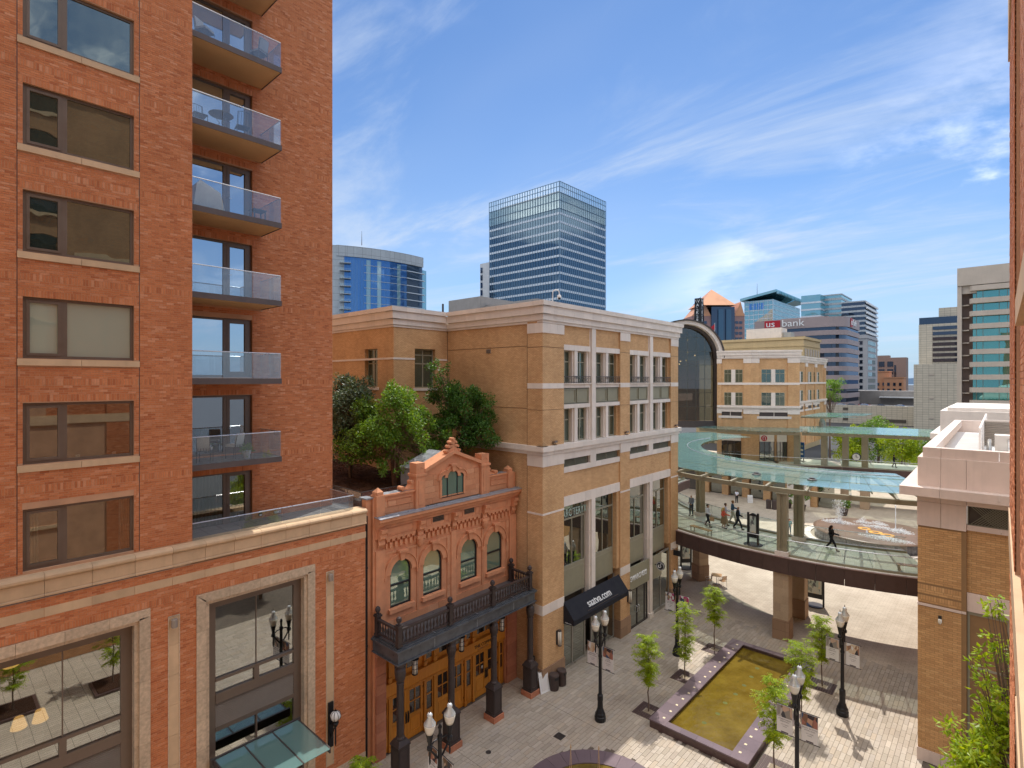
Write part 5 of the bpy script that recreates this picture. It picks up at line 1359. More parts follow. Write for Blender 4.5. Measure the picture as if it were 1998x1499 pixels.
for i, (x, y) in enumerate(((-5.2, 7.2), (-4.4, 3.2))):
    put(young_tree(90+i, 4.2, .9, 1.2), (x, y, 0), 0, 'young tree mirrored in the left tall window, '+['right one', 'left one'][i])
    p = thing('planter_bed', 'dark square planting bed mirrored in the left tall window, '+['under the mirrored middle tree', 'under the mirrored left tree'][i], 'planter', (x, y, 0)); m_ = MB(); m_.box(x-.95, y-.95, -.02, x+.95, y+.95, .10); m_.build('kerb', M['granite_dark'], p); m_ = MB(); m_.box(x-.8, y-.8, .10, x+.8, y+.8, .13); m_.build('soil', M['mulch'], p)
def big_tree(name, label, base, stems, blobs, n, ls, lw, mat, bark, seed, group=None, cat='tree', droop=0.0, shell=.55, parts='crown'):
    """several stems and limbs under a crown made of leaf clumps of uneven size"""
    r = random.Random(seed)
    t = thing(name, label, cat, base, group); B0 = Vector(base)
    tm = MB(); lv = Leaves()
    clumps = []
    for bx, by, bz, rx, ry, rz, k in blobs:
        for _ in range(k):
            d = rnd_dir(r); q = r.uniform(.25, 1.0)**.5
            c = B0+Vector((bx+d.x*rx*q, by+d.y*ry*q, bz+d.z*rz*q)); clumps.append((c, r.uniform(.28, .62)*min(rx, rz)*.62))
    stem_tops = []
    for sx, sy, sz, r0 in stems:
        top = B0+Vector((sx, sy, sz)); mid = B0+Vector((sx*.4+r.uniform(-.1, .1), sy*.4+r.uniform(-.1, .1), sz*.5))
        tm.path([B0+Vector((sx*.05, sy*.05, -.1)), mid, top], [r0, r0*.75, r0*.45], 7); stem_tops.append((mid, top, r0))
    for c, rc in clumps:
        m0, tp, r0 = min(stem_tops, key=lambda s: (s[1]-c).length)
        p0 = m0.lerp(tp, r.uniform(.3, 1.0)); mid = p0.lerp(c, .5)+Vector((r.uniform(-.15, .15), r.uniform(-.15, .15), -.1))
        tm.path([p0, mid, c], [r0*.32, r0*.2, .008], 4)
    tot = sum(rc**2 for _, rc in clumps)
    for c, rc in clumps:
        m_n = max(6, int(n*rc**2/tot))
        for _ in range(m_n):
            d = rnd_dir(r, .25); q = c+d*rc*(r.uniform(shell, 1.0) if r.random() < .8 else r.uniform(0, 1))
            q.z -= abs(d.x*d.y)*.1
            ld = (d*.7+rnd_dir(r)*.8+Vector((0, 0, -droop))).normalized()
            lv.leaf(q, ld, ls*r.uniform(.7, 1.25), lw*r.uniform(.75, 1.2), (d+Vector((0, 0, .9))+rnd_dir(r)*.5).normalized())
    tm.build('trunk', bark, t); lv.build(parts, mat, t)
    return t
big_tree('broadleaf_tree', 'light green multi stemmed tree on the mulch terrace above the sandstone front', (-23.9, 17.0, 11.3), [(-.4,-.5,3.0,.09), (.3,.4,3.2,.085), (-.9,.6,2.8,.07), (.6,-.4,2.4,.06)],
         [(-.2,-.1,3.4,2.1,2.0,1.6,54), (-1.0,-1.2,2.2,1.7,1.6,1.0,34), (.6,1.2,2.5,1.7,1.5,1.1,34), (.7,-.6,1.2,1.5,1.2,.7,24), (0,.2,4.7,1.2,1.2,.8,18), (.5,1.9,1.5,1.2,.8,.7,16), (-.9,-1.9,1.5,1.0,.8,.5,10)], 18000, .155, .09, M['leaf_mid'], M['bark_red'], 3, 'trees on the mulch terrace')
big_tree('broadleaf_tree', 'deep green tree with a tall leader against the plain tan side wall', (-23.2, 20.5, 11.4), [(0,0,4.5,.10), (.8,.3,3.2,.07), (-.4,-.5,3.0,.06)],
         [(-.7,-.3,5.8,.75,.75,1.2,16), (-.6,-.2,4.4,1.2,1.1,1.1,28), (.9,.6,3.8,1.6,1.2,1.4,42), (.2,0,2.5,1.9,1.4,1.1,42), (1.5,.8,2.3,1.3,.9,1.0,28), (.3,-.6,1.4,1.6,1.0,.7,22)], 16000, .15, .085, M['leaf_dark'], M['bark'], 4, 'trees on the mulch terrace')
big_tree('broadleaf_tree', 'grey green tree partly hidden behind the brick tower corner', (-26.6, 16.0, 11.4), [(0,0,3.5,.10), (-.8,.2,3.4,.07), (.6,-.3,2.8,.06)],
         [(-.4,0,4.0,2.0,1.5,1.6,50), (.6,.3,2.7,1.7,1.4,1.3,40), (-1.2,-.3,5.0,1.1,.9,.8,16), (.4,.2,1.5,1.6,1.2,.8,24)], 14000, .16, .085, M['leaf_blue'], M['bark'], 5, 'trees on the mulch terrace')
big_tree('conifer', 'small dark pointed conifer behind the grey green tree', (-28.7, 17.4, 11.5), [(0,0,5.2,.08)],
         [(0,0,5.3,.25,.25,.4,5), (0,0,4.6,.55,.55,.5,9), (0,0,3.8,.85,.85,.5,12), (0,0,3.0,1.1,1.1,.6,14)], 3500, .13, .05, M['leaf_dark'], M['bark'], 6, 'trees on the mulch terrace', droop=.4)
big_tree('street_tree', 'leafy bright green street tree in front of the right tan building', (.75, 17.7, 0), [(0,0,6.5,.13), (-.7,.2,6.0,.08), (-.3,-.6,5.2,.07)],
         [(-.55,0,7.4,1.2,1.2,1.5,50), (-.95,-.2,5.6,1.5,1.4,1.2,60), (-1.15,-.1,4.1,1.6,1.4,1.1,60), (-.78,.2,9.5,.6,.7,1.0,28), (-.88,.2,11.1,.42,.4,.35,8), (-1.3,0,2.7,1.5,1.3,1.0,60), (-.3,.3,3.2,1.5,1.2,1.6,50)], 26000, .175, .078, M['leaf_bright'], M['bark'], 8, None, droop=.35)
# mulch terrace with its glass rail
def hill(x, y): return 11.0+.55*min(1, max(0, (-21.5-x)/6))+.06*math.sin(x*2.1)*math.cos(y*1.7)
m_ = MB(); nx, ny = 30, 26
for i in range(nx):
    for j in range(ny):
        xa, xb = -36+14.4*i/nx, -36+14.4*(i+1)/nx; ya, yb = 12.72+10.0*j/ny, 12.72+10.0*(j+1)/ny
        m_.face([(xa,ya,hill(xa,ya)),(xb,ya,hill(xb,ya)),(xb,yb,hill(xb,yb)),(xa,yb,hill(xa,yb))])
tb = tag(m_.build('mulch_terrace', M['mulch']), kind='structure')
chips = MB(); rc = random.Random(9)
for _ in range(9000):
    x, y = rc.uniform(-33, -21.7), rc.uniform(12.8, 22.6); z = hill(x, y)+rc.uniform(0, .03); a = rc.uniform(0, 6.28); L_ = rc.uniform(.03, .08)
    dx, dy = math.cos(a)*L_, math.sin(a)*L_; tz = rc.uniform(-.02, .03)
    chips.face([(x-dx, y-dy, z), (x-dy*.3, y+dx*.3, z+.012+tz), (x+dx, y+dy, z+tz), (x+dy*.3, y-dx*.3, z+.01)])
tag(chips.build('bark_chips', M['mulch'], tb), kind='stuff')
tr2 = thing('glass_railing', 'low glass railing with a dark top rail along the mulch terrace', 'railing', (-21.5, 13.5, 11.0))
for p, q in (((-21.5, 13.5), (-21.5, 14.9)), ((-21.5, 14.9), (-21.5, 16.3)), ((-21.5, 13.5), (-22.7, 13.5)), ((-22.7, 13.5), (-24.0, 13.5))):
    m_ = MB(); d = Vector((q[0]-p[0], q[1]-p[1], 0)).normalized(); s_ = Vector((-d.y, d.x, 0))
    m_.obox(Vector((p[0], p[1], 11.0))+d*.02, d*((Vector((q[0]-p[0], q[1]-p[1], 0))).length-.04), s_*.012, (0, 0, .70)); m_.build('glass_panel', M['rail_glass'], tr2)
m_ = MB(); m_.path([(-24.0, 13.5, 11.72), (-21.5, 13.5, 11.72), (-21.5, 16.3, 11.72)], .025, 6); m_.build('top_rail', M['dark_metal'], tr2)
m_ = MB()
for p in ((-24.0,13.5), (-22.7,13.5), (-21.5,13.5), (-21.5,14.9), (-21.5,16.3)): m_.tube((p[0], p[1], 10.9), (p[0], p[1], 11.72), .02, .02, 6)
tag(m_.build('rail_posts', M['dark_metal'], tr2), kind='stuff')

# ------------------------------------------------------------------ street lamps with banners
M['acorn'] = m_plain('acorn_glass', (.80,.76,.66), 0.25, var=0.06, bump=0, spec=0.6)
M['acorn_top'] = m_glass('acorn_top', (.62,.66,.66), 0.22, (1, 1, 1), rough=0.12)
M['lamp_glow'] = m_emit('lamp_glow', (1.0, .78, .5), 1.3)
def m_photo(name, seed, base, cols):
    """printed banner picture: soft patches of ink, lighter ground"""
    m, N, L, out = nodes(name)
    v = coords(N, False, (1, 1, 1))
    vor = N('ShaderNodeTexVoronoi', {'Vector': N('ShaderNodeMapping', {0: v, 'Location': (seed*3.1, seed*1.7, seed*2.3), 'Scale': (1, 1, .55)}).outputs[0], 'Scale': 7.0})
    ramp = N('ShaderNodeValToRGB', {0: N('ShaderNodeSeparateColor', {0: vor.outputs['Color']}).outputs[0]}); ramp.color_ramp.interpolation = 'CONSTANT'
    el = ramp.color_ramp.elements
    while len(el) < len(cols)+1: el.new(0.5)
    for i, (e, c) in enumerate(zip(el, [base]+cols)): e.position = 0 if i == 0 else .42+.58*(i-1)/len(cols); e.color = c4(c)
    finish(N, L, out, ramp.outputs[0], 0.6)
    return m
M['banner'] = m_plain('banner_cloth', (.72,.70,.69), 0.7, var=0.04, bump=0.05)
M['ink'] = m_plain('ink', (.10,.09,.10), 0.7, var=0.05, bump=0)
PH = [m_photo('banner_picture', 1, (.62,.50,.36), [(.70,.68,.68), (.03,.03,.04), (.30,.16,.10), (.55,.35,.22)]), m_photo('banner_picture', 2, (.20,.10,.06), [(.04,.08,.18), (.50,.28,.18), (.03,.02,.03), (.35,.14,.10)]),
      m_photo('banner_picture', 3, (.70,.68,.66), [(.05,.10,.20), (.45,.05,.16), (.40,.26,.16), (.06,.06,.07)]), m_photo('banner_picture', 4, (.28,.25,.22), [(.05,.05,.06), (.45,.42,.40), (.16,.10,.06), (.55,.38,.28)])]
BT = [('FREE SPIRIT', 'SPRING  SUMMER'), ('A TIME', 'TO BE SEEN'), ('LOOK BRIGHT', 'SUN  SHADES'), ('ACTIVE', 'ESSENTIALS'), ('STREETWEAR', 'ESSENTIALS'), ('GREAT IN STYLE', 'SHOES  BAGS')]
def street_lamp():
    l = local('street_lamp', None, 'lamp post', 'double acorn lamp posts')
    m_ = MB()
    m_.lathe((0, 0, 0), [(.27, 0), (.28, .03), (.28, .22), (.25, .25), (.25, .36), (.21, .42), (.17, .55), (.14, .62), (.13, .95), (.14, 1.0), (.14, 1.25), (.10, 1.30), (.085, 1.34), (.075, 3.1), (.095, 3.12), (.095, 3.22), (.075, 3.24), (.07, 4.2), (.09, 4.22), (.09, 4.34), (.05, 4.40), (.05, 4.55), (.075, 4.62), (.03, 4.74)], 14)
    m_.build('post', M['black_iron'], l)
    for s in (-1, 1):
        m_ = MB()
        m_.path([(0, s*.06, 3.55), (0, s*.22, 3.75), (0, s*.36, 3.95), (0, s*.42, 4.15)], [.035, .04, .035, .04], 8); m_.path([(0, s*.05, 4.25), (0, s*.25, 4.22), (0, s*.40, 4.12)], .03, 6)
        m_.lathe((0, s*.42, 0), [(.02, 3.50), (.035, 3.60), (.03, 3.95), (.10, 4.02), (.10, 4.12), (.06, 4.18), (.07, 4.26), (.125, 4.52), (.14, 4.56)], 12); m_.build('arm', M['black_iron'], l)
        gb = MB(); gb.lathe((0, s*.42, 0), [(.12, 4.562), (.165, 4.68), (.20, 4.84), (.205, 4.90)], 16); g_ = gb.build('globe', M['acorn'], l, True)
        tp = MB(); tp.lathe((0, s*.42, 0), [(.207, 4.905), (.205, 4.93), (.15, 5.0), (.155, 5.01), (.105, 5.07), (.11, 5.08), (.075, 5.12), (.09, 5.16), (.10, 5.22), (.07, 5.28), (.02, 5.30)], 16); tp.build('refractor', M['acorn_top'], g_, True)
        bl_ = MB(); bl_.lathe((0, s*.42, 0), [(.05, 5.07), (.078, 5.085), (.06, 5.118)], 10); bl_.build('bulb', M['lamp_glow'], g_)
        fn = MB(); fn.lathe((0, s*.42, 5.30), [(.02, 0), (.025, .03), (.006, .12)], 8); fn.build('finial', M['bronze'], g_)
    m_ = MB()
    for z in (3.72, 2.58):
        m_.tube((-.82, 0, z), (.82, 0, z), .014, .014, 6)
    m_.build('banner_arms', M['black_iron'], l)
    return l
def banner(l, sx, ph, words):
    x0, x1 = (-.74, -.16) if sx < 0 else (.16, .74)
    b = thing('banner', None, None); b.parent = l; ORG[b.name] = (0, 0, 0)
    m_ = MB(); m_.box(x0, -.008, 2.60, x1, .008, 3.70); m_.build('cloth', M['banner'], b)
    m_ = MB(); m_.box(x0+.01, -.0125, 3.22, x1-.01, -.0085, 3.69); m_.build('picture', ph, b)
    for i, (t_, sz, z) in enumerate(((words[0], .075, 3.12), (words[1], .065, 3.04), ('CITY CREEK', .05, 2.92), ('SHOPS', .05, 2.84))):
        text(t_, M['ink'], b, ((x0+x1)/2, -.0105, z), (1, 0, 0), (0, 0, 1), sz, .001, 'lettering', 1.0, 'CENTER')
    m_ = MB(); m_.box((x0+x1)/2-.13, -.0125, 2.61, (x0+x1)/2+.13, -.0085, 2.66); m_.build('foot_print', M['ink'], b)
LAMPS = [(-14.68, 22.65, 0, 1, 0, 1, 'double globe lamp post with banners in front of the black awning'), (-14.68, 31.2, 2, 2, 2, 2, 'double globe lamp post with banners near the skybridge on the left'), (-5.9, 31.2, 3, 0, 3, 3, 'double globe lamp post with banners beyond the pool on the right'),
         (-6.0, 23.45, 3, 1, 4, 5, 'nearest double globe lamp post on the right with two street style banners'), (-14.6, 12.3, 1, 3, 1, 0, 'double globe lamp post cut by the bottom edge before the oak doors')]
LP0 = street_lamp()
for i, (x, y, pa, pb, ba, bb, lb) in enumerate(LAMPS):
    l = LP0 if i == 0 else copy_tree(LP0)
    l['_b'] = i
    put(l, (x, y, 0), R((0, 4, -3, 2, -6)[i]), lb); del l['_b']
for i, l in enumerate([o for o in COL.objects if o.name.startswith('street_lamp')]):
    x, y, pa, pb, ba, bb, lb = next(q for q in LAMPS if q[6] == l['label'])
    banner(l, -1, PH[pa], BT[ba]); banner(l, 1, PH[pb], BT[bb])
# bins, board, drain
bn_l = ['dark ribbed litter bin nearer the iron portico column', 'dark ribbed litter bin nearer the shop awning']
M['bin'] = m_plain('bin_brown', (.085,.062,.056), 0.55, 0.1, var=0.15, bump=0.05)
bn = local('litter_bin', bn_l[0], 'litter bin', 'pair of litter bins by the corner pier')
m_ = MB(); m_.lathe((0, 0, 0), [(.235, 0), (.245, .04), (.245, .74)], 18); m_.build('drum', M['bin'], bn)
m_ = MB()
for i in range(22):
    a = 2*math.pi*i/22; m_.obox((.245*math.cos(a)-.018*math.sin(a), .245*math.sin(a)+.018*math.cos(a), .05), (.016*math.cos(a), .016*math.sin(a), 0), (.036*math.sin(a), -.036*math.cos(a), 0), (0, 0, .67))
tag(m_.build('slats', M['bin'], bn), kind='stuff')
m_ = MB(); m_.lathe((0, 0, .742), [(.265, 0), (.27, .03), (.25, .09), (.10, .11)], 18); m_.build('lid', M['bin'], bn)
m_ = MB(); m_.box(.235, -.11, .60, .268, .11, .735); m_.build('opening', M['black_frame'], bn)
put(bn, (-18.0, 23.22, 0), R(-20)); put(copy_tree(bn), (-17.98, 23.86, 0), R(5), bn_l[1])
af_l = ['white folding pavement sign leaning behind the last portico column', 'white folding pavement sign outside the shops across the plaza']
af = local('pavement_sign', af_l[0], 'sign', 'white folding pavement signs')
for s in (-1, 1):
    m_ = MB(); p = [(-.32, s*.28, 0), (.32, s*.28, 0), (.32, s*.04, 1.02), (-.32, s*.04, 1.02)]; m_.prism(p, (0, s*.03, .0)); m_.build('board', M['sign_white'], af)
    m_ = MB(); m_.prism([(-.26, s*.262+s*.034, .12), (.26, s*.262+s*.034, .12), (.26, s*.085+s*.034, .86), (-.26, s*.085+s*.034, .86)], (0, s*.006, 0)); m_.build('poster', M['ink'] if s > 0 else M['banner'], af)
put(af, (-18.45, 22.72, 0), R(80)); put(copy_tree(af), (-25.6, 77.0, 0), R(25), af_l[1])
for (x, y, sq, lb) in ((-15.43, 20.33, True, 'square cast iron drain cover in the paving'), (-17.15, 17.29, False, 'small round cover in the paving near the portico')):
    d = thing('drain_cover', lb, 'drain', (x, y, 0)); m_ = MB()
    if sq:
        m_.box(x-.22, y-.22, .002, x+.22, y+.22, .006); m_.build('frame', M['black_frame'], d); m_ = MB()
        for i in range(6): m_.box(x-.19, y-.19+i*.07, .0065, x+.19, y-.16+i*.07, .012)
        tag(m_.build('bars', M['dark_metal'], d), kind='stuff')
    else: m_.lathe((x, y, 0), [(.13, .002), (.13, .008), (.10, .011)], 16); m_.build('lid', M['dark_metal'], d)

# ------------------------------------------------------------------ curved skybridge with its glass canopy
M['fascia'] = m_plain('bridge_fascia', (.095,.058,.052), 0.5, 0.1, var=0.12, streak=0.15, bump=0.0, isl=0.1)
M['fascia_cap'] = m_plain('fascia_cap', (.33,.22,.20), 0.5, var=0.08, bump=0)
M['deck_tile'] = m_pieces('deck_tile', [(.66,.63,.52), (.70,.66,.55), (.63,.60,.49), (.73,.69,.57)], 0.7, 0.1, 0.1)
M['olive_steel'] = m_plain('olive_steel', (.30,.265,.18), 0.42, 0.15, var=0.08, bump=0.0)
M['bridge_glass'] = m_clear('bridge_glass', (.95,.985,.975), 0.05)
M['roof_glass'] = m_clear('roof_glass', (.90,.96,.93), 0.06, haze=0.36, hcol=(.27,.48,.455), rough=0.06)
M['tan_block'] = m_pieces('tan_block', [(.50,.37,.25), (.55,.41,.28), (.46,.34,.24)], 0.75, 0.12, 0.1)
M['seat_wood'] = m_wood('seat_wood', (.42,.22,.09), (.52,.30,.13))
CX, CY_, ZD = -10.8, 59.0, 5.4
def cp_(a, r, z): return (CX+r*math.sin(R(a)), CY_-r*math.cos(R(a)), z)
def arc_block(a0, a1, r0, r1, z0, z1, n=2, z1b=None):
    m_ = MB(); P = []
    for i in range(n+1):
        a = a0+(a1-a0)*i/n
        P += [cp_(a, r0, z0), cp_(a, r1, z0), cp_(a, r1, z1 if z1b is None else z1b), cp_(a, r0, z1)]
    F = [(0, 1, 2, 3)[::-1], tuple(4*n+k for k in (0, 1, 2, 3))]
    for i in range(n):
        b = 4*i
        for k in range(4): F.append((b+k, b+(k+1) % 4, b+4+(k+1) % 4, b+4+k)[::-1])
    m_.faces(P, [f[::-1] for f in F]); return m_
def arc_path(a0, a1, r, z, rad, n=40, sides=6):
    m_ = MB(); m_.path([cp_(a0+(a1-a0)*i/n, r, z) for i in range(n+1)], rad, sides); return m_
br = thing('skybridge', 'curved skybridge with dark fascia panels and glass railings over the plaza', 'bridge', (CX, 38.5, 0))
A0, A1 = -92, 22.3
RO, RI = 21.6, 15.7
a = A0; st = (A1-A0)/28
for i in range(28):
    b0, b1 = A0+st*i, A0+st*(i+1)
    g = .02
    arc_block(b0+g, b1-g, RO-.12, RO, 4.35, 5.37, 3).build('fascia_panel', M['fascia'], br)
    arc_block(b0, b1, RO-.14, RO+.03, 5.372, 5.42, 3).build('fascia_cap', M['fascia_cap'], br)
    arc_block(b0+g, b1-g, RI, RI+.12, 4.45, 5.37, 3).build('fascia_panel', M['fascia'], br)
    arc_block(b0, b1, RI-.03, RI+.14, 5.372, 5.42, 3).build('fascia_cap', M['fascia_cap'], br)
    for k in range(4):
        r0, r1 = RI+.62+(RO-RI-1.14)*k/4, RI+.62+(RO-RI-1.14)*(k+1)/4
        arc_block(b0+.03, b1-.03, r0+.008, r1-.008, 5.30, 5.40, 3).build('deck_tile', M['deck_tile'], br)
    arc_block(b0+g, b1-g, RO-.46, RO-.145, 5.30, 5.385, 3).build('edge_tile', M['pale_stone'], br)
    arc_block(b0+g, b1-g, RI+.145, RI+.56, 5.30, 5.385, 3).build('edge_tile', M['pale_stone'], br)
    for rr_ in (RO-.50, RI+.60):
        arc_block(b0+.06, b1-.06, rr_-.008, rr_+.008, 5.50, 6.40, 3).build('glass_panel', M['bridge_glass'], br)
for rr_ in (RO-.50, RI+.60):
    m_ = arc_block(A0, A1, rr_-.06, rr_+.06, 5.386, 5.52, 60); m_.build('rail_shoe', M['olive_steel'], br)
    arc_path(A0, A1, rr_, 6.43, .028, 70).build('handrail', M['aluminium'], br)
arc_block(A0, A1, RI+.15, RO-.15, 4.7, 5.28, 60).build('deck_slab', M['fascia'], br)
def bridge_pier(a, r, low=True, yaw=None):
    x, y, _ = cp_(a, r, 0); c = thing('pier', None, None); c.parent = br; ORG[c.name] = ORG[br.name]; c.location = (0, 0, 0)
    d = Vector((math.cos(R(a)), math.sin(R(a)), 0)); n_ = Vector((math.sin(R(a)), -math.cos(R(a)), 0)); o = Vector((x, y, 0))
    def bb(m_, u0, v0, z0, u1, v1, z1): m_.obox(o+d*u0+n_*v0+Vector((0, 0, z0)), d*(u1-u0), n_*(v1-v0), (0, 0, z1-z0))
    m_ = MB(); bb(m_, -.40, -.36, 5.40, .40, .36, 5.68); m_.build('plinth', M['pale_stone'], c)
    m_ = MB(); bb(m_, -.30, -.24, 5.682, -.07, .24, 9.40); bb(m_, .07, -.24, 5.682, .30, .24, 9.40); bb(m_, -.068, -.18, 5.682, .068, .18, 9.40); bb(m_, -.36, -.30, 9.402, .36, .30, 9.46); m_.build('post', M['olive_steel'], c)
    if low:
        m_ = MB(); bb(m_, -.50, -.50, 0, .50, .50, 1.30); m_.build('base', M['brown_stone'], c)
        for k in range(6):
            z0 = 1.302+k*.52; z1 = min(4.32, z0+.515)
            for u0, u1 in (((-.46, -.02), (-.015, .46)) if k % 2 else ((-.46, .12), (.125, .46))):
                m_ = MB(); bb(m_, u0, -.46, z0, u1, .46, z1); m_.build('stone_block', M['tan_block'], c)
for a, r in ((0.6, 21.0), (0.4, 16.75), (-29, 21.0), (-29, 16.6), (-50, 16.5), (-70, 16.5)): bridge_pier(a, r)
# canopy
cn = thing('bridge_canopy', 'sweeping pale green glass canopy curving above the skybridge', 'canopy', (CX, 39.0, 9.4))
ZC = 10.02; B0, B1 = -122, 23.5
RR = [13.0, 15.6, 18.2, 20.75]
nseg = 46; st = (B1-B0)/nseg
def zc(r): return ZC+(20.75-r)*.012
for i in range(nseg):
    b0, b1 = B0+st*i, B0+st*(i+1)
    for r0, r1 in zip(RR, RR[1:]):
        arc_block(b0+.03, b1-.03, r0+.012, r1-.012, zc(r0), zc(r0)+.03, 2, zc(r0)+.03).build('roof_pane', M['roof_glass'], cn)
    if i % 2 == 0 and b0 > -100:
        m_ = MB(); d = Vector((math.cos(R(b0)), math.sin(R(b0)), 0)); p0, p1 = Vector(cp_(b0, 13.3, 9.74)), Vector(cp_(b0, 21.55, 9.78))
        m_.prism([p0-d*.07, p1-d*.07, p1-d*.07+Vector((0, 0, .10)), p1-d*.07+(p0-p1)*.12+Vector((0, 0, .22)), p0-d*.07+Vector((0, 0, .24))], d*.14)
        m_.build('rib', M['olive_steel'], cn)
    if i % 2 == 1 and b0 > -100:
        m_ = MB(); d = Vector((math.cos(R(b0)), math.sin(R(b0)), 0)); p0, p1 = Vector(cp_(b0, 13.3, 9.90)), Vector(cp_(b0, 20.7, 9.90))
        m_.prism([p0-d*.03, p1-d*.03, p1-d*.03+Vector((0, 0, .10)), p0-d*.03+Vector((0, 0, .12))], d*.06); m_.build('glazing_bar', M['olive_steel'], cn)
for r, h in ((21.0, .34), (16.6, .34)):
    for i in range(14):
        b0, b1 = -95+118*i/14, -95+118*(i+1)/14
        arc_block(b0, b1, r-.12, r+.12, 9.462, 9.462+h-.04, 4).build('beam', M['olive_steel'], cn)
for r in (13.6, 18.2):
    arc_block(-95, 23, r-.04, r+.04, 9.84, 9.90, 60).build('purlin', M['olive_steel'], cn)
arc_path(-100, 23, 14.35, zc(14.3)+.06, .035, 60).build('gutter', M['flashing'], cn)
for a, r in ((-6.5, 18.9), (4.2, 18.5)):
    x, y, z = cp_(a, r, zc(18)); m_ = MB(); m_.lathe((x, y, z+.03), [(.30, 0), (.30, .05), (.16, .09), (.16, .16), (.03, .18)], 12); m_.build('roof_fitting', M['dark_metal'], cn)
# benches, directory boards
def bench(label):
    b = local('bench', label, 'bench', 'wooden benches on the skybridge')
    for i in range(4):
        m_ = MB(); m_.box(-.9, -.21+i*.11, .42, .9, -.12+i*.11, .46); m_.build('slat', M['seat_wood'], b)
    for x in (-.8, .8):
        m_ = MB(); m_.box(x-.03, -.2, .0, x+.03, -.16, .418); m_.box(x-.03, .16, 0, x+.03, .20, .418); m_.box(x-.03, -.16, .38, x+.03, .16, .418); m_.build('leg', M['steel'], b)
    return b
b1 = put(bench('wooden bench on the left part of the skybridge, below the walking people'), (-16.5, 39.05, ZD), R(-19))
put(copy_tree(b1), (-3.75, 39.6, ZD), R(18), 'wooden bench at the right end of the skybridge by the pale stone building')
M['map_print'] = m_photo('map_print', 5, (.62,.64,.58), [(.45,.55,.50), (.30,.34,.32), (.70,.62,.45), (.12,.13,.14)])
def board(label, w, h, z0, seed):
    s = local('directory_board', label, 'sign', 'standing directory boards')
    m_ = MB(); m_.lathe((0, 0, 0), [(.62, 0), (.62, .03), (.55, .05)], 20); m_.build('foot', M['dark_metal'], s)
    for x in (-w/2-.07, w/2+.07):
        m_ = MB(); m_.box(x-.06, -.06, .03, x+.06, .06, z0+h+.16); m_.build('post', M['black_frame'], s)
    m_ = MB(); m_.box(-w/2, -.05, z0, w/2, .05, z0+h); m_.build('cabinet', M['black_frame'], s)
    m_ = MB(); n = 8
    q = [(-w/2, -.06, z0+h)]+[(-w/2+w*i/n, -.06, z0+h+.14*math.sin(math.pi*i/n)) for i in range(n+1)]+[(w/2, -.06, z0+h)]
    m_.prism(q[1:-1], (0, .12, 0)); m_.build('cap', M['black_frame'], s)
    m_ = MB(); m_.box(-w/2+.05, -.058, z0+.35, w/2-.05, -.052, z0+h-.06); m_.build('map', M['map_print'], s)
    return s
put(board('tall directory map stand in the middle of the skybridge', .52, 1.55, .5, 1), (-12.75, 38.95, ZD), R(-2))
put(board('dark directory stand in the shade under the left end of the skybridge', .8, 1.5, .5, 2), (-20.9, 46.2, 0), R(50))
put(board('directory board with blue header standing on the sunlit plaza behind the bridge piers', 1.0, 1.7, .55, 3), (-10.3, 45.0, 0), R(5))
# cafe chairs and table by the left bridge pier
ch_l = ['slatted wooden cafe chair left of the bridge pier, facing away', 'wooden cafe chair tucked at the round table by the pier', 'orange brown wooden cafe chair standing in the sun right of the table']
chr_ = local('cafe_chair', ch_l[0], 'chair', 'cafe chairs under the skybridge')
for i in range(4):
    m_ = MB(); m_.box(-.22, -.22+i*.115, .43, .22, -.125+i*.115, .455); m_.build('seat_slat', M['seat_wood'], chr_)
for i in range(4):
    m_ = MB(); z = .55+i*.09; m_.box(-.21, .20+i*.012, z, .21, .222+i*.012, z+.065); m_.build('back_slat', M['seat_wood'], chr_)
for x in (-.23, .23):
    m_ = MB(); m_.path([(x, .20, 0), (x, .20, .45), (x, .25, .92)], .014, 5); m_.build('leg', M['aluminium'], chr_); m_ = MB(); m_.path([(x, -.21, 0), (x, -.21, .64), (x, .21, .66)], .014, 5); m_.build('leg', M['aluminium'], chr_)
put(chr_, (-19.6, 45.0, 0), R(200)); put(copy_tree(chr_), (-17.75, 43.55, 0), R(-60), ch_l[1]); put(copy_tree(chr_), (-16.85, 44.15, 0), R(-120), ch_l[2])
tb_ = local('cafe_table', 'small square wooden cafe table between two chairs by the bridge pier', 'table')
m_ = MB(); m_.box(-.38, -.38, .70, .38, .38, .735); m_.build('top', M['seat_wood'], tb_)
m_ = MB(); m_.tube((0, 0, .02), (0, 0, .70), .03, .03, 8); m_.box(-.28, -.03, 0, .28, .03, .03); m_.box(-.03, -.28, 0, .03, .28, .03); m_.build('pedestal', M['aluminium'], tb_); put(tb_, (-17.4, 44.35, 0), R(20))
# ------------------------------------------------------------------ fountain on the plaza
M['pebble'] = m_pieces('pebble_bed', [(.20,.125,.085), (.26,.165,.115), (.17,.11,.08)], 0.35, 0.35, 0.6, fine=26)
M['fountain_wall'] = m_plain('fountain_wall', (.11,.10,.10), 0.25, var=0.3, scale=2, streak=0.3, bump=0.02)
def m_spray(name, al):
    m, N, L, out = nodes(name)
    d = N('ShaderNodeBsdfDiffuse', {'Color': (.9, .93, .95, 1)}); t = N('ShaderNodeBsdfTransparent'); tl = N('ShaderNodeBsdfTranslucent', {'Color': (.9, .93, .95, 1)})
    a_ = N('ShaderNodeMixShader', {0: .5, 1: d.outputs[0], 2: tl.outputs[0]})
    mx = N('ShaderNodeMixShader', {0: al, 1: t.outputs[0], 2: a_.outputs[0]}); L(mx.outputs[0], out.inputs[0]); return m
M['spray'] = m_spray('spray', .92)
M['orange_ring'] = m_plain('orange_ring', (.70,.36,.06), 0.5, var=0.15, bump=0)
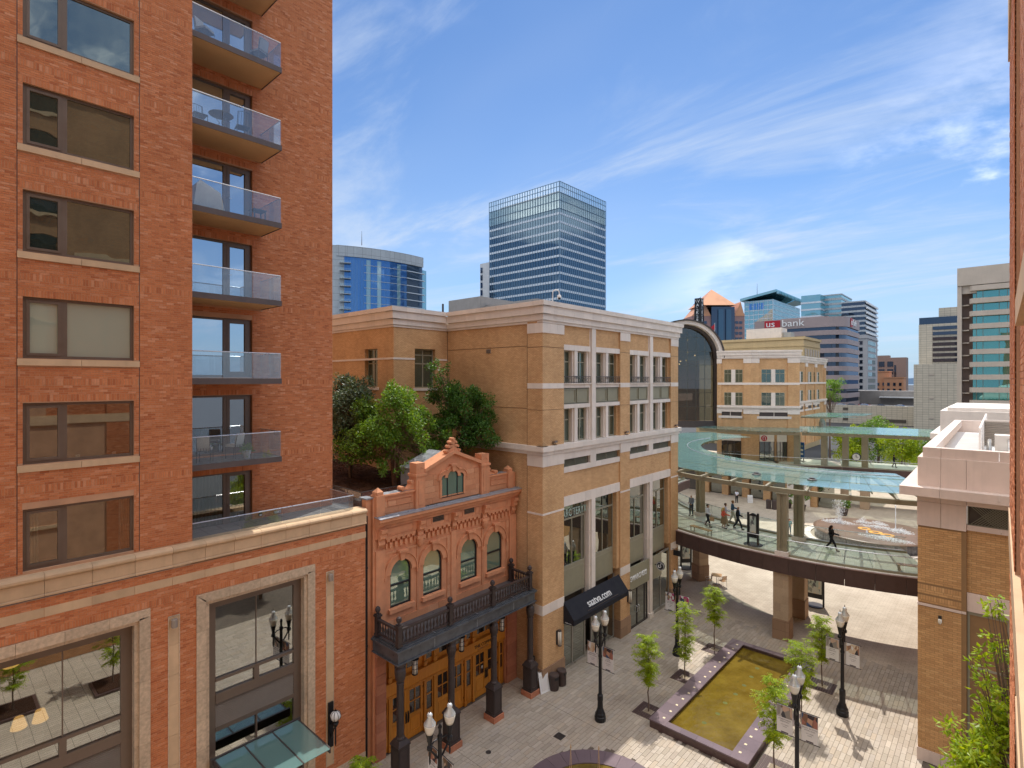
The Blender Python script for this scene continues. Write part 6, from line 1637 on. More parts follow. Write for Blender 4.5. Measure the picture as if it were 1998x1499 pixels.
FX, FY, FR = -10.1, 67.6, 5.4
fo = thing('plaza_fountain', 'large round dish fountain with white splashing jets on the sunlit plaza', 'fountain', (FX, FY, 0))
for k in range(24):
    a0, a1 = 2*math.pi*k/24+.004, 2*math.pi*(k+1)/24-.004; am = (a0+a1)/2
    q = [(FX+r*math.cos(a), FY+r*math.sin(a), -.01) for r, a in ((FR-.35, a0), (FR-.12, a0), (FR-.12, am), (FR-.12, a1), (FR-.35, a1), (FR-.35, am))]
    m_ = MB(); m_.prism(q, (0, 0, .93)); m_.build('wall_stone', M['fountain_wall'], fo)
    q = [(FX+r*math.cos(a), FY+r*math.sin(a), -.01) for r, a in ((FR+.25, a0), (FR+.95, a0), (FR+.95, am), (FR+.95, a1), (FR+.25, a1), (FR+.25, am))]
    m_ = MB(); m_.prism(q, (0, 0, .10)); m_.build('kerb_stone', M['pale_stone'], fo)
m_ = MB(); m_.lathe((FX, FY, 0), [(FR-.30, .86), (FR, .93), (FR, .97), (FR-.4, 1.0), (3.2, 1.06), (.2, 1.12)], 56); m_.build('dish', M['pebble'], fo, True)
for x, y in ((-.6, -.2), (.5, -1.1), (1.6, -1.6)):
    m_ = MB()
    for i in range(18):
        a_, b_ = 2*math.pi*i/18, 2*math.pi*(i+1)/18
        m_.prism([(FX+x+r*math.cos(t), FY+y+r*math.sin(t), 1.06) for r, t in ((.30, a_), (.62, a_), (.62, b_), (.30, b_))], (0, 0, .06))
    m_.build('orange_ring', M['orange_ring'], fo)
rs_ = random.Random(21)
sp = Leaves()
def splash(x, y, rx, ry, n, zt=.3):
    for _ in range(n):
        a_, q = rs_.uniform(0, 6.28), rs_.random()**.7
        p = Vector((FX+x+rx*q*math.cos(a_), FY+y+ry*q*math.sin(a_), 1.05+zt*rs_.random()**2*(1-q)))
        sp.leaf(p, rnd_dir(rs_), rs_.uniform(.06, .22), rs_.uniform(.04, .10), rnd_dir(rs_))
for q in ((-3.2, 1.0, 1.7, .7, 800, .5), (.6, 1.2, 2.3, .6, 1000, .35), (2.4, .8, 1.1, .7, 700, .5), (1.6, -3.0, 2.3, .8, 1000, .3), (-1.2, 2.6, .8, .6, 350, .7), (.2, 3.0, .9, .5, 350, .5)): splash(*q)
for _ in range(900):
    t = rs_.random(); p = Vector((FX-3.2+rs_.gauss(0, .10+.28*t), FY+1.2+rs_.gauss(0, .10+.28*t), 1.0+2.6*t)); sp.leaf(p, rnd_dir(rs_), rs_.uniform(.04, .11), .05, rnd_dir(rs_))
tag(sp.build('spray', M['spray'], fo), kind='stuff')
m_ = MB(); m_.path([(FX+1.9, FY+1.4, 1.0+2.7*i/10) for i in range(11)], [.05+.02*math.sin(i*2.1) for i in range(11)], 7); m_.build('water_jet', M['spray'], fo)
m_ = MB(); m_.path([(FX-.1, FY-2.2, 1.0+.5*i/5) for i in range(6)], [.09, .11, .10, .08, .06, .03], 7); m_.build('water_jet', M['spray'], fo)

M['gallery_glass'] = m_clear('gallery_glass', (.50,.52,.50), 0.07)
# ------------------------------------------------------------------ second shopping building, its gallery and lower fronts
b2 = thing('far_shop_building', 'tan brick angled shop building with pale cornice beyond the skybridge', 'building', (-26.3, 79.4, 0))
def facade(par, p, q, wins, vents, proud=.0, piers=((0, .1), (.9, 1)), z0=5.4):
    """one straight wall of the tan building: brick, stone bands, window pairs, louvre slots"""
    d, L_ = frame_run(p, q); n_ = Vector((d.y, -d.x, 0)); P = Vector((p[0], p[1], 0))
    def bb(m_, s0, v0, za, s1, v1, zb): m_.obox(P+d*s0+n_*v0+Vector((0, 0, za)), d*(s1-s0), n_*(v1-v0), (0, 0, zb-za))
    def part(nm, mat, *boxes):
        m_ = MB()
        for b in boxes: bb(m_, *b)
        return m_.build(nm, M[mat], par)
    part('brick_wall', 'tan_brick', (0, -.6, z0, L_, -.12, 20.0))
    for a, b in piers: part('brick_pier', 'tan_brick', (a*L_, -.5, z0, b*L_, 0, 20.0)); part('stone_block', 'pale_stone', (a*L_-.03, -.3, 19.3, b*L_+.03, .05, 19.94)); part('stone_block', 'pale_stone', (a*L_-.02, -.3, 12.05, b*L_+.02, .04, 12.72))
    part('stone_band', 'pale_stone', (0, -.3, 16.20, L_, .03, 16.52))
    for a, b in wins:
        for za, zb in ((16.53, 18.40), (13.25, 15.10)):
            m0 = (a+b)/2*L_; s0, s1 = a*L_, b*L_
            part('window_frame', 'olive_frame', (s0, -.115, za, s1, -.10, zb)); 
            for u0, u1 in ((s0+.06, m0-.30), (m0+.30, s1-.06)):
                um = (u0+u1)/2
                for c0, c1 in ((u0, um-.03), (um+.03, u1)):
                    part('pane', 'mall_glass', (c0, -.099, za+.06, c1, -.09, za+.66*(zb-za))); part('pane', 'mall_glass', (c0, -.099, za+.70*(zb-za), c1, -.09, zb-.06))
            part('stone_column', 'pale_stone', (m0-.27, -.1, za, m0+.27, .03, zb))
    for a, b in vents:
        part('louvre', 'dark_metal', (a*L_, -.11, 11.75, b*L_, -.10, 12.30)); part('strip_stone', 'pale_stone', (a*L_-.1, -.11, 12.31, b*L_+.1, .01, 12.70)); part('strip_stone', 'pale_stone', (a*L_-.1, -.11, 11.40, b*L_+.1, .01, 11.74)); part('louvre_bar', 'pale_stone', ((a+b)/2*L_-.04, -.105, 11.75, (a+b)/2*L_+.04, -.08, 12.30))
    cornice_run(par, p, q, (n_.x, n_.y), C_ROWS, step=2.2, back=.7, ext0=.41, ext1=.41)
    cornice_run(par, p, q, (n_.x, n_.y), B_ROWS, step=2.2, back=.3, ext0=.41, ext1=.41)
    return P, d, n_, L_
Q0, Q1, Q2 = (-30.6, 78.3), (-26.3, 79.5), (-20.9, 83.0)
facade(b2, Q0, Q1, [(.20, .75)], [(.05, .72)], piers=((-.02, .12), (.78, 1.0)))
facade(b2, Q1, Q2, [(.22, .70)], [(.14, .82)], piers=((0, .17), (.76, 1.0)))
facade(b2, Q2, (-25.6, 92.0), [], [], piers=((0, .2),))
facade(b2, (-25.6, 92.0), (-25.9, 122.0), [(.08+.20*i, .22+.20*i) for i in range(4)], [(.06+.20*i, .22+.20*i) for i in range(4)], piers=((0, .05), (.25, .30), (.47, .52), (.70, .75), (.95, 1)))
m_ = MB(); m_.prism([(-30.6, 78.6, 20.1), (-26.3, 79.9, 20.1), (-21.4, 83.2, 20.1), (-26, 92, 20.1), (-26.4, 121.8, 20.1), (-45, 121.8, 20.1), (-45, 90, 20.1)], (0, 0, .6)); m_.build('roof', M['roof'], b2)
# shops under it
m_ = MB(); m_.box(-45, 80.6, 0, -20, 81.0, 5.0); m_.build('lower_wall', M['room'], b2)
for i in range(6):
    x = -33.5+i*2.9
    m_ = MB(); m_.box(x, 79.9, 0, x+.95, 80.7, 5.2); m_.build('brick_pier', M['tan_brick'], b2)
    m_ = MB(); m_.box(x+.97, 80.4, .1, x+2.88, 80.45, 3.6); m_.build('shopfront_pane', M['shopfront_glass'], b2)
    m_ = MB(); m_.box(x+.97, 80.3, 3.62, x+2.88, 80.6, 4.9); m_.build('fascia', M['dark_metal'] if i % 2 else M['olive'], b2)
m_ = MB(); m_.box(-21.6, 79.5, 0, -18.8, 79.7, 3.0); m_.build('hoarding', M['pale_stone'], b2)
for (p, q, doors_) in ((Q0, Q1, ((.1, .7),)), (Q1, Q2, ((.18, .48), (.54, .74)))):
    d, L_ = frame_run(p, q); n_ = Vector((d.y, -d.x, 0)); P = Vector((p[0], p[1], 0))
    for a, b in doors_:
        m_ = MB(); m_.obox(P+d*(a*L_)+n_*-.10+Vector((0, 0, 5.45)), d*((b-a)*L_), n_*.02, (0, 0, 2.7)); m_.build('shopfront_pane', M['shopfront_glass'], b2)
        for k in range(4):
            m_ = MB(); m_.obox(P+d*((a+(b-a)*k/3)*L_-.04)+n_*-.10+Vector((0, 0, 5.45)), d*.08, n_*.06, (0, 0, 2.7)); m_.build('shopfront_bar', M['dark_metal'], b2)
        m_ = MB(); m_.obox(P+d*(a*L_)+n_*-.10+Vector((0, 0, 8.16)), d*((b-a)*L_), n_*.09, (0, 0, .95)); m_.build('sign_panel', M['pale_stone'], b2)
d, L_ = frame_run(Q1, Q2); n_ = Vector((d.y, -d.x, 0)); sp_ = Vector((Q1[0], Q1[1], 8.64))+d*(.27*L_)+n_*.0
M['sign_red'] = m_plain('sign_red', (.45,.012,.025), 0.5, var=0.03, bump=0)
m_ = MB(); m_.tube(sp_, sp_+n_*.05, .40, .40, 24); m_.build('round_logo', M['sign_red'], b2)
m_ = MB(); m_.path([sp_+n_*.07+d*x+Vector((0, 0, z)) for x, z in ((-.20, -.22), (-.12, -.16), (-.19, .0), (-.15, .17), (0, .24), (.15, .17), (.19, .0), (.12, -.16), (.20, -.22))], .035, 5); m_.build('logo_mark', M['sign_white'], b2)
# far deck and its canopies
fd = thing('far_walkway', 'far upper walkway with glass rail and flat glass canopy across the plaza', 'bridge', (-18, 80, 0))
ed = [(-31.5, 77.0), (-26.5, 77.6), (-22.5, 78.4), (-19, 80.0), (-15.5, 81.8), (-12, 82.6), (-8, 83.6), (-3.5, 84.8), (4, 86.5)]
for p, q in zip(ed, ed[1:]):
    d, L_ = frame_run(p, q); n_ = Vector((d.y, -d.x, 0)); P = Vector((p[0], p[1], 0))
    m_ = MB(); m_.obox(P+n_*-.10+Vector((0, 0, 4.5)), d*(L_-.02), n_*.12, (0, 0, .9)); m_.build('fascia_panel', M['fascia'], fd)
    m_ = MB(); m_.obox(P+n_*-6.5+Vector((0, 0, 5.2)), d*L_, n_*6.38, (0, 0, .2)); m_.build('deck_slab', M['deck_tile'], fd)
    m_ = MB(); m_.obox(P+n_*-.35+Vector((0, 0, 5.5)), d*(L_-.03), n_*.02, (0, 0, .85)); m_.build('glass_panel', M['bridge_glass'], fd)
    m_ = MB(); m_.tube(P+n_*-.34+Vector((0, 0, 6.4)), P+d*L_+n_*-.34+Vector((0, 0, 6.4)), .035, .035, 6); m_.build('handrail', M['aluminium'], fd)
    m_ = MB(); m_.obox(P+n_*-.40+Vector((0, 0, 5.402)), d*L_, n_*.12, (0, 0, .10)); m_.build('rail_shoe', M['olive_steel'], fd)
ce = [(-32.5, 75.6, 5.5), (-27.5, 75.4, 5.0), (-23.8, 75.6, 7.0), (-19.4, 78.4, 9.0), (-15.5, 79.8, 9.5), (-11.5, 81.0, 9.5), (-7.5, 82.0, 9.5), (-3, 83, 9.5), (3, 84.5, 9.5)]
for (x0, y0, w0), (x1, y1, w1) in zip(ce, ce[1:]):
    P, Q = Vector((x0, y0, 10.0)), Vector((x1, y1, 10.0))
    m_ = MB(); m_.prism([P, Q, Q+Vector((0, w1*.5, .10)), P+Vector((0, w0*.5, .10))], (0, 0, .03)); m_.build('roof_pane', M['roof_glass'], fd)
    m_ = MB(); m_.prism([P+Vector((0, w0*.5, .10)), Q+Vector((0, w1*.5, .10)), Q+Vector((0, w1, .2)), P+Vector((0, w0, .2))], (0, 0, .03)); m_.build('roof_pane', M['roof_glass'], fd)
    d = (Q-P).normalized(); n_ = Vector((d.y, -d.x, 0))
    m_ = MB(); m_.obox(P-n_*.9+Vector((0, 0, -.50)), d*(Q-P).length, n_*.22, (0, 0, .40)); m_.build('beam', M['olive_steel'], fd)
    n = 3
    for k in range(n):
        m_ = MB(); o = P.lerp(Q, (k+.5)/n)-n_*3+Vector((0, 0, -.15)); m_.obox(o, n_*3.1, d*.12, (0, 0, .13)); m_.build('rib', M['olive_steel'], fd)
for i, (x, y) in enumerate(((-20.6, 80.6), (-17.6, 81.9), (-15.3, 82.8), (-13.2, 83.4), (-5.6, 85.0), (1, 86.6))):
    m_ = MB(); m_.box(x-.35, y-.3, 5.4, x+.35, y+.3, 9.5); m_.build('column', M['olive_steel'], fd)
    m_ = MB(); m_.box(x-.5, y-.5, 0, x+.5, y+.5, 4.5); m_.build('pier', M['tan_block'], fd)
for (x0, y0, x1, y1, z, lb) in ((-21.5, 86, -14.5, 98, 11.6, 'raised angular glass canopy beside the far tan building'), (-4.8, 88, 4, 97, 11.6, 'raised flat glass canopy at the right above the trees')):
    rc_ = thing('raised_canopy', lb, 'canopy', ((x0+x1)/2, (y0+y1)/2, 9.5))
    for k in range(4):
        ya, yb = y0+(y1-y0)*k/4, y0+(y1-y0)*(k+1)/4; cut = 3.0 if (x0 < -20 and k == 1) else 0
        m_ = MB(); m_.prism([(x0, ya+.03, z), (x1-cut, ya+.03, z+.1), (x1-(3.0 if (x0 < -20 and k == 0) else 0), yb-.03, z+.1), (x0, yb-.03, z)], (0, 0, .05)); m_.build('roof_pane', M['roof_glass'], rc_)
        m_ = MB(); m_.box(x0, ya-.06, z-.2, x1-3, ya+.06, z-.01); m_.build('beam', M['olive_steel'], rc_)
    m_ = MB(); m_.lathe(((x0+x1)/2-1, y0+1.2, 9.9), [(.2, 0), (.45, .3), (.45, .9), (.2, 1.5)], 10); m_.build('post', M['steel'], rc_)
# gallery with its round glass end
gy = thing('glass_gallery', 'glass gallery end wall under a dark round arched roof between the tan buildings', 'building', (-34.4, 75.5, 9.9))
gd = Vector((.744, .668, 0)); gn = Vector((.668, -.744, 0)); G0 = Vector((-34.4, 75.5, 0)); GS = 20.1
def gp(s, v, z): return G0+gd*s+gn*v+Vector((0, 0, z))
def garch(m_, r0, r1, v0, v1, n=28):
    for i in range(n):
        a, b = math.pi*i/n, math.pi*(i+1)/n
        m_.prism([gp(r0*math.cos(a), v0, GS+r0*math.sin(a)), gp(r1*math.cos(a), v0, GS+r1*math.sin(a)), gp(r1*math.cos(b), v0, GS+r1*math.sin(b)), gp(r0*math.cos(b), v0, GS+r0*math.sin(b))], gn*(v1-v0))
m_ = MB(); garch(m_, 5.45, 5.62, -6, 1.0); m_.build('roof_edge', M['dark_metal'], gy)
m_ = MB(); garch(m_, 4.95, 5.44, -.3, .75); m_.build('arch_band', M['pale_stone'], gy)
m_ = MB(); garch(m_, 4.55, 4.94, -1.6, -.2); m_.build('inner_arch', M['dark_metal'], gy)
m_ = MB(); garch(m_, 5.63, 5.70, -40, -.5); m_.build('barrel_roof', M['slab_metal'], gy)
m_ = MB()
for s in (-5.1, 4.6): m_.obox(gp(s, -1.2, 9.9), gd*.45, gn*1.2, (0, 0, GS-9.9))
m_.obox(gp(-5.1, -1.0, 9.9), gd*10.1, gn*.9, (0, 0, .95)); m_.build('dark_frame', M['dark_metal'], gy)
cols = [-4.6+9.2*i/7 for i in range(8)]; rows = [10.9+2.05*i for i in range(8)]
for i in range(7):
    for z0 in rows:
        z1 = z0+2.02; sm = max(abs(cols[i]), abs(cols[i+1]))
        zt = GS+math.sqrt(max(0, 4.6**2-sm**2)) if sm < 4.6 else GS
        if z0 > max(GS+math.sqrt(max(0, 4.75**2-min(abs(cols[i]), abs(cols[i+1]))**2)), GS)-.1: continue
        m_ = MB(); m_.prism([gp(cols[i]+.02, -.8, z0), gp(cols[i+1]-.02, -.8, z0), gp(cols[i+1]-.02, -.8, max(z0+.01, min(z1, GS+math.sqrt(max(0, 4.75**2-cols[i+1]**2))))), gp(cols[i]+.02, -.8, max(z0+.01, min(z1, GS+math.sqrt(max(0, 4.75**2-cols[i]**2)))))], gn*.03)
        m_.build('pane', M['gallery_glass'], gy)
for i in range(1, 7):
    m_ = MB(); zt = GS+math.sqrt(4.6**2-cols[i]**2); m_.obox(gp(cols[i]-.04, -.95, 10.85), gd*.08, gn*.13, (0, 0, zt-10.85)); m_.build('mullion', M['olive_steel'], gy)
for z in rows[1:7]:
    sx = 4.6 if z < GS else math.sqrt(max(.1, 4.6**2-(z-GS)**2)); m_ = MB(); m_.obox(gp(-sx, -.93, z-.04), gd*(2*sx), gn*.11, (0, 0, .08)); m_.build('transom', M['olive_steel'], gy)
m_ = MB()
for i in range(11):
    m_.ball(tuple(gp(rs_.uniform(-2.5, 3.2), -rs_.uniform(2, 6), rs_.uniform(19, 23.2))), .10, 6, 4)
tag(m_.build('pendant_lights', M['warm_light'], gy), kind='stuff')
m_ = MB(); m_.obox(gp(-5.2, -9, 9.5), gd*10.4, gn*.2, (0, 0, 16)); m_.build('back_wall', M['tan_brick'], gy)
G0 = Vector((-43.5, 82, 0)); GS = 20.9
dv = thing('roof_vault', 'dark curved roof vault peeping over the cornice beside the glass gallery', 'roof', (-43.5, 82, 20))
m_ = MB(); garch(m_, 5.9, 6.1, -30, 0, 20); m_.build('vault', M['slab_metal'], dv)
# ------------------------------------------------------------------ pale stone and tan brick building on the right
M['right_brick'] = m_pieces('right_brick', [(.62,.355,.155), (.69,.405,.18), (.55,.31,.135), (.73,.45,.21)], 0.85, 0.12, 0.2)
M['right_mortar'] = m_plain('right_mortar', (.30,.18,.085), 0.9, var=0.1, bump=0.1)
M['pink_stone'] = m_plain('pink_stone', (.74,.60,.515), 0.7, var=0.06, scale=1.4, streak=0.2, bump=0.1, fine=60, isl=0.05)
rb_ = thing('pale_stone_building', 'near right building with pale stone parapet and ledge above tan brick', 'building', (-2.74, 29.84, 0))
RX, RY = -2.74, 29.84
def rpart(nm, mat, *bx):
    m_ = MB()
    for b in bx: m_.box(*b)
    return m_.build(nm, M[mat], rb_)
rpart('brick_backing', 'right_mortar', (RX+.01, RY+.01, 0, -1.25, RY+.5, 10.39), (-1.25, RY+.02, 0, -1.08, RY+.5, 10.39), (-1.08, RY+.22, 0, 9, RY+.5, 10.45))
rpart('side_wall', 'right_brick', (RX+.01, RY+.5, 0, RX+.3, 52, 10.38))
bx = brick_boxes('y', RY+.01, -1, RX, -1.25, .55, 10.38, [(RX, 6.86, -1.2, 6.98)], [(7.15, RX, -1.25), (7.62, RX, -1.25)], bl=.295, bh=.082, joint=.012)
bx += brick_boxes('y', RY+.22, -1, -1.08, 3.0, 7.80, 10.42, bl=.295, bh=.082, joint=.012)
pieces('brick', bx, M['right_brick'], rb_, 300)
for xa, xb in ((RX-.02, -1.94), (-1.93, -1.09)):
    rpart('stone_panel', 'pink_stone', (xa, RY-.03, 10.40, xb, RY+.4, 11.46)); rpart('stone_panel', 'pink_stone', (xa, RY-.028, 11.472, xb, RY+.4, 11.775))
for xa, xb in ((-3.34, -1.94), (-1.93, -.06), (-.05, 2.5), (2.51, 6)):
    rpart('ledge_block', 'pink_stone', (xa, RY-.62, 11.78, xb, RY+.3, 12.16))
for xa, xb in ((RX, -1.94), (-1.93, -1.09), (-1.08, 2.5), (2.51, 6)):
    rpart('parapet_panel', 'pink_stone', (xa, RY-.02, 12.162, xb, RY+.35, 13.42))
for xa, xb in ((-2.57, -1.94), (-1.93, -.06), (-.05, 2.5), (2.51, 6)):
    rpart('coping_block', 'pink_stone', (xa, RY+.10, 13.422, xb, RY+.55, 13.85))
rpart('ledge_side', 'pink_stone', (-3.34, RY+.302, 11.78, RX, 52, 12.16)); rpart('parapet_side', 'pink_stone', (RX, RY+.352, 12.162, RX+.35, 52, 13.42)); rpart('coping_side', 'pink_stone', (-2.57, RY+.552, 13.422, -2.15, 52, 13.85)); rpart('coping_back', 'pink_stone', (-2.57, 52.002, 12.2, 9, 52.4, 13.85))
rpart('stone_strip', 'pink_stone', (-1.08, RY+.0, 11.49, 6, RY+.4, 11.775)); rpart('stone_strip', 'pink_stone', (-1.08, RY+.10, 10.44, -.0, RY+.4, 10.66)); rpart('stone_strip', 'pink_stone', (.01, RY+.10, 10.44, 6, RY+.4, 10.66))
m_ = MB(); m_.box(-1.06, RY+.30, 10.66, 6, RY+.32, 11.488); m_.build('vent_recess', M['room'], rb_)
m_ = MB()
for i in range(60):
    x = -1.4+i*.105
    for s in (1, -1):
        p, q = (x, 10.67), (x+s*.82, 11.48)
        if min(p[0], q[0]) < -1.03: continue
        m_.tube((p[0], RY+.20+s*.006, p[1]), (q[0], RY+.20+s*.006, q[1]), .018, .018, 4)
m_.box(-1.06, RY+.16, 10.66, 6, RY+.24, 10.70); m_.box(-1.06, RY+.16, 11.45, 6, RY+.24, 11.488); m_.box(-1.06, RY+.16, 10.70, -1.02, RY+.24, 11.45)
tag(m_.build('lattice', M['olive_dark'], rb_), kind='stuff')
rpart('stone_band', 'pink_stone', (RX-.01, RY-.03, 6.87, -1.24, RY+.2, 6.97)); rpart('stone_band', 'pink_stone', (-1.23, RY-.0, 6.87, -1.09, RY+.2, 6.97))
rpart('lintel_stone', 'pink_stone', (-1.07, RY+.12, 7.0, .3, RY+.4, 7.77)); rpart('lintel_stone', 'pink_stone', (.31, RY+.12, 7.0, 3, RY+.4, 7.77))
rpart('base_stone', 'pink_stone', (RX-.03, RY-.03, 0, -1.95, RY+.2, .54)); rpart('base_stone', 'pink_stone', (-1.94, RY-.03, 0, -1.2, RY+.2, .54))
rpart('window_frame', 'olive_frame', (-1.06, RY+.20, .5, -.98, RY+.34, 6.99), (-.98, RY+.2, 6.85, 3, RY+.34, 6.99), (-.98, RY+.2, 4.6, 3, RY+.32, 4.7), (.2, RY+.2, .5, .3, RY+.32, 6.85))
for xa, xb in ((-.98, .2), (.3, 2)):
    rpart('pane', 'shopfront_glass', (xa, RY+.26, 4.7, xb, RY+.275, 6.85)); rpart('pane', 'shopfront_glass', (xa, RY+.26, .5, xb, RY+.275, 4.6))
rpart('roof', 'white_paint', (RX+.3, RY+.5, 12.6, 9, 52, 13.0))
rpart('roof_ramp', 'roof', (-1.9, 31.5, 13.0, -.85, 50, 13.06))
mm_ = thing('roof_plant_screen', 'grey louvred plant screen with two ducts on the right roof', 'screen', (.5, 40, 13))
m_ = MB(); m_.box(-.80, 34.5, 13.0, -.72, 50, 14.5); m_.box(-.72, 42, 13.0, 6, 42.1, 14.5); m_.build('panel', M['pale_stone'], mm_)
m_ = MB()
for i in range(14): m_.box(-.70, 41.9, 13.05+i*.10, 6, 41.98, 13.11+i*.10)
tag(m_.build('louvres', M['louvre'], mm_), kind='stuff')
for x in (-.45, .35):
    m_ = MB(); m_.path([(x, 36.2, 13.2), (x, 37.0, 13.55), (x, 38.4, 13.6)], .10, 8); m_.build('duct', M['steel'], mm_)
m_ = MB(); m_.box(-.25, 38.4, 13.0, .75, 39.4, 13.9); m_.build('unit', M['pale_stone'], mm_)
wl_ = thing('porch_light', 'small black and white wall light on the right brick pier', 'light', (-1.96, RY-.03, 6.4))
m_ = MB(); m_.box(-2.02, RY-.09, 6.46, -1.90, RY-.004, 6.58); m_.build('box', M['black_frame'], wl_)
m_ = MB(); m_.lathe((-1.96, RY-.10, 6.24), [(.03, 0), (.07, .06), (.075, .16), (.06, .22)], 10); m_.build('glass', M['lamp_glass'], wl_, True)
pv = thing('cream_pavilion', 'cream stone pavilion top with flat roof between right building and green glass tower', 'building', (-4.5, 64, 10))
for (x0, y0, z0, x1, y1, z1, nm) in ((-4.2, 64, 0, 14, 80, 11.4, 'wall'), (-4.9, 63.4, 11.4, 14, 81, 11.9, 'ledge'), (-4.2, 64, 11.9, 14, 80, 14.0, 'parapet'), (-3.7, 64.5, 14.0, 14, 79, 14.3, 'coping')):
    m_ = MB(); m_.box(x0, y0, z0, x1, y1, z1); m_.build(nm, M['pale_stone'], pv)
m_ = MB(); m_.box(-1.5, 63.9, 9.0, 14, 63.98, 11.2); m_.build('window_band', M['room'], pv)
# ------------------------------------------------------------------ the photographer's own building at the right edge
ob = thing('own_brick_building', 'orange brick wall edge with pale stone ledge along the right border', 'building', (.1, 12, 0))
wn_ = [(y, z, y+2.66, z+1.79) for z in [14.37+3.05*k-6.1 for k in range(9)] for y in (-26.5, -20.5, -14.5, -8.5, 2.9)]
M['own_brick'] = m_bricktex('own_brickwork', (.56,.27,.12), (.64,.33,.15), (.42,.27,.17), 0.203, 0.0667, 0.010)
m_ = MB()
wall_with_holes(m_, 'x', .17, -1, -40, 12.0, 0, 35, wn_, 0, .2)
m_.face([(.12, 12.0, 0), (.12, 12.0, 35), (24, 12.0, 35), (24, 12.0, 0)]); m_.face([(.17, -40, 35), (24, -40, 35), (24, 12, 35), (.17, 12, 35)]); m_.build('wall', M['own_brick'], ob)
for (a, c, b, d_) in wn_:
    m_ = MB(); m_.box(.30, a, c, .34, b, d_); m_.build('pane', M['pane'], ob)
    m_ = MB(); m_.box(.08, a-.12, c-.2, .25, b+.12, c-.001); m_.build('sill', M['buff_stone'], ob)
m_ = MB(); m_.box(-.15, -40, 34.6, .3, 12.2, 35.4); m_.build('cornice', M['buff_stone'], ob)
bx = brick_boxes('x', .112, -1, 7.9, 12.0, 14.75, 22.0, proud=.007)+brick_boxes('x', .155, -1, 5.0, 7.88, 14.75, 22.0, proud=.006)
bx += brick_boxes('x', .112, -1, 7.9, 12.0, 4.0, 14.2, proud=.007)
m_ = MB(); m_.box(.112, 7.9, 4.0, .169, 12.0, 22.0); m_.box(.155, 4.0, 4.0, .169, 7.899, 22.0); m_.build('brick_backing', M['red_mortar'], ob)
pieces('brick', bx, M['red_brick'], ob, 300)
m_ = MB(); m_.box(.09, 3.0, 14.22, .3, 12.0, 14.72); m_.build('ledge', M['buff_stone'], ob)
m_ = MB(); m_.box(.085, 6.2, 22.02, .3, 12.0, 24.5); m_.build('upper_stone', M['buff_stone'], ob)

# ------------------------------------------------------------------ downtown towers
M['tower_glass'] = m_glass('tower_glass', (.022,.045,.075), 0.13, (.45,.66,.85), wave=0.15, wscale=0.06)
M['crown_glass'] = m_glass('crown_glass', (.22,.36,.40), 0.25, (.8,.95,1))
M['blue_glass'] = m_glass('blue_glass', (.012,.10,.36), 0.30, (.30,.58,1.0), wave=0.2, wscale=0.05)
M['dark_glass'] = m_glass('dark_glass', (.015,.022,.035), 0.12, (.5,.6,.8))
M['teal_glass'] = m_glass('teal_glass', (.09,.24,.29), 0.30, (.7,.95,1), wave=0.1, wscale=0.08)
M['green_glass'] = m_glass('green_glass', (.012,.13,.12), 0.30, (.45,.92,.88), wave=0.05, wscale=0.15)
M['band_white'] = m_plain('band_white', (.60,.66,.72), 0.4, 0.2, var=0.06, scale=.2, bump=0)
M['mullion'] = m_plain('mullion', (.16,.25,.34), 0.4, 0.4, var=0.05, bump=0)
M['grey_panel'] = m_panel('grey_panel', (.46,.50,.53), 3.0, 3.2, 0.45, 0.05, 0.05)
M['slab_white'] = m_plain('slab_white', (.62,.64,.66), 0.7, var=0.06, scale=.3, streak=0.15, bump=0)
M['concrete_dark'] = m_plain('concrete_dark', (.30,.28,.265), 0.85, var=0.12, scale=.4, streak=0.25, bump=0)
M['concrete'] = m_plain('concrete', (.50,.43,.36), 0.85, var=0.08, scale=.4, streak=0.2, bump=0)
M['copper'] = m_plain('copper_roof', (.62,.30,.16), 0.5, 0.15, var=0.06, scale=.2, bump=0)
M['mauve_brick'] = m_plain('mauve_brick', (.33,.20,.185), 0.85, var=0.1, scale=.3, bump=0)
M['bank_stone'] = m_plain('bank_stone', (.36,.29,.285), 0.6, var=0.06, scale=.3, bump=0)
M['cream_brick'] = m_plain('cream_brick', (.58,.44,.24), 0.85, var=0.08, scale=.5, streak=0.3, bump=0)
M['grey_stone'] = m_plain('grey_stone', (.40,.40,.41), 0.85, var=0.06, scale=.4, streak=0.15, bump=0)
M['cream_wall'] = m_panel('cream_wall', (.57,.51,.41), 1.6, .8, 0.85, 0.05, 0.03)
M['orange_brick'] = m_plain('orange_brick', (.50,.25,.14), 0.85, var=0.08, bump=0)
M['brown_brick'] = m_plain('brown_brick', (.27,.19,.16), 0.85, var=0.08, bump=0)
def part(par, nm, mat, *bx):
    m_ = MB()
    for b in bx: m_.box(*b)
    return m_.build(nm, M[mat] if isinstance(mat, str) else mat, par)
def grid(par, x1, y0, wx, wy, z0, z1, dz, zb, band, body, mull, sx, e=.15, start=0.0, mw=.12):
    """a box tower seen at its corner (x1, y0): body, storey bands all round, mullions on the two seen sides"""
    part(par, 'glass_body', body, (x1-wx, y0, z0, x1, y0+wy, z1))
    z = z0+start
    while z < z1-.2:
        part(par, 'storey_band', band, (x1-wx-e, y0-e, z, x1+e, y0+wy+e, min(z1, z+zb))); z += dz
    if mull:
        m_ = MB(); n = int(wx/sx)
        for i in range(n+1): x = x1-wx+wx*i/n; m_.box(x-mw/2, y0-e-.12, z0, x+mw/2, y0-e, z1)
        n = int(wy/sx)
        for i in range(n+1): y = y0+wy*i/n; m_.box(x1+e, y-mw/2, z0, x1+e+.12, y+mw/2, z1)
        tag(m_.build('mullions', M[mull], par), kind='stuff')
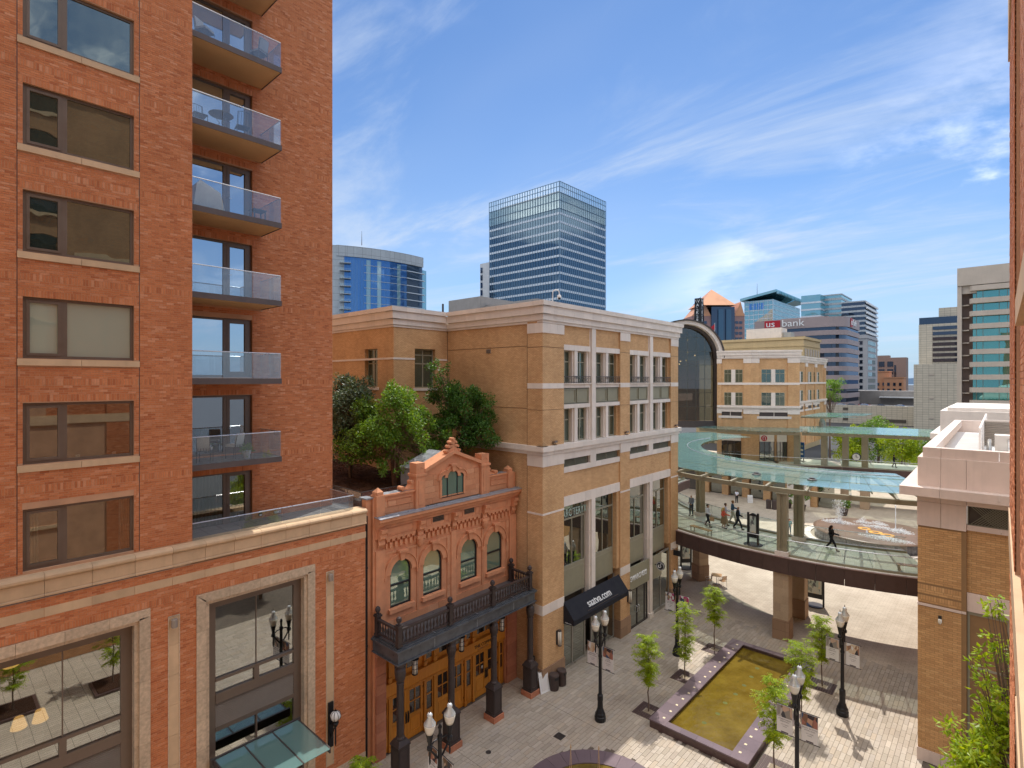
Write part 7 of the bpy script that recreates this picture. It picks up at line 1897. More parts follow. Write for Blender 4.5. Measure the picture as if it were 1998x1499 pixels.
t = thing('glass_office_tower', 'tall blue glass office tower with pale storey bands in the middle of the skyline', 'tower', (-139.6, 183.9, 0))
grid(t, -139.6, 183.9, 42, 36, 0, 90.5, 3.64, .95, 'band_white', 'tower_glass', 'mullion', 1.5, start=.6)
part(t, 'crown_glass', 'crown_glass', (-181.6, 183.9, 90.6, -139.6, 219.8, 97.3))
part(t, 'crown_core', 'concrete_dark', (-178, 187.5, 97.3, -143, 216, 99.6))
for z in (90.5, 94.0, 97.3, 99.8, 101.9): part(t, 'crown_rail', 'mullion', (-181.7, 183.7, z, -139.4, 183.9, z+.22)); part(t, 'crown_rail', 'mullion', (-139.6, 183.9, z, -139.4, 219.8, z+.22))
m_ = MB()
for i in range(29): x = -181.6+1.5*i; m_.box(x-.07, 183.5, 90.5, x+.07, 183.75, 102.1)
for i in range(25): y = 183.9+1.5*i; m_.box(-139.5, y-.07, 90.5, -139.25, y+.07, 102.1)
tag(m_.build('crown_posts', M['mullion'], t), kind='stuff')
for a, b in (((-181.6, 183.82), (-139.6, 183.86)), ((-139.62, 183.9), (-139.58, 219.8))): part(t, 'crown_screen', 'bridge_glass', (a[0], a[1], 97.5, b[0], b[1], 102))
t = thing('slab_tower', 'plain pale slab tower edge beside the tall glass tower', 'tower', (-186, 186.5, 0))
part(t, 'wall', 'slab_white', (-190.8, 186.5, 0, -182.2, 205, 74.5))
for i in range(8): part(t, 'window', 'dark_glass', (-190.2, 186.2, 44+i*3.7, -189.0, 186.4, 46.6+i*3.7))
t = thing('concrete_block', 'weathered grey concrete building with parapet below the tall glass tower', 'building', (-111, 101.8, 0))
part(t, 'wall', 'concrete_dark', (-117, 101.8, 0, -104, 116, 39.6)); part(t, 'lower_wall', 'concrete_dark', (-109.5, 104, 0, -86, 122, 37.4)); part(t, 'cornice', 'concrete_dark', (-103.8, 103.2, 36.2, -85.2, 122.5, 37.0))
m_ = MB()
for i in range(26): m_.box(-103.5+i*.7, 103.3, 35.6, -103.2+i*.7, 103.9, 36.19)
tag(m_.build('dentils', M['concrete_dark'], t), kind='stuff'); part(t, 'flue', 'dark_metal', (-117.6, 99.8, 30, -117.2, 100.2, 38.6))
# curved blue tower
t = thing('curved_blue_tower', 'curved tower of bright blue glass with grey crown behind the brick tower', 'tower', (-222, 140, 0))
ccx, ccy, crr = -291.0, 166.0, 70.0
def cpt(a, r, z): return (ccx+r*math.cos(a), ccy+r*math.sin(a), z)
def carc(nm, mat, a0, a1, r0, r1, z0, z1, n=10):
    m_ = MB(); P = []
    for i in range(n+1):
        a = a0+(a1-a0)*i/n; P += [cpt(a, r0, z0), cpt(a, r1, z0), cpt(a, r1, z1), cpt(a, r0, z1)]
    F = [(3, 2, 1, 0), (4*n, 4*n+1, 4*n+2, 4*n+3)]
    for i in range(n):
        b = 4*i
        for k in range(4): F.append((b+k, b+(k+1) % 4, b+4+(k+1) % 4, b+4+k))
    m_.faces(P, [f[::-1] for f in F]); return m_.build(nm, M[mat], t)
aa, ab = -.52, .20
carc('glass_wall', 'blue_glass', aa+.05, -.02, 55, 70, 0, 75.2); carc('dark_glass_wall', 'dark_glass', -.02, ab-.07, 55, 69.8, 0, 75.2)
carc('crown', 'grey_panel', aa, ab-.07, 54, 70.6, 75.3, 80.3); carc('end_strip', 'grey_panel', aa-.04, aa+.05, 56, 70.2, 0, 80.2, 3); carc('end_bay', 'teal_glass', ab-.07, ab, 56, 68.2, 0, 74.5, 3)
for i in range(12):
    z = 32+3.62*i; carc('storey_line', 'grey_panel', -.34, ab-.07, 69, 70.15, z, z+.22); carc('dark_storey_line', 'band_white', -.02, ab-.05, 69, 70.35, z-.05, z+.35)
    carc('balcony', 'grey_panel', aa+.02, aa+.09, 69.9, 72.2, z, z+.25, 2); carc('balcony_rail', 'bridge_glass', aa+.02, aa+.09, 72.1, 72.2, z+.3, z+1.3, 2)
m_ = MB()
for i in range(60):
    a = aa+.06+(ab-aa-.14)*i/60; p, q = cpt(a, 70.05, 0), cpt(a, 70.05, 75); m_.tube(p, q, .07, .07, 4)
tag(m_.build('mullions', M['mullion'], t), kind='stuff')
for i in range(7):
    a = -.40+.075*i
    if i in (1, 2, 4): carc('pale_pane_strip', 'crown_glass', a, a+.028, 69.9, 70.08, 30, 74.5, 2)
m_ = MB(); m_.tube((-222, 139.5, 80.3), (-222, 139.5, 87), .18, .05, 5); m_.build('antenna', M['slab_metal'], t)
# copper pyramid tower
t = thing('copper_pyramid_tower', 'dark glass and mauve brick tower topped by an orange copper pyramid', 'tower', (-166, 417, 0))
gd2, gn2 = Vector((.74, .672, 0)), Vector((.672, -.74, 0)); o2 = Vector((-165.8, 416.8, 0))
def ob2(nm, mat, s0, s1, v0, v1, z0, z1):
    m_ = MB(); m_.obox(o2+gd2*s0+gn2*v0+Vector((0, 0, z0)), gd2*(s1-s0), gn2*(v1-v0), (0, 0, z1-z0)); m_.build(nm, M[mat], t)
ob2('brick_wing', 'mauve_brick', -18, -3, -20, 2, 0, 67); ob2('stepped_wing', 'mauve_brick', -24, -18, -20, 0, 0, 60); ob2('brick_wing', 'mauve_brick', 15, 23, -20, 2, 0, 69); ob2('glass_core', 'dark_glass', -3, 15, -20, 3, 0, 74); ob2('glass_bay', 'tower_glass', 2, 6, 3, 4, 0, 72); ob2('glass_bay', 'tower_glass', 8, 12, 3, 4, 0, 72)
for s0, s1, z0, z1 in ((-13, 15, 74, 89.3),):
    c0 = o2+gd2*1+gn2*-8; m_ = MB(); h = 14
    base = [c0+gd2*x+gn2*y+Vector((0, 0, 75)) for x, y in ((-h, -h), (h, -h), (h, h), (-h, h))]; ap = c0+Vector((0, 0, 89.3))
    for i in range(4): m_.face([base[i], base[(i+1) % 4], ap])
    m_.face(base[::-1]); m_.build('pyramid_roof', M['copper'], t)
for s in (-18, 15):
    m_ = MB(); w = 15 if s < 0 else 8; p = [o2+gd2*s+gn2*2.2+Vector((0, 0, 67)), o2+gd2*(s+w)+gn2*2.2+Vector((0, 0, 67)), o2+gd2*(s+w*.62)+gn2*2.2+Vector((0, 0, 78))]
    m_.prism(p, gn2*-20); m_.build('gable_roof', M['copper'], t)
wm = MB(); wm.box(-.5, -.05, -.5, .5, .05, .5)
def winrow(par, org, along, nrm, s_list, z_list, w, h, mat, nm='window'):
    me = None
    for s in s_list:
        for z in z_list:
            m_ = MB(); m_.obox(Vector(org)+along*(s-w/2)+nrm*.06+Vector((0, 0, z)), along*w, nrm*.10, (0, 0, h)); m_.build(nm, M[mat], par)
winrow(t, o2, gd2, gn2*1.0+gn2*0, [], [], 1, 1, 'dark_glass')
winrow(t, o2+gn2*2.0, gd2, gn2, (-15.5, -11.5, -7.5, 17, 20), [40+4.2*i for i in range(6)], 2.4, 2.0, 'dark_glass')
# sign tower
t = thing('sign_tower', 'tapering black lattice sign tower with white vertical letters', 'sign', (-104, 243, 0))
m_ = MB()
for s in (-1, 1):
    for v in (-1, 1): m_.tube((-104+s*1.9, 244+v*1.9, 30), (-104+s*1.3, 244+v*1.3, 55), .28, .22, 5)
for i in range(7):
    z = 31+i*3.5; m_.tube((-105.9, 242.1, z), (-102.3, 242.1, z+3.5), .12, .12, 4); m_.tube((-102.2, 242.1, z), (-102.5, 245.8, z+3.5), .12, .12, 4)
m_.box(-106.2, 241.8, 0, -101.8, 246.2, 30); tag(m_.build('lattice', M['black_frame'], t), kind='stuff')
m_ = MB(); m_.box(-105.5, 242.4, 42, -102.7, 245.6, 55); m_.build('sign_core', M['black_frame'], t)
for i, ch in enumerate('WALKER'):
    z = 52.9-i*1.75
    text(ch, M['sign_white'], t, (-102.5, 244, z), (0, 1, 0), (0, 0, 1), 2.0, .05, 'letter', 1.0, 'CENTER'); text(ch, M['sign_white'], t, (-104, 242.2, z), (1, 0, 0), (0, 0, 1), 2.0, .05, 'letter', 1.0, 'CENTER')
# teal roofed tower
t = thing('teal_roof_tower', 'pale glass tower under an overhanging teal roof', 'tower', (-147.4, 501.1, 0))
grid(t, -147.4, 501.1, 24, 84, 0, 88, 3.9, .5, 'band_white', 'teal_glass', 'band_white', 4.0, start=1, mw=.3)
m_ = MB(); m_.prism([(-174, 497, 88.2), (-143.5, 497, 93.5), (-143.5, 497, 95.8), (-174, 497, 90.4)], (0, 98, 0)); m_.build('overhanging_roof', M['teal_glass'], t)
m_ = MB()
for i in range(22): m_.box(-143.5, 498+i*4.4, 92, -141.6, 499.6+i*4.4, 94.4)
tag(m_.build('roof_fins', M['teal_glass'], t), kind='stuff')
winrow(t, (-171.4, 501.0, 0), Vector((1, 0, 0)), Vector((0, -1, 0)), (5, 8.4, 11.8, 15.2), (80,), 2.6, 5.5, 'blue_glass')
m_ = MB(); m_.tube((-165, 515, 92), (-165, 515, 106), .3, .08, 5); m_.build('antenna', M['slab_metal'], t)
# grey glass tower, two volumes
t = thing('grey_glass_tower', 'grey glass office tower stepping down to white sunshade stripes on its right side', 'tower', (-105, 490, 0))
grid(t, -78.5, 496.2, 16, 52, 0, 79.5, 3.9, 1.5, 'grey_panel', 'dark_glass', None, 3, start=.5, e=.3)
grid(t, -95, 499, 14, 40, 0, 87, 3.9, 1.7, 'grey_panel', 'teal_glass', None, 3, start=.2, e=.3)
part(t, 'glass_wing', 'teal_glass', (-121, 485, 0, -107, 520, 86)); 
for i in range(8): part(t, 'wing_band', 'band_white', (-121.3, 484.7, 40+i*5.6, -106.7, 520, 41.4+i*5.6))
for i in range(10): part(t, 'sunshade', 'sign_white', (-78.1, 497, 42+i*3.9, -77.0, 547, 43.4+i*3.9))
# bank building with rounded corner
t = thing('bank_building', 'round cornered bank office building with dark window ribbons and a red and white sign', 'building', (-49, 255.4, 0))
def rprof(g, rad=7.0):
    x1, y0, wx, wy = -47.2, 252.0, 34, 30; pts = [(x1-wx-g, y0-g)]
    for i in range(9): a = -math.pi/2+math.pi/2*i/8; pts.append((x1-rad+(rad+g)*math.cos(a), y0+rad+(rad+g)*math.sin(a)))
    return pts+[(x1+g, y0+wy), (x1-wx-g, y0+wy)]
def rslab(nm, mat, g, z0, z1):
    m_ = MB(); m_.prism([(x, y, z0) for x, y in rprof(g)], (0, 0, z1-z0)); m_.build(nm, M[mat], t)
rslab('window_body', 'dark_glass', 0, 0, 39)
rslab('parapet', 'bank_stone', .5, 39.05, 43.2)
for i in range(10): rslab('stone_band', 'bank_stone', .5, 2.2+3.72*i, 4.2+3.72*i)
rslab('roof_room', 'bank_stone', -8, 43.25, 44.4)
part(t, 'sign_red_panel', 'sign_red', (-77.4, 251.2, 39.6, -71.0, 251.48, 43.0))
text('us', M['sign_white'], t, (-76.9, 251.15, 40.3), (1, 0, 0), (0, 0, 1), 4.0, .05, 'sign_letters', 1.1); text('bank', M['sign_white'], t, (-70.4, 251.15, 40.1), (1, 0, 0), (0, 0, 1), 4.2, .05, 'sign_letters', 1.12)
part(t, 'sign_red_panel', 'sign_red', (-46.6, 262, 39.4, -46.45, 265.5, 43.0)); text('us bank', M['sign_white'], t, (-46.4, 262.2, 40.2), (0, 1, 0), (0, 0, 1), 3.6, .05, 'sign_letters', 1.0)
# cream building with arched windows
t = thing('cream_arched_building', 'cream brick building with small arched windows and rooftop plant behind the far shops', 'building', (-35.3, 143.6, 0))
part(t, 'wall', 'cream_brick', (-62, 143.6, 0, -35.3, 159.5, 26.8)); part(t, 'parapet', 'cream_brick', (-62.3, 143.3, 26.85, -35.0, 159.8, 27.5)); part(t, 'string_course', 'cream_brick', (-62.15, 143.42, 25.2, -35.15, 159.6, 25.4)); part(t, 'rooftop_plant', 'pale_stone', (-49.5, 146, 27.52, -41, 151, 30.2)); part(t, 'rooftop_duct', 'steel', (-41, 147, 27.52, -39, 150, 29.0))
for c in (-57.3, -54.6, -51.9, -49.2, -46.4, -43.4, -40.4):
    m_ = MB()
    for i in range(10):
        a, b = math.pi*i/10, math.pi*(i+1)/10
        m_.prism([(c+r*math.cos(q), 143.55, 22.9+r*math.sin(q)) for r, q in ((1.05, a), (1.2, a), (1.2, b), (1.05, b))], (0, -.1, 0))
    m_.build('brick_arch', M['cream_brick'], t)
    for dx in (-.5, .5):
        m_ = MB(); q = [(c+dx-.33, 143.5, 21.3), (c+dx+.33, 143.5, 21.3)]+[(c+dx+.33*math.cos(a), 143.5, 22.5+.33*math.sin(a)) for a in [math.pi*i/6 for i in range(7)]]; m_.prism(q, (0, .04, 0)); m_.build('arched_window', M['dark_glass'], t)
        part(t, 'glazing_bar', 'sign_white', (c+dx-.03, 143.44, 21.3, c+dx+.03, 143.49, 22.8)); part(t, 'glazing_bar', 'sign_white', (c+dx-.33, 143.44, 21.95, c+dx+.33, 143.49, 22.01))
for i in range(6):
    for z in (17.5, 20.2, 22.9): part(t, 'blind_window', 'concrete', (-35.28, 144.6+i*2.45, z, -35.2, 146.0+i*2.45, z+1.7))
# stone tower
t = thing('stone_tower', 'pale grey stone tower with rows of small dark windows', 'tower', (-55.2, 355.2, 0))
part(t, 'wall', 'grey_stone', (-71, 355.2, 0, -55.2, 389, 42.4)); part(t, 'cornice', 'grey_stone', (-71.4, 354.8, 40.4, -54.8, 389.4, 41.0)); part(t, 'roof_box', 'sign_white', (-68, 358, 42.45, -63, 364, 45.0))
for i in range(11):
    for x in (-69.6, -66.2, -62.2, -58.2): part(t, 'window', 'dark_glass', (x-.85, 355.0, 1.5+3.55*i, x+.85, 355.12, 3.5+3.55*i))
    for y in (358, 362, 366, 370, 374, 378): part(t, 'window', 'crown_glass', (-55.12, y, 1.5+3.55*i, -55.0, y+2.4, 3.7+3.55*i))
t = thing('brown_office', 'brown brick office block with dark vertical window strips in the distance', 'building', (-45.6, 431.4, 0))
part(t, 'wall', 'brown_brick', (-66, 431.4, 0, -45.6, 442, 32)); part(t, 'roof_plant', 'brown_brick', (-64, 433, 32.05, -55, 440, 33.6))
for x in (-64.5, -60.5, -55.8):
    for z in (6, 11, 16, 21, 26): part(t, 'window', 'dark_glass', (x, 431.15, z, x+3.2, 431.3, z+3.4))
part(t, 'window_strip', 'dark_glass', (-52, 431.15, 6, -51, 431.3, 27))
for nm, x0, x1, y, z, lb in (('orange_block', -54.1, -44.2, 405.7, 18.4, 'small orange brick block with three columns of windows in the distance'), ('orange_block', -63, -52.0, 409, 22.2, 'taller orange brick block left of the small distant orange one')):
    t = thing(nm, lb, 'building', (x1, y, 0)); part(t, 'wall', 'orange_brick', (x0, y, 0, x1, y+12, z)); part(t, 'cornice', 'orange_brick', (x0-.3, y-.3, z+.02, x1+.3, y+12.3, z+.6))
    for i in range(3):
        for z_ in (2.5, 6.2, 9.9, 13.6): part(t, 'window', 'dark_glass', (x0+1.6+i*3.0, y-.2, z_, x0+2.9+i*3.0, y-.05, z_+1.9))
# cream tower and blank cream wall
t = thing('cream_tower', 'cream concrete tower with dark ribbon windows above a blank cream wall', 'tower', (-21.6, 223.6, 0))
part(t, 'blank_wall', 'cream_wall', (-21.6, 223.6, 0, 2, 236, 22.2)); part(t, 'tower_wall', 'cream_wall', (-21.4, 236.2, 0, 6, 252, 36.4)); part(t, 'roof_room', 'dark_glass', (-21.3, 236.4, 36.45, -11, 250, 38.8)); part(t, 'roof_box', 'cream_wall', (-16, 238, 38.85, -9.5, 246, 42)); part(t, 'low_annex', 'sign_white', (-8.5, 223.7, 22.25, 2, 234, 24.4))
for i in range(12): part(t, 'window_ribbon', 'dark_glass', (-17.5, 235.95, 14+1.85*i, 6, 236.15, 15.15+1.85*i))
for x, z in ((-17.5, 18.5), (-8, 18.5), (-6, 18.5), (-17.5, 10.8), (-17.5, 4.2)): part(t, 'wall_vent', 'concrete', (x, 223.45, z, x+1.2, 223.58, z+.45))
t = thing('green_glass_tower', 'tan concrete tower with green ribbon windows and a dark stair column at the right', 'tower', (-6.6, 142.6, 0))
part(t, 'parapet', 'concrete', (-6.6, 142.0, 36.0, 14, 160, 39.6)); part(t, 'side_fin', 'concrete', (-6.6, 142.2, 10, -5.9, 160, 35.95)); part(t, 'glass_body', 'green_glass', (-4.2, 143.2, 8, 14, 160, 35.9)); part(t, 'stair_back', 'brown_brick', (-5.88, 144.5, 10, -4.25, 160, 35.9)); part(t, 'neck', 'concrete', (-5.88, 142.6, 34.4, -3.6, 143.15, 35.98))
for i in range(10):
    z = 11.9+2.55*i
    m_ = MB(); m_.prism([(-4.7, 142.4, z), (-4.3, 142.0, z), (14, 142.0, z), (14, 143.1, z), (-4.7, 143.1, z)], (0, 0, 1.0)); m_.build('concrete_band', M['concrete'], t)
    part(t, 'stair_landing', 'concrete', (-5.88, 143.2, z-.3, -4.75, 144.4, z-.08)); 
for x in (-3.7, -2.7, -.3, .9, 3): part(t, 'mullion', 'olive_dark', (x, 143.0, 11, x+.08, 143.19, 35.8))
# parking deck with cars
t = thing('parking_deck', 'low cream parking structure with cars on its roof', 'building', (-24.4, 248, 0))
part(t, 'wall', 'cream_wall', (-58, 246, 0, -21.8, 247, 7.2)); part(t, 'deck', 'asphalt', (-58, 247.02, 5.6, -21.8, 288, 6.2)); part(t, 'back_building', 'concrete_dark', (-52, 289, 0, -21, 300, 12.2)); part(t, 'back_roof', 'slab_white', (-40, 286, 9.2, -26, 288.9, 9.7))
for z in (1.2, 3.2, 5.2): part(t, 'slot', 'room', (-46.3, 245.8, z, -44.6, 245.98, z+1.0))
part(t, 'slot', 'room', (-36, 245.8, 1.0, -26, 245.98, 2.2))
CARM = [m_plain('car_paint', c, 0.25, 0.2, var=0.03, bump=0) for c in ((.70,.71,.73), (.25,.27,.30), (.05,.055,.07), (.42,.08,.07))]
car0 = None
def car(loc, rz, mi, label):
    c = local('parked_car', label, 'car', 'cars on the parking deck')
    m_ = MB(); pr_ = [(-2.2, .35), (2.2, .35), (2.25, .75), (1.9, .88), (1.1, .95), (-1.9, .98), (-2.2, .85)]
    m_.prism([(x, -.85, z) for x, z in pr_], (0, 1.7, 0)); m_.build('body', CARM[mi], c)
    m_ = MB(); P = [(-1.75, -.78, .97), (1.0, -.78, .96), (1.0, .78, .96), (-1.75, .78, .97), (-1.15, -.62, 1.42), (.25, -.62, 1.42), (.25, .62, 1.42), (-1.15, .62, 1.42)]
    m_.faces(P, [(0,1,5,4),(1,2,6,5),(2,3,7,6),(3,0,4,7)]); m_.build('windows', M['dark_glass'], c)
    m_ = MB(); m_.box(-1.15, -.62, 1.42, .25, .62, 1.45); m_.build('roof', CARM[mi], c)
    for x in (-1.35, 1.4):
        for y in (-.86, .70): m_ = MB(); m_.tube((x, y, .33), (x, y+.16, .33), .33, .33, 12); m_.build('wheel', M['black_frame'], c)
    return put(c, loc, rz)
CLB = ['silver car at the left end of the parking deck roof', 'dark grey car beside the first silver car on the parking deck', 'white silver car in the middle of the parking deck roof', 'black car right of the middle on the parking deck roof', 'silver car at the right end of the parking deck roof', 'red car in the second row of the parking deck roof']
for i, (x, y, mi) in enumerate(((-47.5, 250.5, 0), (-43.8, 250.3, 1), (-39.5, 250.6, 0), (-34, 250.3, 2), (-28, 250.5, 0), (-41, 258, 3))): car((x, y, 6.2), R(12 if i % 2 else -8), mi, CLB[i])
lpole = thing('light_pole', 'tall black light pole standing behind the glass canopies', 'pole', (-26.0, 104, 0)); m_ = MB(); m_.tube((-26.0, 104.0, 0), (-26.0, 104.0, 13.0), .18, .18, 8); m_.box(-26.25, 103.75, 0, -25.75, 104.25, .5); m_.build('shaft', M['black_frame'], lpole)
fl = thing('flag', 'red and white flag on a short pole beside the gallery roof', 'flag', (-90.5, 228.5, 20)); m_ = MB(); m_.tube((-90.5, 228.5, 20), (-90.5, 228.5, 41.5), .15, .1, 5); m_.build('pole', M['white_paint'], fl); m_ = MB(); m_.prism([(-90.6, 228.4, 41.0), (-92.3, 227.6, 39.2), (-92.1, 227.6, 37.0), (-90.6, 228.4, 38.8)], (.04, .04, 0)); m_.build('cloth', M['sign_red'], fl)
m_ = MB(); rh = random.Random(4); n = 90; prev = None
for i in range(n+1):
    a = -1.25+2.0*i/n; h = 26+9*math.sin(i*.5)+6*math.sin(i*1.3+1)+rh.uniform(-2, 2); r = 3200
    c_ = ((r*math.sin(a), r*math.cos(a), -1), (r*math.sin(a), r*math.cos(a), h), ((r+500)*math.sin(a), (r+500)*math.cos(a), -1))
    if prev: m_.face([prev[0], c_[0], c_[1], prev[1]]); m_.face([prev[1], c_[1], c_[2], prev[2]])
    prev = c_
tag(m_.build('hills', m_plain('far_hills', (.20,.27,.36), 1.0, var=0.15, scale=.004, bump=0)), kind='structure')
# trees beyond the far walkway
FT = [((-20.6, 116, 0), 9.2, 4.4, 'bushy green street tree left behind the far glass walkway'), ((-16.8, 119, 0), 11.4, 5.0, 'tallest bushy green street tree behind the far glass walkway'), ((-12.6, 114, 0), 9.6, 4.6, 'bushy green street tree right behind the far glass walkway'), ((-7.5, 116, 0), 9.6, 4.4, 'bushy green street tree next to the right building behind the walkway')]
for i, (b, h, w, lb) in enumerate(FT):
    big_tree('street_tree', lb, b, [(0, 0, h*.6, .16), (.6, .3, h*.55, .1)], [(0, 0, h*.62, w*.62, w*.62, h*.32, 44), (0, 0, h*.38, w*.8, w*.8, h*.24, 34)], 6000, .34, .20, M['leaf_mid'] if i % 2 else M['leaf_bright'], M['bark'], 60+i, 'trees beyond the far walkway')
big_tree('street_tree', 'single green tree top behind the far corner of the tan shop wing', (-27.5, 133, 0), [(0, 0, 12, .2)], [(0, 0, 15, 3.0, 3.0, 2.6, 26)], 2200, .36, .2, M['leaf_mid'], M['bark'], 70)
for i, (x, y, lb) in enumerate(((-19.0, 76.5, 'potted shrub left of the fountain plume'), (-14.5, 77.5, 'potted shrub right of the fountain plume'), (-3.2, 78.0, 'potted shrub by the right edge of the plaza'), (-20.8, 77.0, 'potted shrub behind the near bridge column'))):
    s = big_tree('potted_shrub', lb, (x, y, .6), [(0, 0, .7, .04)], [(0, 0, 1.1, .7, .7, .9, 14)], 700, .22, .12, M['leaf_mid'], M['bark'], 80+i, 'potted shrubs on the plaza', 'plant')
    m_ = MB(); m_.lathe((x, y, 0), [(.35, 0), (.5, .75), (.5, .8), (.42, .8)], 12); m_.build('pot', M['bin'], s)
for i, (x, y, lb) in enumerate(((-22.6, 75.0, 'left dark bin of the pair on the far plaza'), (-21.9, 75.0, 'right dark bin of the pair on the far plaza'))):
    b = thing('plaza_bin', lb, 'litter bin', (x, y, 0), 'bins on the far plaza'); m_ = MB(); m_.lathe((x, y, 0), [(.28, 0), (.30, .05), (.30, 1.0), (.33, 1.02), (.30, 1.15), (.1, 1.2)], 14); m_.build('drum', M['bin'], b)

# ------------------------------------------------------------------ people
SKIN = [m_plain('skin', (.52,.30,.20), 0.55, var=0.05, bump=0), m_plain('skin_tan', (.36,.19,.12), 0.55, var=0.05, bump=0)]
CL = {}
def cloth(c):
    if c not in CL: CL[c] = m_plain('cloth', c, 0.85, var=0.1, scale=6, bump=0.05)
    return CL[c]
def skin_mesh(name, verts, edges, rad, root, mat, par, sub_=2):
    me = bpy.data.meshes.new(name); me.from_pydata([V3(v) for v in verts], edges, [])
    o = bpy.data.objects.new(name, me); COL.objects.link(o)
    o.modifiers.new('s', 'SKIN')
    for i, r in enumerate(rad):
        me.skin_vertices[0].data[i].radius = (r, r) if not hasattr(r, '__len__') else r
        me.skin_vertices[0].data[i].use_root = i == root
    m2 = o.modifiers.new('u', 'SUBSURF'); m2.levels = sub_; m2.render_levels = sub_
    dg = bpy.context.evaluated_depsgraph_get(); dg.update()
    nm = bpy.data.meshes.new_from_object(o.evaluated_get(dg)); bpy.data.objects.remove(o); bpy.data.meshes.remove(me)
    nm.name = name; nm.materials.clear(); nm.materials.append(mat)
    nm.polygons.foreach_set('use_smooth', np.ones(len(nm.polygons), bool))
    t = bpy.data.objects.new(name, nm); COL.objects.link(t); t.parent = par; ORG[t.name] = (0, 0, 0)
    return t
def person(label, loc, face, top, bottom, hair, stride=.0, h=1.75, skirt=None, jacket=None, long_hair=False, arms=(.15, -.15), bend=(.25, .25), sk=0, short=False, lean=0.0, bag=None, shoes=(.03,.025,.02), legx=None, bald=False):
    """figure facing +Y before it is turned; stride swings the legs in metres at the foot"""
    p = local('person', label, 'person')
    k = h/1.75
    def S(v): return (v[0]*k, v[1]*k, v[2]*k)
    f = stride
    hipz = .92-.06*abs(f)
    ch = (0, lean*.6, 1.27); nk = (0, lean*.85+.01, 1.46); hd = (0, lean+.03, 1.60)
    J = {'pel': (0, 0, hipz+.04), 'waist': (0, lean*.3, 1.10), 'ch': ch, 'nk': nk}
    for s, nm in ((-1, 'l'), (1, 'r')):
        J[nm+'sh'] = (s*.185, ch[1], 1.40); a = arms[0 if s < 0 else 1]; b = bend[0 if s < 0 else 1]
        J[nm+'el'] = (s*.225, ch[1]+a*.5-.02, 1.13+abs(a)*.06); J[nm+'wr'] = (s*.215, ch[1]+a+b*.9, .90+abs(a)*.12+b*.45); J[nm+'ha'] = (s*.205, ch[1]+a*1.12+b*1.05, .82+abs(a)*.15+b*.52)
        g = f*s; lx = .095 if legx is None else legx
        J[nm+'hip'] = (s*.095, 0, hipz-.03); J[nm+'kn'] = (s*lx, g*.5+.06+max(0, -g)*.12, .49-max(0, -g)*.03); J[nm+'an'] = (s*lx, g-.0, .09+max(0, -g)*.16); J[nm+'to'] = (s*lx*1.1, g+.15, .045+max(0, -g)*.06)
    def build(nm, names, edges, rad, mat, lv=2):
        idx = {n: i for i, n in enumerate(names)}
        return skin_mesh(nm, [S(J[n]) for n in names], [(idx[a], idx[b]) for a, b in edges], [r*k if not hasattr(r, '__len__') else (r[0]*k, r[1]*k) for r in rad], 0, mat, p, lv)
    J['h1'] = (0, nk[1]+.02, 1.54); J['h2'] = hd; J['h3'] = (0, hd[1]-.01, 1.69)
    J['no'] = (0, hd[1]+.105, 1.585)
    arm_e = [('ch', 'lsh'), ('lsh', 'lel'), ('lel', 'lwr'), ('lwr', 'lha'), ('ch', 'rsh'), ('rsh', 'rel'), ('rel', 'rwr'), ('rwr', 'rha')]
    leg_e = [('pel', 'lhip'), ('lhip', 'lkn'), ('lkn', 'lan'), ('lan', 'lto'), ('pel', 'rhip'), ('rhip', 'rkn'), ('rkn', 'ran'), ('ran', 'rto')]
    names = ['pel', 'waist', 'ch', 'nk', 'h1', 'h2', 'h3', 'no', 'lsh', 'lel', 'lwr', 'lha', 'rsh', 'rel', 'rwr', 'rha', 'lhip', 'lkn', 'lan', 'lto', 'rhip', 'rkn', 'ran', 'rto']
    edges = [('pel', 'waist'), ('waist', 'ch'), ('ch', 'nk'), ('nk', 'h1'), ('h1', 'h2'), ('h2', 'h3'), ('h2', 'no')]+arm_e+leg_e
    rad = [.11, .11, .125, .055, .06, .092, .07, .016, .06, .045, .034, .036, .06, .045, .034, .036, .085, .055, .04, .035, .085, .055, .04, .035]
    build('body', names, edges, rad, SKIN[sk])
    tn = ['ch', 'waist', 'pel', 'nk', 'lsh', 'lel', 'rsh', 'rel']+([] if short else ['lwr', 'rwr'])
    te = [('ch', 'waist'), ('waist', 'pel'), ('ch', 'nk'), ('ch', 'lsh'), ('lsh', 'lel'), ('ch', 'rsh'), ('rsh', 'rel')]+([] if short else [('lel', 'lwr'), ('rel', 'rwr')])
    big = .025 if jacket else .012
    build('jacket' if jacket else 'shirt', tn, te, [(.165+big, .125+big), .135+big, .14+big, .062, .078+big*.5, .06+big*.5, .078+big*.5, .06+big*.5]+([] if short else [.05+big*.3, .05+big*.3]), cloth(jacket or top))
    if jacket:
        m_ = MB(); y = ch[1]+.155
        m_.prism([S((-.045, y-.02, 1.44)), S((.045, y-.02, 1.44)), S((.05, y, 1.05)), S((-.05, y, 1.05))], (0, .02, 0)); m_.build('shirt_front', cloth(top), p)
    if skirt:
        m_ = MB(); m_.lathe((0, 0, 0), [(.23*k, .42*k), (.22*k, .6*k), (.17*k, .9*k), (.14*k, 1.05*k)], 14); m_.build('skirt', cloth(skirt), p, True)
    else:
        build('trousers', ['pel', 'waist', 'lhip', 'lkn', 'lan', 'rhip', 'rkn', 'ran'], [('pel', 'waist')]+[e for e in leg_e if 'to' not in e[1]], [.145, .125, .105, .075, .062, .105, .075, .062], cloth(bottom))
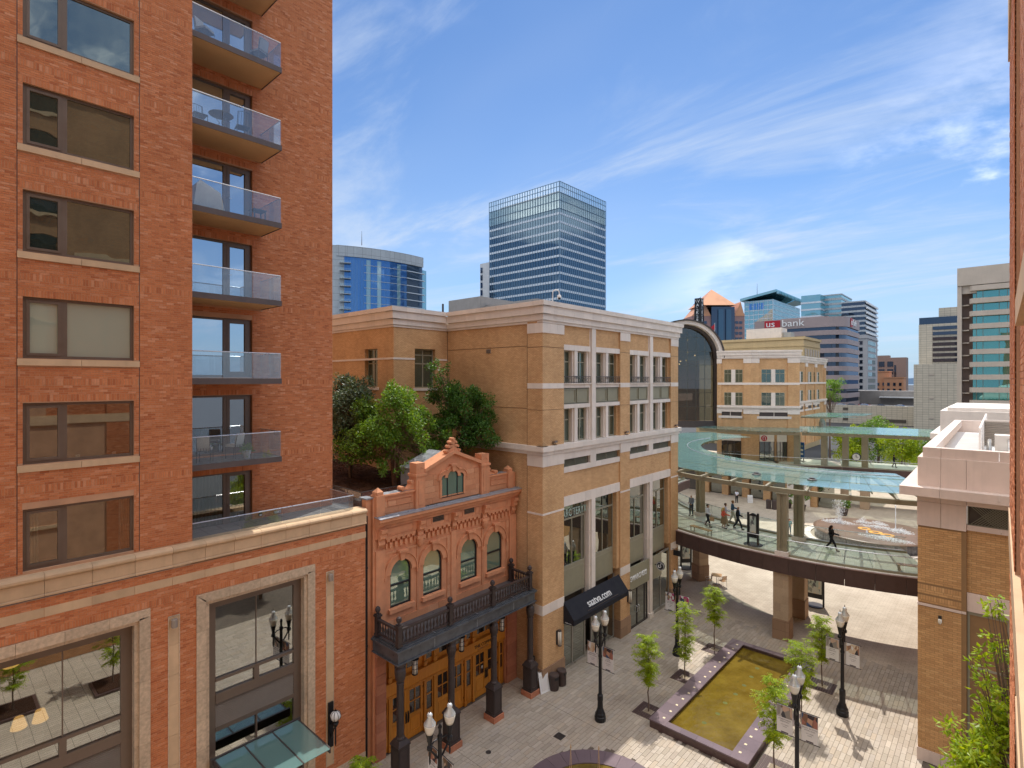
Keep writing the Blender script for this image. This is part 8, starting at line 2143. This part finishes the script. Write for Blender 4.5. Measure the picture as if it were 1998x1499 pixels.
    for nm in 'lr':
        m_ = MB(); a, b = Vector(S(J[nm+'an'])), Vector(S(J[nm+'to'])); m_.path([a+Vector((0, -.04, -.03)), a.lerp(b, .5)+Vector((0, 0, -.015)), b+Vector((0, .03, 0))], [.045, .05, .035], 8); m_.build('shoe', cloth(shoes), p, True)
    if not bald:
        m_ = MB(); c = S((0, hd[1]-.018, 1.635)); m_.ball(c, .108*k, 12, 8, sz=1.0)
        if long_hair: m_.path([S((0, hd[1]-.06, 1.64)), S((0, hd[1]-.10, 1.5)), S((0, hd[1]-.12, 1.33)), S((0, hd[1]-.12, 1.22))], [.08, .10, .09, .04], 8)
        m_.v = [v if not (v[1] > hd[1]*k+.035 and v[2] < 1.66*k) else (v[0]*.8, hd[1]*k+.02, v[2]) for v in m_.v]
        m_.build('hair', cloth(hair), p, True)
    if bag:
        w = Vector(S(J['rha'])); m_ = MB(); m_.obox(w+Vector((-.05, -.17, -.42)), (.10, 0, 0), (0, .34, 0), (0, 0, .30)); m_.path([w+Vector((0, -.10, -.12)), w+Vector((0, 0, .01)), w+Vector((0, .10, -.12))], .01, 5); m_.build('bag', cloth(bag), p)
    return put(p, loc, face)
person('bald man in grey blue shirt and dark trousers standing on the left of the skybridge', (-19.35, 43.85, ZD), R(170), (.22,.26,.34), (.05,.06,.08), (.1,.08,.06), .06, 1.78, bald=True)
person('man in white shirt and black trousers walking along the skybridge', (-16.95, 41.35, ZD), R(-95), (.70,.72,.78), (.02,.02,.025), (.03,.025,.02), .24, 1.78, arms=(-.15, .18), bag=(.42,.28,.16))
person('man in navy jacket and beige trousers walking at the back of the group', (-15.95, 43.9, ZD), R(-60), (.05,.12,.22), (.42,.34,.24), (.28,.14,.06), .20, 1.80, arms=(.2, -.2))
person('man in pale pink shirt half hidden behind the blond woman', (-16.1, 42.75, ZD), R(-80), (.66,.62,.72), (.45,.36,.26), (.10,.06,.04), .15, 1.76)
person('blond woman in coral jacket and long khaki skirt on the skybridge', (-15.85, 41.7, ZD), R(-85), (.78,.14,.09), (.3,.2,.1), (.62,.42,.18), .14, 1.64, skirt=(.27,.20,.12), long_hair=True, bend=(.35, .3))
person('man in black blazer and bright blue shirt striding along the skybridge', (-14.95, 42.2, ZD), R(-75), (.08,.30,.75), (.02,.024,.035), (.42,.30,.24), .30, 1.80, jacket=(.016,.017,.024), arms=(-.1, .15), bald=True)
person('woman in black with long dark hair striding along the right part of the skybridge', (-8.45, 41.25, ZD), R(-92), (.012,.012,.016), (.012,.013,.018), (.03,.012,.01), .36, 1.68, jacket=(.012,.012,.016), long_hair=True, bend=(.35, .4))
person('security guard in white shirt and black trousers leaning on the far brick pier', (-26.9, 75.6, 0), R(175), (.75,.76,.85), (.015,.015,.02), (.02,.018,.016), .05, 1.76, short=True, sk=1, bend=(.35, .35))
person('left one of two people in teal tops walking on the sunlit plaza', (-17.1, 63.9, 0), R(190), (.12,.26,.26), (.10,.16,.20), (.08,.05,.03), .12, 1.74, short=True)
person('right one of two people walking on the sunlit plaza, in blue shorts', (-16.35, 64.3, 0), R(185), (.16,.22,.28), (.06,.12,.22), (.05,.03,.02), .14, 1.76, short=True)
person('dark clothed person walking on the far upper walkway', (-10.4, 86.0, ZD), R(-80), (.02,.02,.024), (.02,.02,.03), (.02,.015,.01), .2, 1.7, jacket=(.02,.02,.024))
# ------------------------------------------------------------------ furniture on the balconies and in the dining room window
def wire_chair(label, cushion=None):
    c = local('balcony_chair', label, 'chair')
    for x in (-.22, .22):
        m_ = MB(); m_.path([(x, -.22, 0), (x, -.22, .43), (x, .20, .42), (x*.9, .28, .90)], .013, 5); m_.build('side_frame', M['black_iron'], c); m_ = MB(); m_.path([(x, .22, 0), (x, .20, .42)], .013, 5); m_.build('rear_leg', M['black_iron'], c)
    m_ = MB(); m_.box(-.23, -.24, .42, .23, .22, .44); m_.build('seat', M['black_iron'], c)
    m_ = MB()
    for i in range(5): x = -.18+.09*i; m_.tube((x, .20, .44), (x*.9, .275, .88), .008, .008, 4)
    m_.path([(-.2, .28, .90), (0, .29, .94), (.2, .28, .90)], .012, 5); m_.build('back', M['black_iron'], c)
    if cushion: m_ = MB(); m_.box(-.21, -.22, .441, .21, .20, .53); m_.build('seat_cushion', cloth(cushion), c); m_ = MB(); m_.obox((-.20, .16, .53), (.40, 0, 0), (0, .07, 0), (0, .07, .42)); m_.build('back_cushion', cloth(cushion), c)
    return c
zb = [13.84+3.035*k for k in range(7)]
put(wire_chair('cushioned garden chair on the lowest balcony beside the potted plant', (.62,.60,.55)), (-21.7, 8.1, zb[0]), R(-60))
put(wire_chair('cushioned garden chair cut by the wall edge on the lowest balcony', (.62,.60,.55)), (-21.35, 6.95, zb[0]), R(-120))
pp = thing('potted_plant', 'small green plant in a ribbed white pot on the lowest balcony', 'plant', (-21.2, 8.35, zb[0])); m_ = MB(); m_.lathe((-21.2, 8.35, zb[0]), [(.10, 0), (.15, .25), (.16, .30), (.14, .30)], 14); m_.build('pot', M['white_paint'], pp)
lv = Leaves(); r_ = random.Random(2)
for _ in range(160): d = rnd_dir(r_, .6); lv.leaf(Vector((-21.2, 8.35, zb[0]+.32))+d*r_.uniform(.02, .22), (d+rnd_dir(r_)*.5).normalized(), .11, .05, rnd_dir(r_, .5))
lv.build('leaves', M['leaf_mid'], pp)
gc = local('covered_grill', 'grill under a pale cloth cover on the balcony third from the top', 'grill'); m_ = MB()
m_.faces([(-.30,-.55,0),(.30,-.55,0),(.30,.55,0),(-.30,.55,0),(-.24,-.42,.95),(.20,-.40,.98),(.20,.40,.80),(-.24,.42,.78),(-.1,-.25,1.15),(.1,-.25,1.15)], [(0,1,5,4),(1,2,6,5),(2,3,7,6),(3,0,4,7),(4,5,9,8),(6,7,8,9),(5,6,9),(7,4,8)]); m_.build('cover', M['fabric_cream'], gc); put(gc, (-21.6, 7.1, zb[3]))
bt = thing('bistro_table', 'round wire bistro table on the balcony second from the top', 'table', (-21.5, 7.55, zb[4])); m_ = MB(); m_.lathe((-21.5, 7.55, zb[4]), [(.40, .70), (.42, .71), (.40, .73), (.01, .73)], 20); m_.build('top', M['olive_steel'], bt)
for i in range(3): a = 2.1*i; m_ = MB(); m_.path([(-21.5+.33*math.cos(a), 7.55+.33*math.sin(a), zb[4]), (-21.5+.05*math.cos(a), 7.55+.05*math.sin(a), zb[4]+.4), (-21.5+.25*math.cos(a), 7.55+.25*math.sin(a), zb[4]+.7)], .012, 5); m_.build('leg', M['aluminium'], bt)
put(wire_chair('light wire chair left of the round table on the second balcony'), (-21.5, 6.8, zb[4]), R(90)); put(wire_chair('light wire chair right of the round table on the second balcony'), (-21.35, 8.25, zb[4]), R(-100))
put(wire_chair('striped lounge chair at the left of the top glass balcony', (.50,.46,.42)), (-21.4, 6.95, zb[5]), R(120)); put(wire_chair('folded lounge chair at the right of the top glass balcony', (.40,.40,.42)), (-21.3, 8.85, zb[5]), R(-70))
sb = thing('side_table', 'small dark side table at the right of the third balcony', 'table', (-21.3, 8.8, zb[3])); m_ = MB(); m_.box(-21.55, 8.55, zb[3]+.40, -21.05, 9.05, zb[3]+.44); m_.build('top', M['dark_metal'], sb)
for x in (-21.5, -21.1):
    for y in (8.6, 9.0): m_ = MB(); m_.box(x-.02, y-.02, zb[3], x+.02, y+.02, zb[3]+.40); m_.build('leg', M['dark_metal'], sb)
M['shade_lit'] = m_emit('lamp_shade_lit', (1.0,.46,.15), 1.05)
for i, (x, y, z, lb) in enumerate(((-21.6, 1.98, 5.0, 'lit table lamp in the left tall window, left one of the front pair'), (-21.6, 2.46, 5.0, 'lit table lamp in the left tall window, right one of the front pair'), (-23.4, 1.95, 6.2, 'lit lamp deeper in the room at the left border'))):
    l = thing('table_lamp', lb, 'lamp', (x, y, z), 'lit lamps in the dining room'); m_ = MB(); m_.lathe((x, y, z), [(.16, .0), (.16, .03), (.03, .06), (.03, .7), (.22, .72), (.22, .76), (.03, .78), (.06, .9), (.10, 1.1), (.04, 1.4), (.02, 1.5)], 10); m_.build('stand', M['brass'] if 'brass' in M else M['bronze'], l)
    m_ = MB(); m_.lathe((x, y, z), [(.20, 1.48), (.11, 1.80)], 14); m_.build('shade', M['shade_lit'], l)

# ------------------------------------------------------------------ small fixtures
ck = thing('street_clock', 'round black street clock with white face beyond the far walkway rail', 'clock', (-16.7, 98.3, 0))
m_ = MB(); m_.tube((-16.7, 98.3, 0), (-16.7, 98.3, 4.3), .09, .07, 8); m_.tube((-16.7, 98.15, 4.9), (-16.7, 98.45, 4.9), .62, .62, 20); m_.build('post', M['black_frame'], ck); m_ = MB(); m_.tube((-16.7, 98.10, 4.9), (-16.7, 98.14, 4.9), .50, .50, 20); m_.build('dial', M['sign_white'], ck)
m_ = MB(); m_.box(-16.73, 98.06, 4.88, -16.67, 98.095, 5.3); m_.box(-16.7, 98.06, 4.86, -16.4, 98.09, 4.92); m_.build('hands', M['black_frame'], ck)
M['poster_blue'] = m_plain('poster_blue', (.02,.12,.36), 0.5, var=0.1, bump=0)
bp = thing('blue_poster', 'blue poster panel standing on the far walkway beside the tan corner', 'sign', (-21.2, 84.6, ZD)); m_ = MB(); m_.box(-21.7, 84.6, ZD+.3, -20.7, 84.7, ZD+2.6); m_.build('panel', M['poster_blue'], bp); m_ = MB(); m_.box(-21.65, 84.62, ZD, -21.55, 84.68, ZD+.298); m_.box(-20.85, 84.62, ZD, -20.75, 84.68, ZD+.298); m_.build('feet', M['black_frame'], bp)
for i in range(3): m_ = MB(); m_.box(-21.55, 84.585, ZD+1.9-i*.55, -20.85, 84.598, ZD+2.2-i*.55); m_.build('print_block', M['sign_white'] if i else M['crown_glass'], bp)
bd = thing('blade_sign', 'small black blade sign projecting from the last tan pier under the skybridge', 'sign', (MX, 38.15, 3.9)); m_ = MB(); m_.tube((MX, 38.15, 4.15), (MX+.75, 38.15, 4.15), .015, .015, 5); m_.build('arm', M['black_frame'], bd); m_ = MB(); m_.box(MX+.10, 38.12, 3.68, MX+.72, 38.18, 4.08); m_.build('panel', M['black_frame'], bd)
ic = thing('wall_panel', 'black wall panel with a pale screen on the side of the corner pier', 'panel', (-19.0, 22.66, 1.4)); m_ = MB(); m_.box(-19.12, 22.57, 1.15, -18.86, 22.605, 1.75); m_.build('housing', M['black_frame'], ic); m_ = MB(); m_.box(-19.08, 22.565, 1.42, -18.90, 22.569, 1.66); m_.build('screen', M['band_white'], ic)
for i, (y, nm) in enumerate(((9.45, 'small black wall light on the terrace wall beside the curtained door'), (10.15, 'small grey step light on the terrace wall right of the black one'))):
    sl_ = thing('step_light', nm, 'light', (XR, y, 11.3)); m_ = MB(); m_.box(XR+.008, y-(.06 if i == 0 else .14), 11.22, XR+.07, y+(.06 if i == 0 else .14), 11.22+(.22 if i == 0 else .10)); m_.build('body', M['black_frame'] if i == 0 else M['aluminium'], sl_); m_ = MB(); m_.box(XR+.0705, y-.05, 11.235, XR+.075, y+.05, 11.30); m_.build('lens', M['white_paint'], sl_)
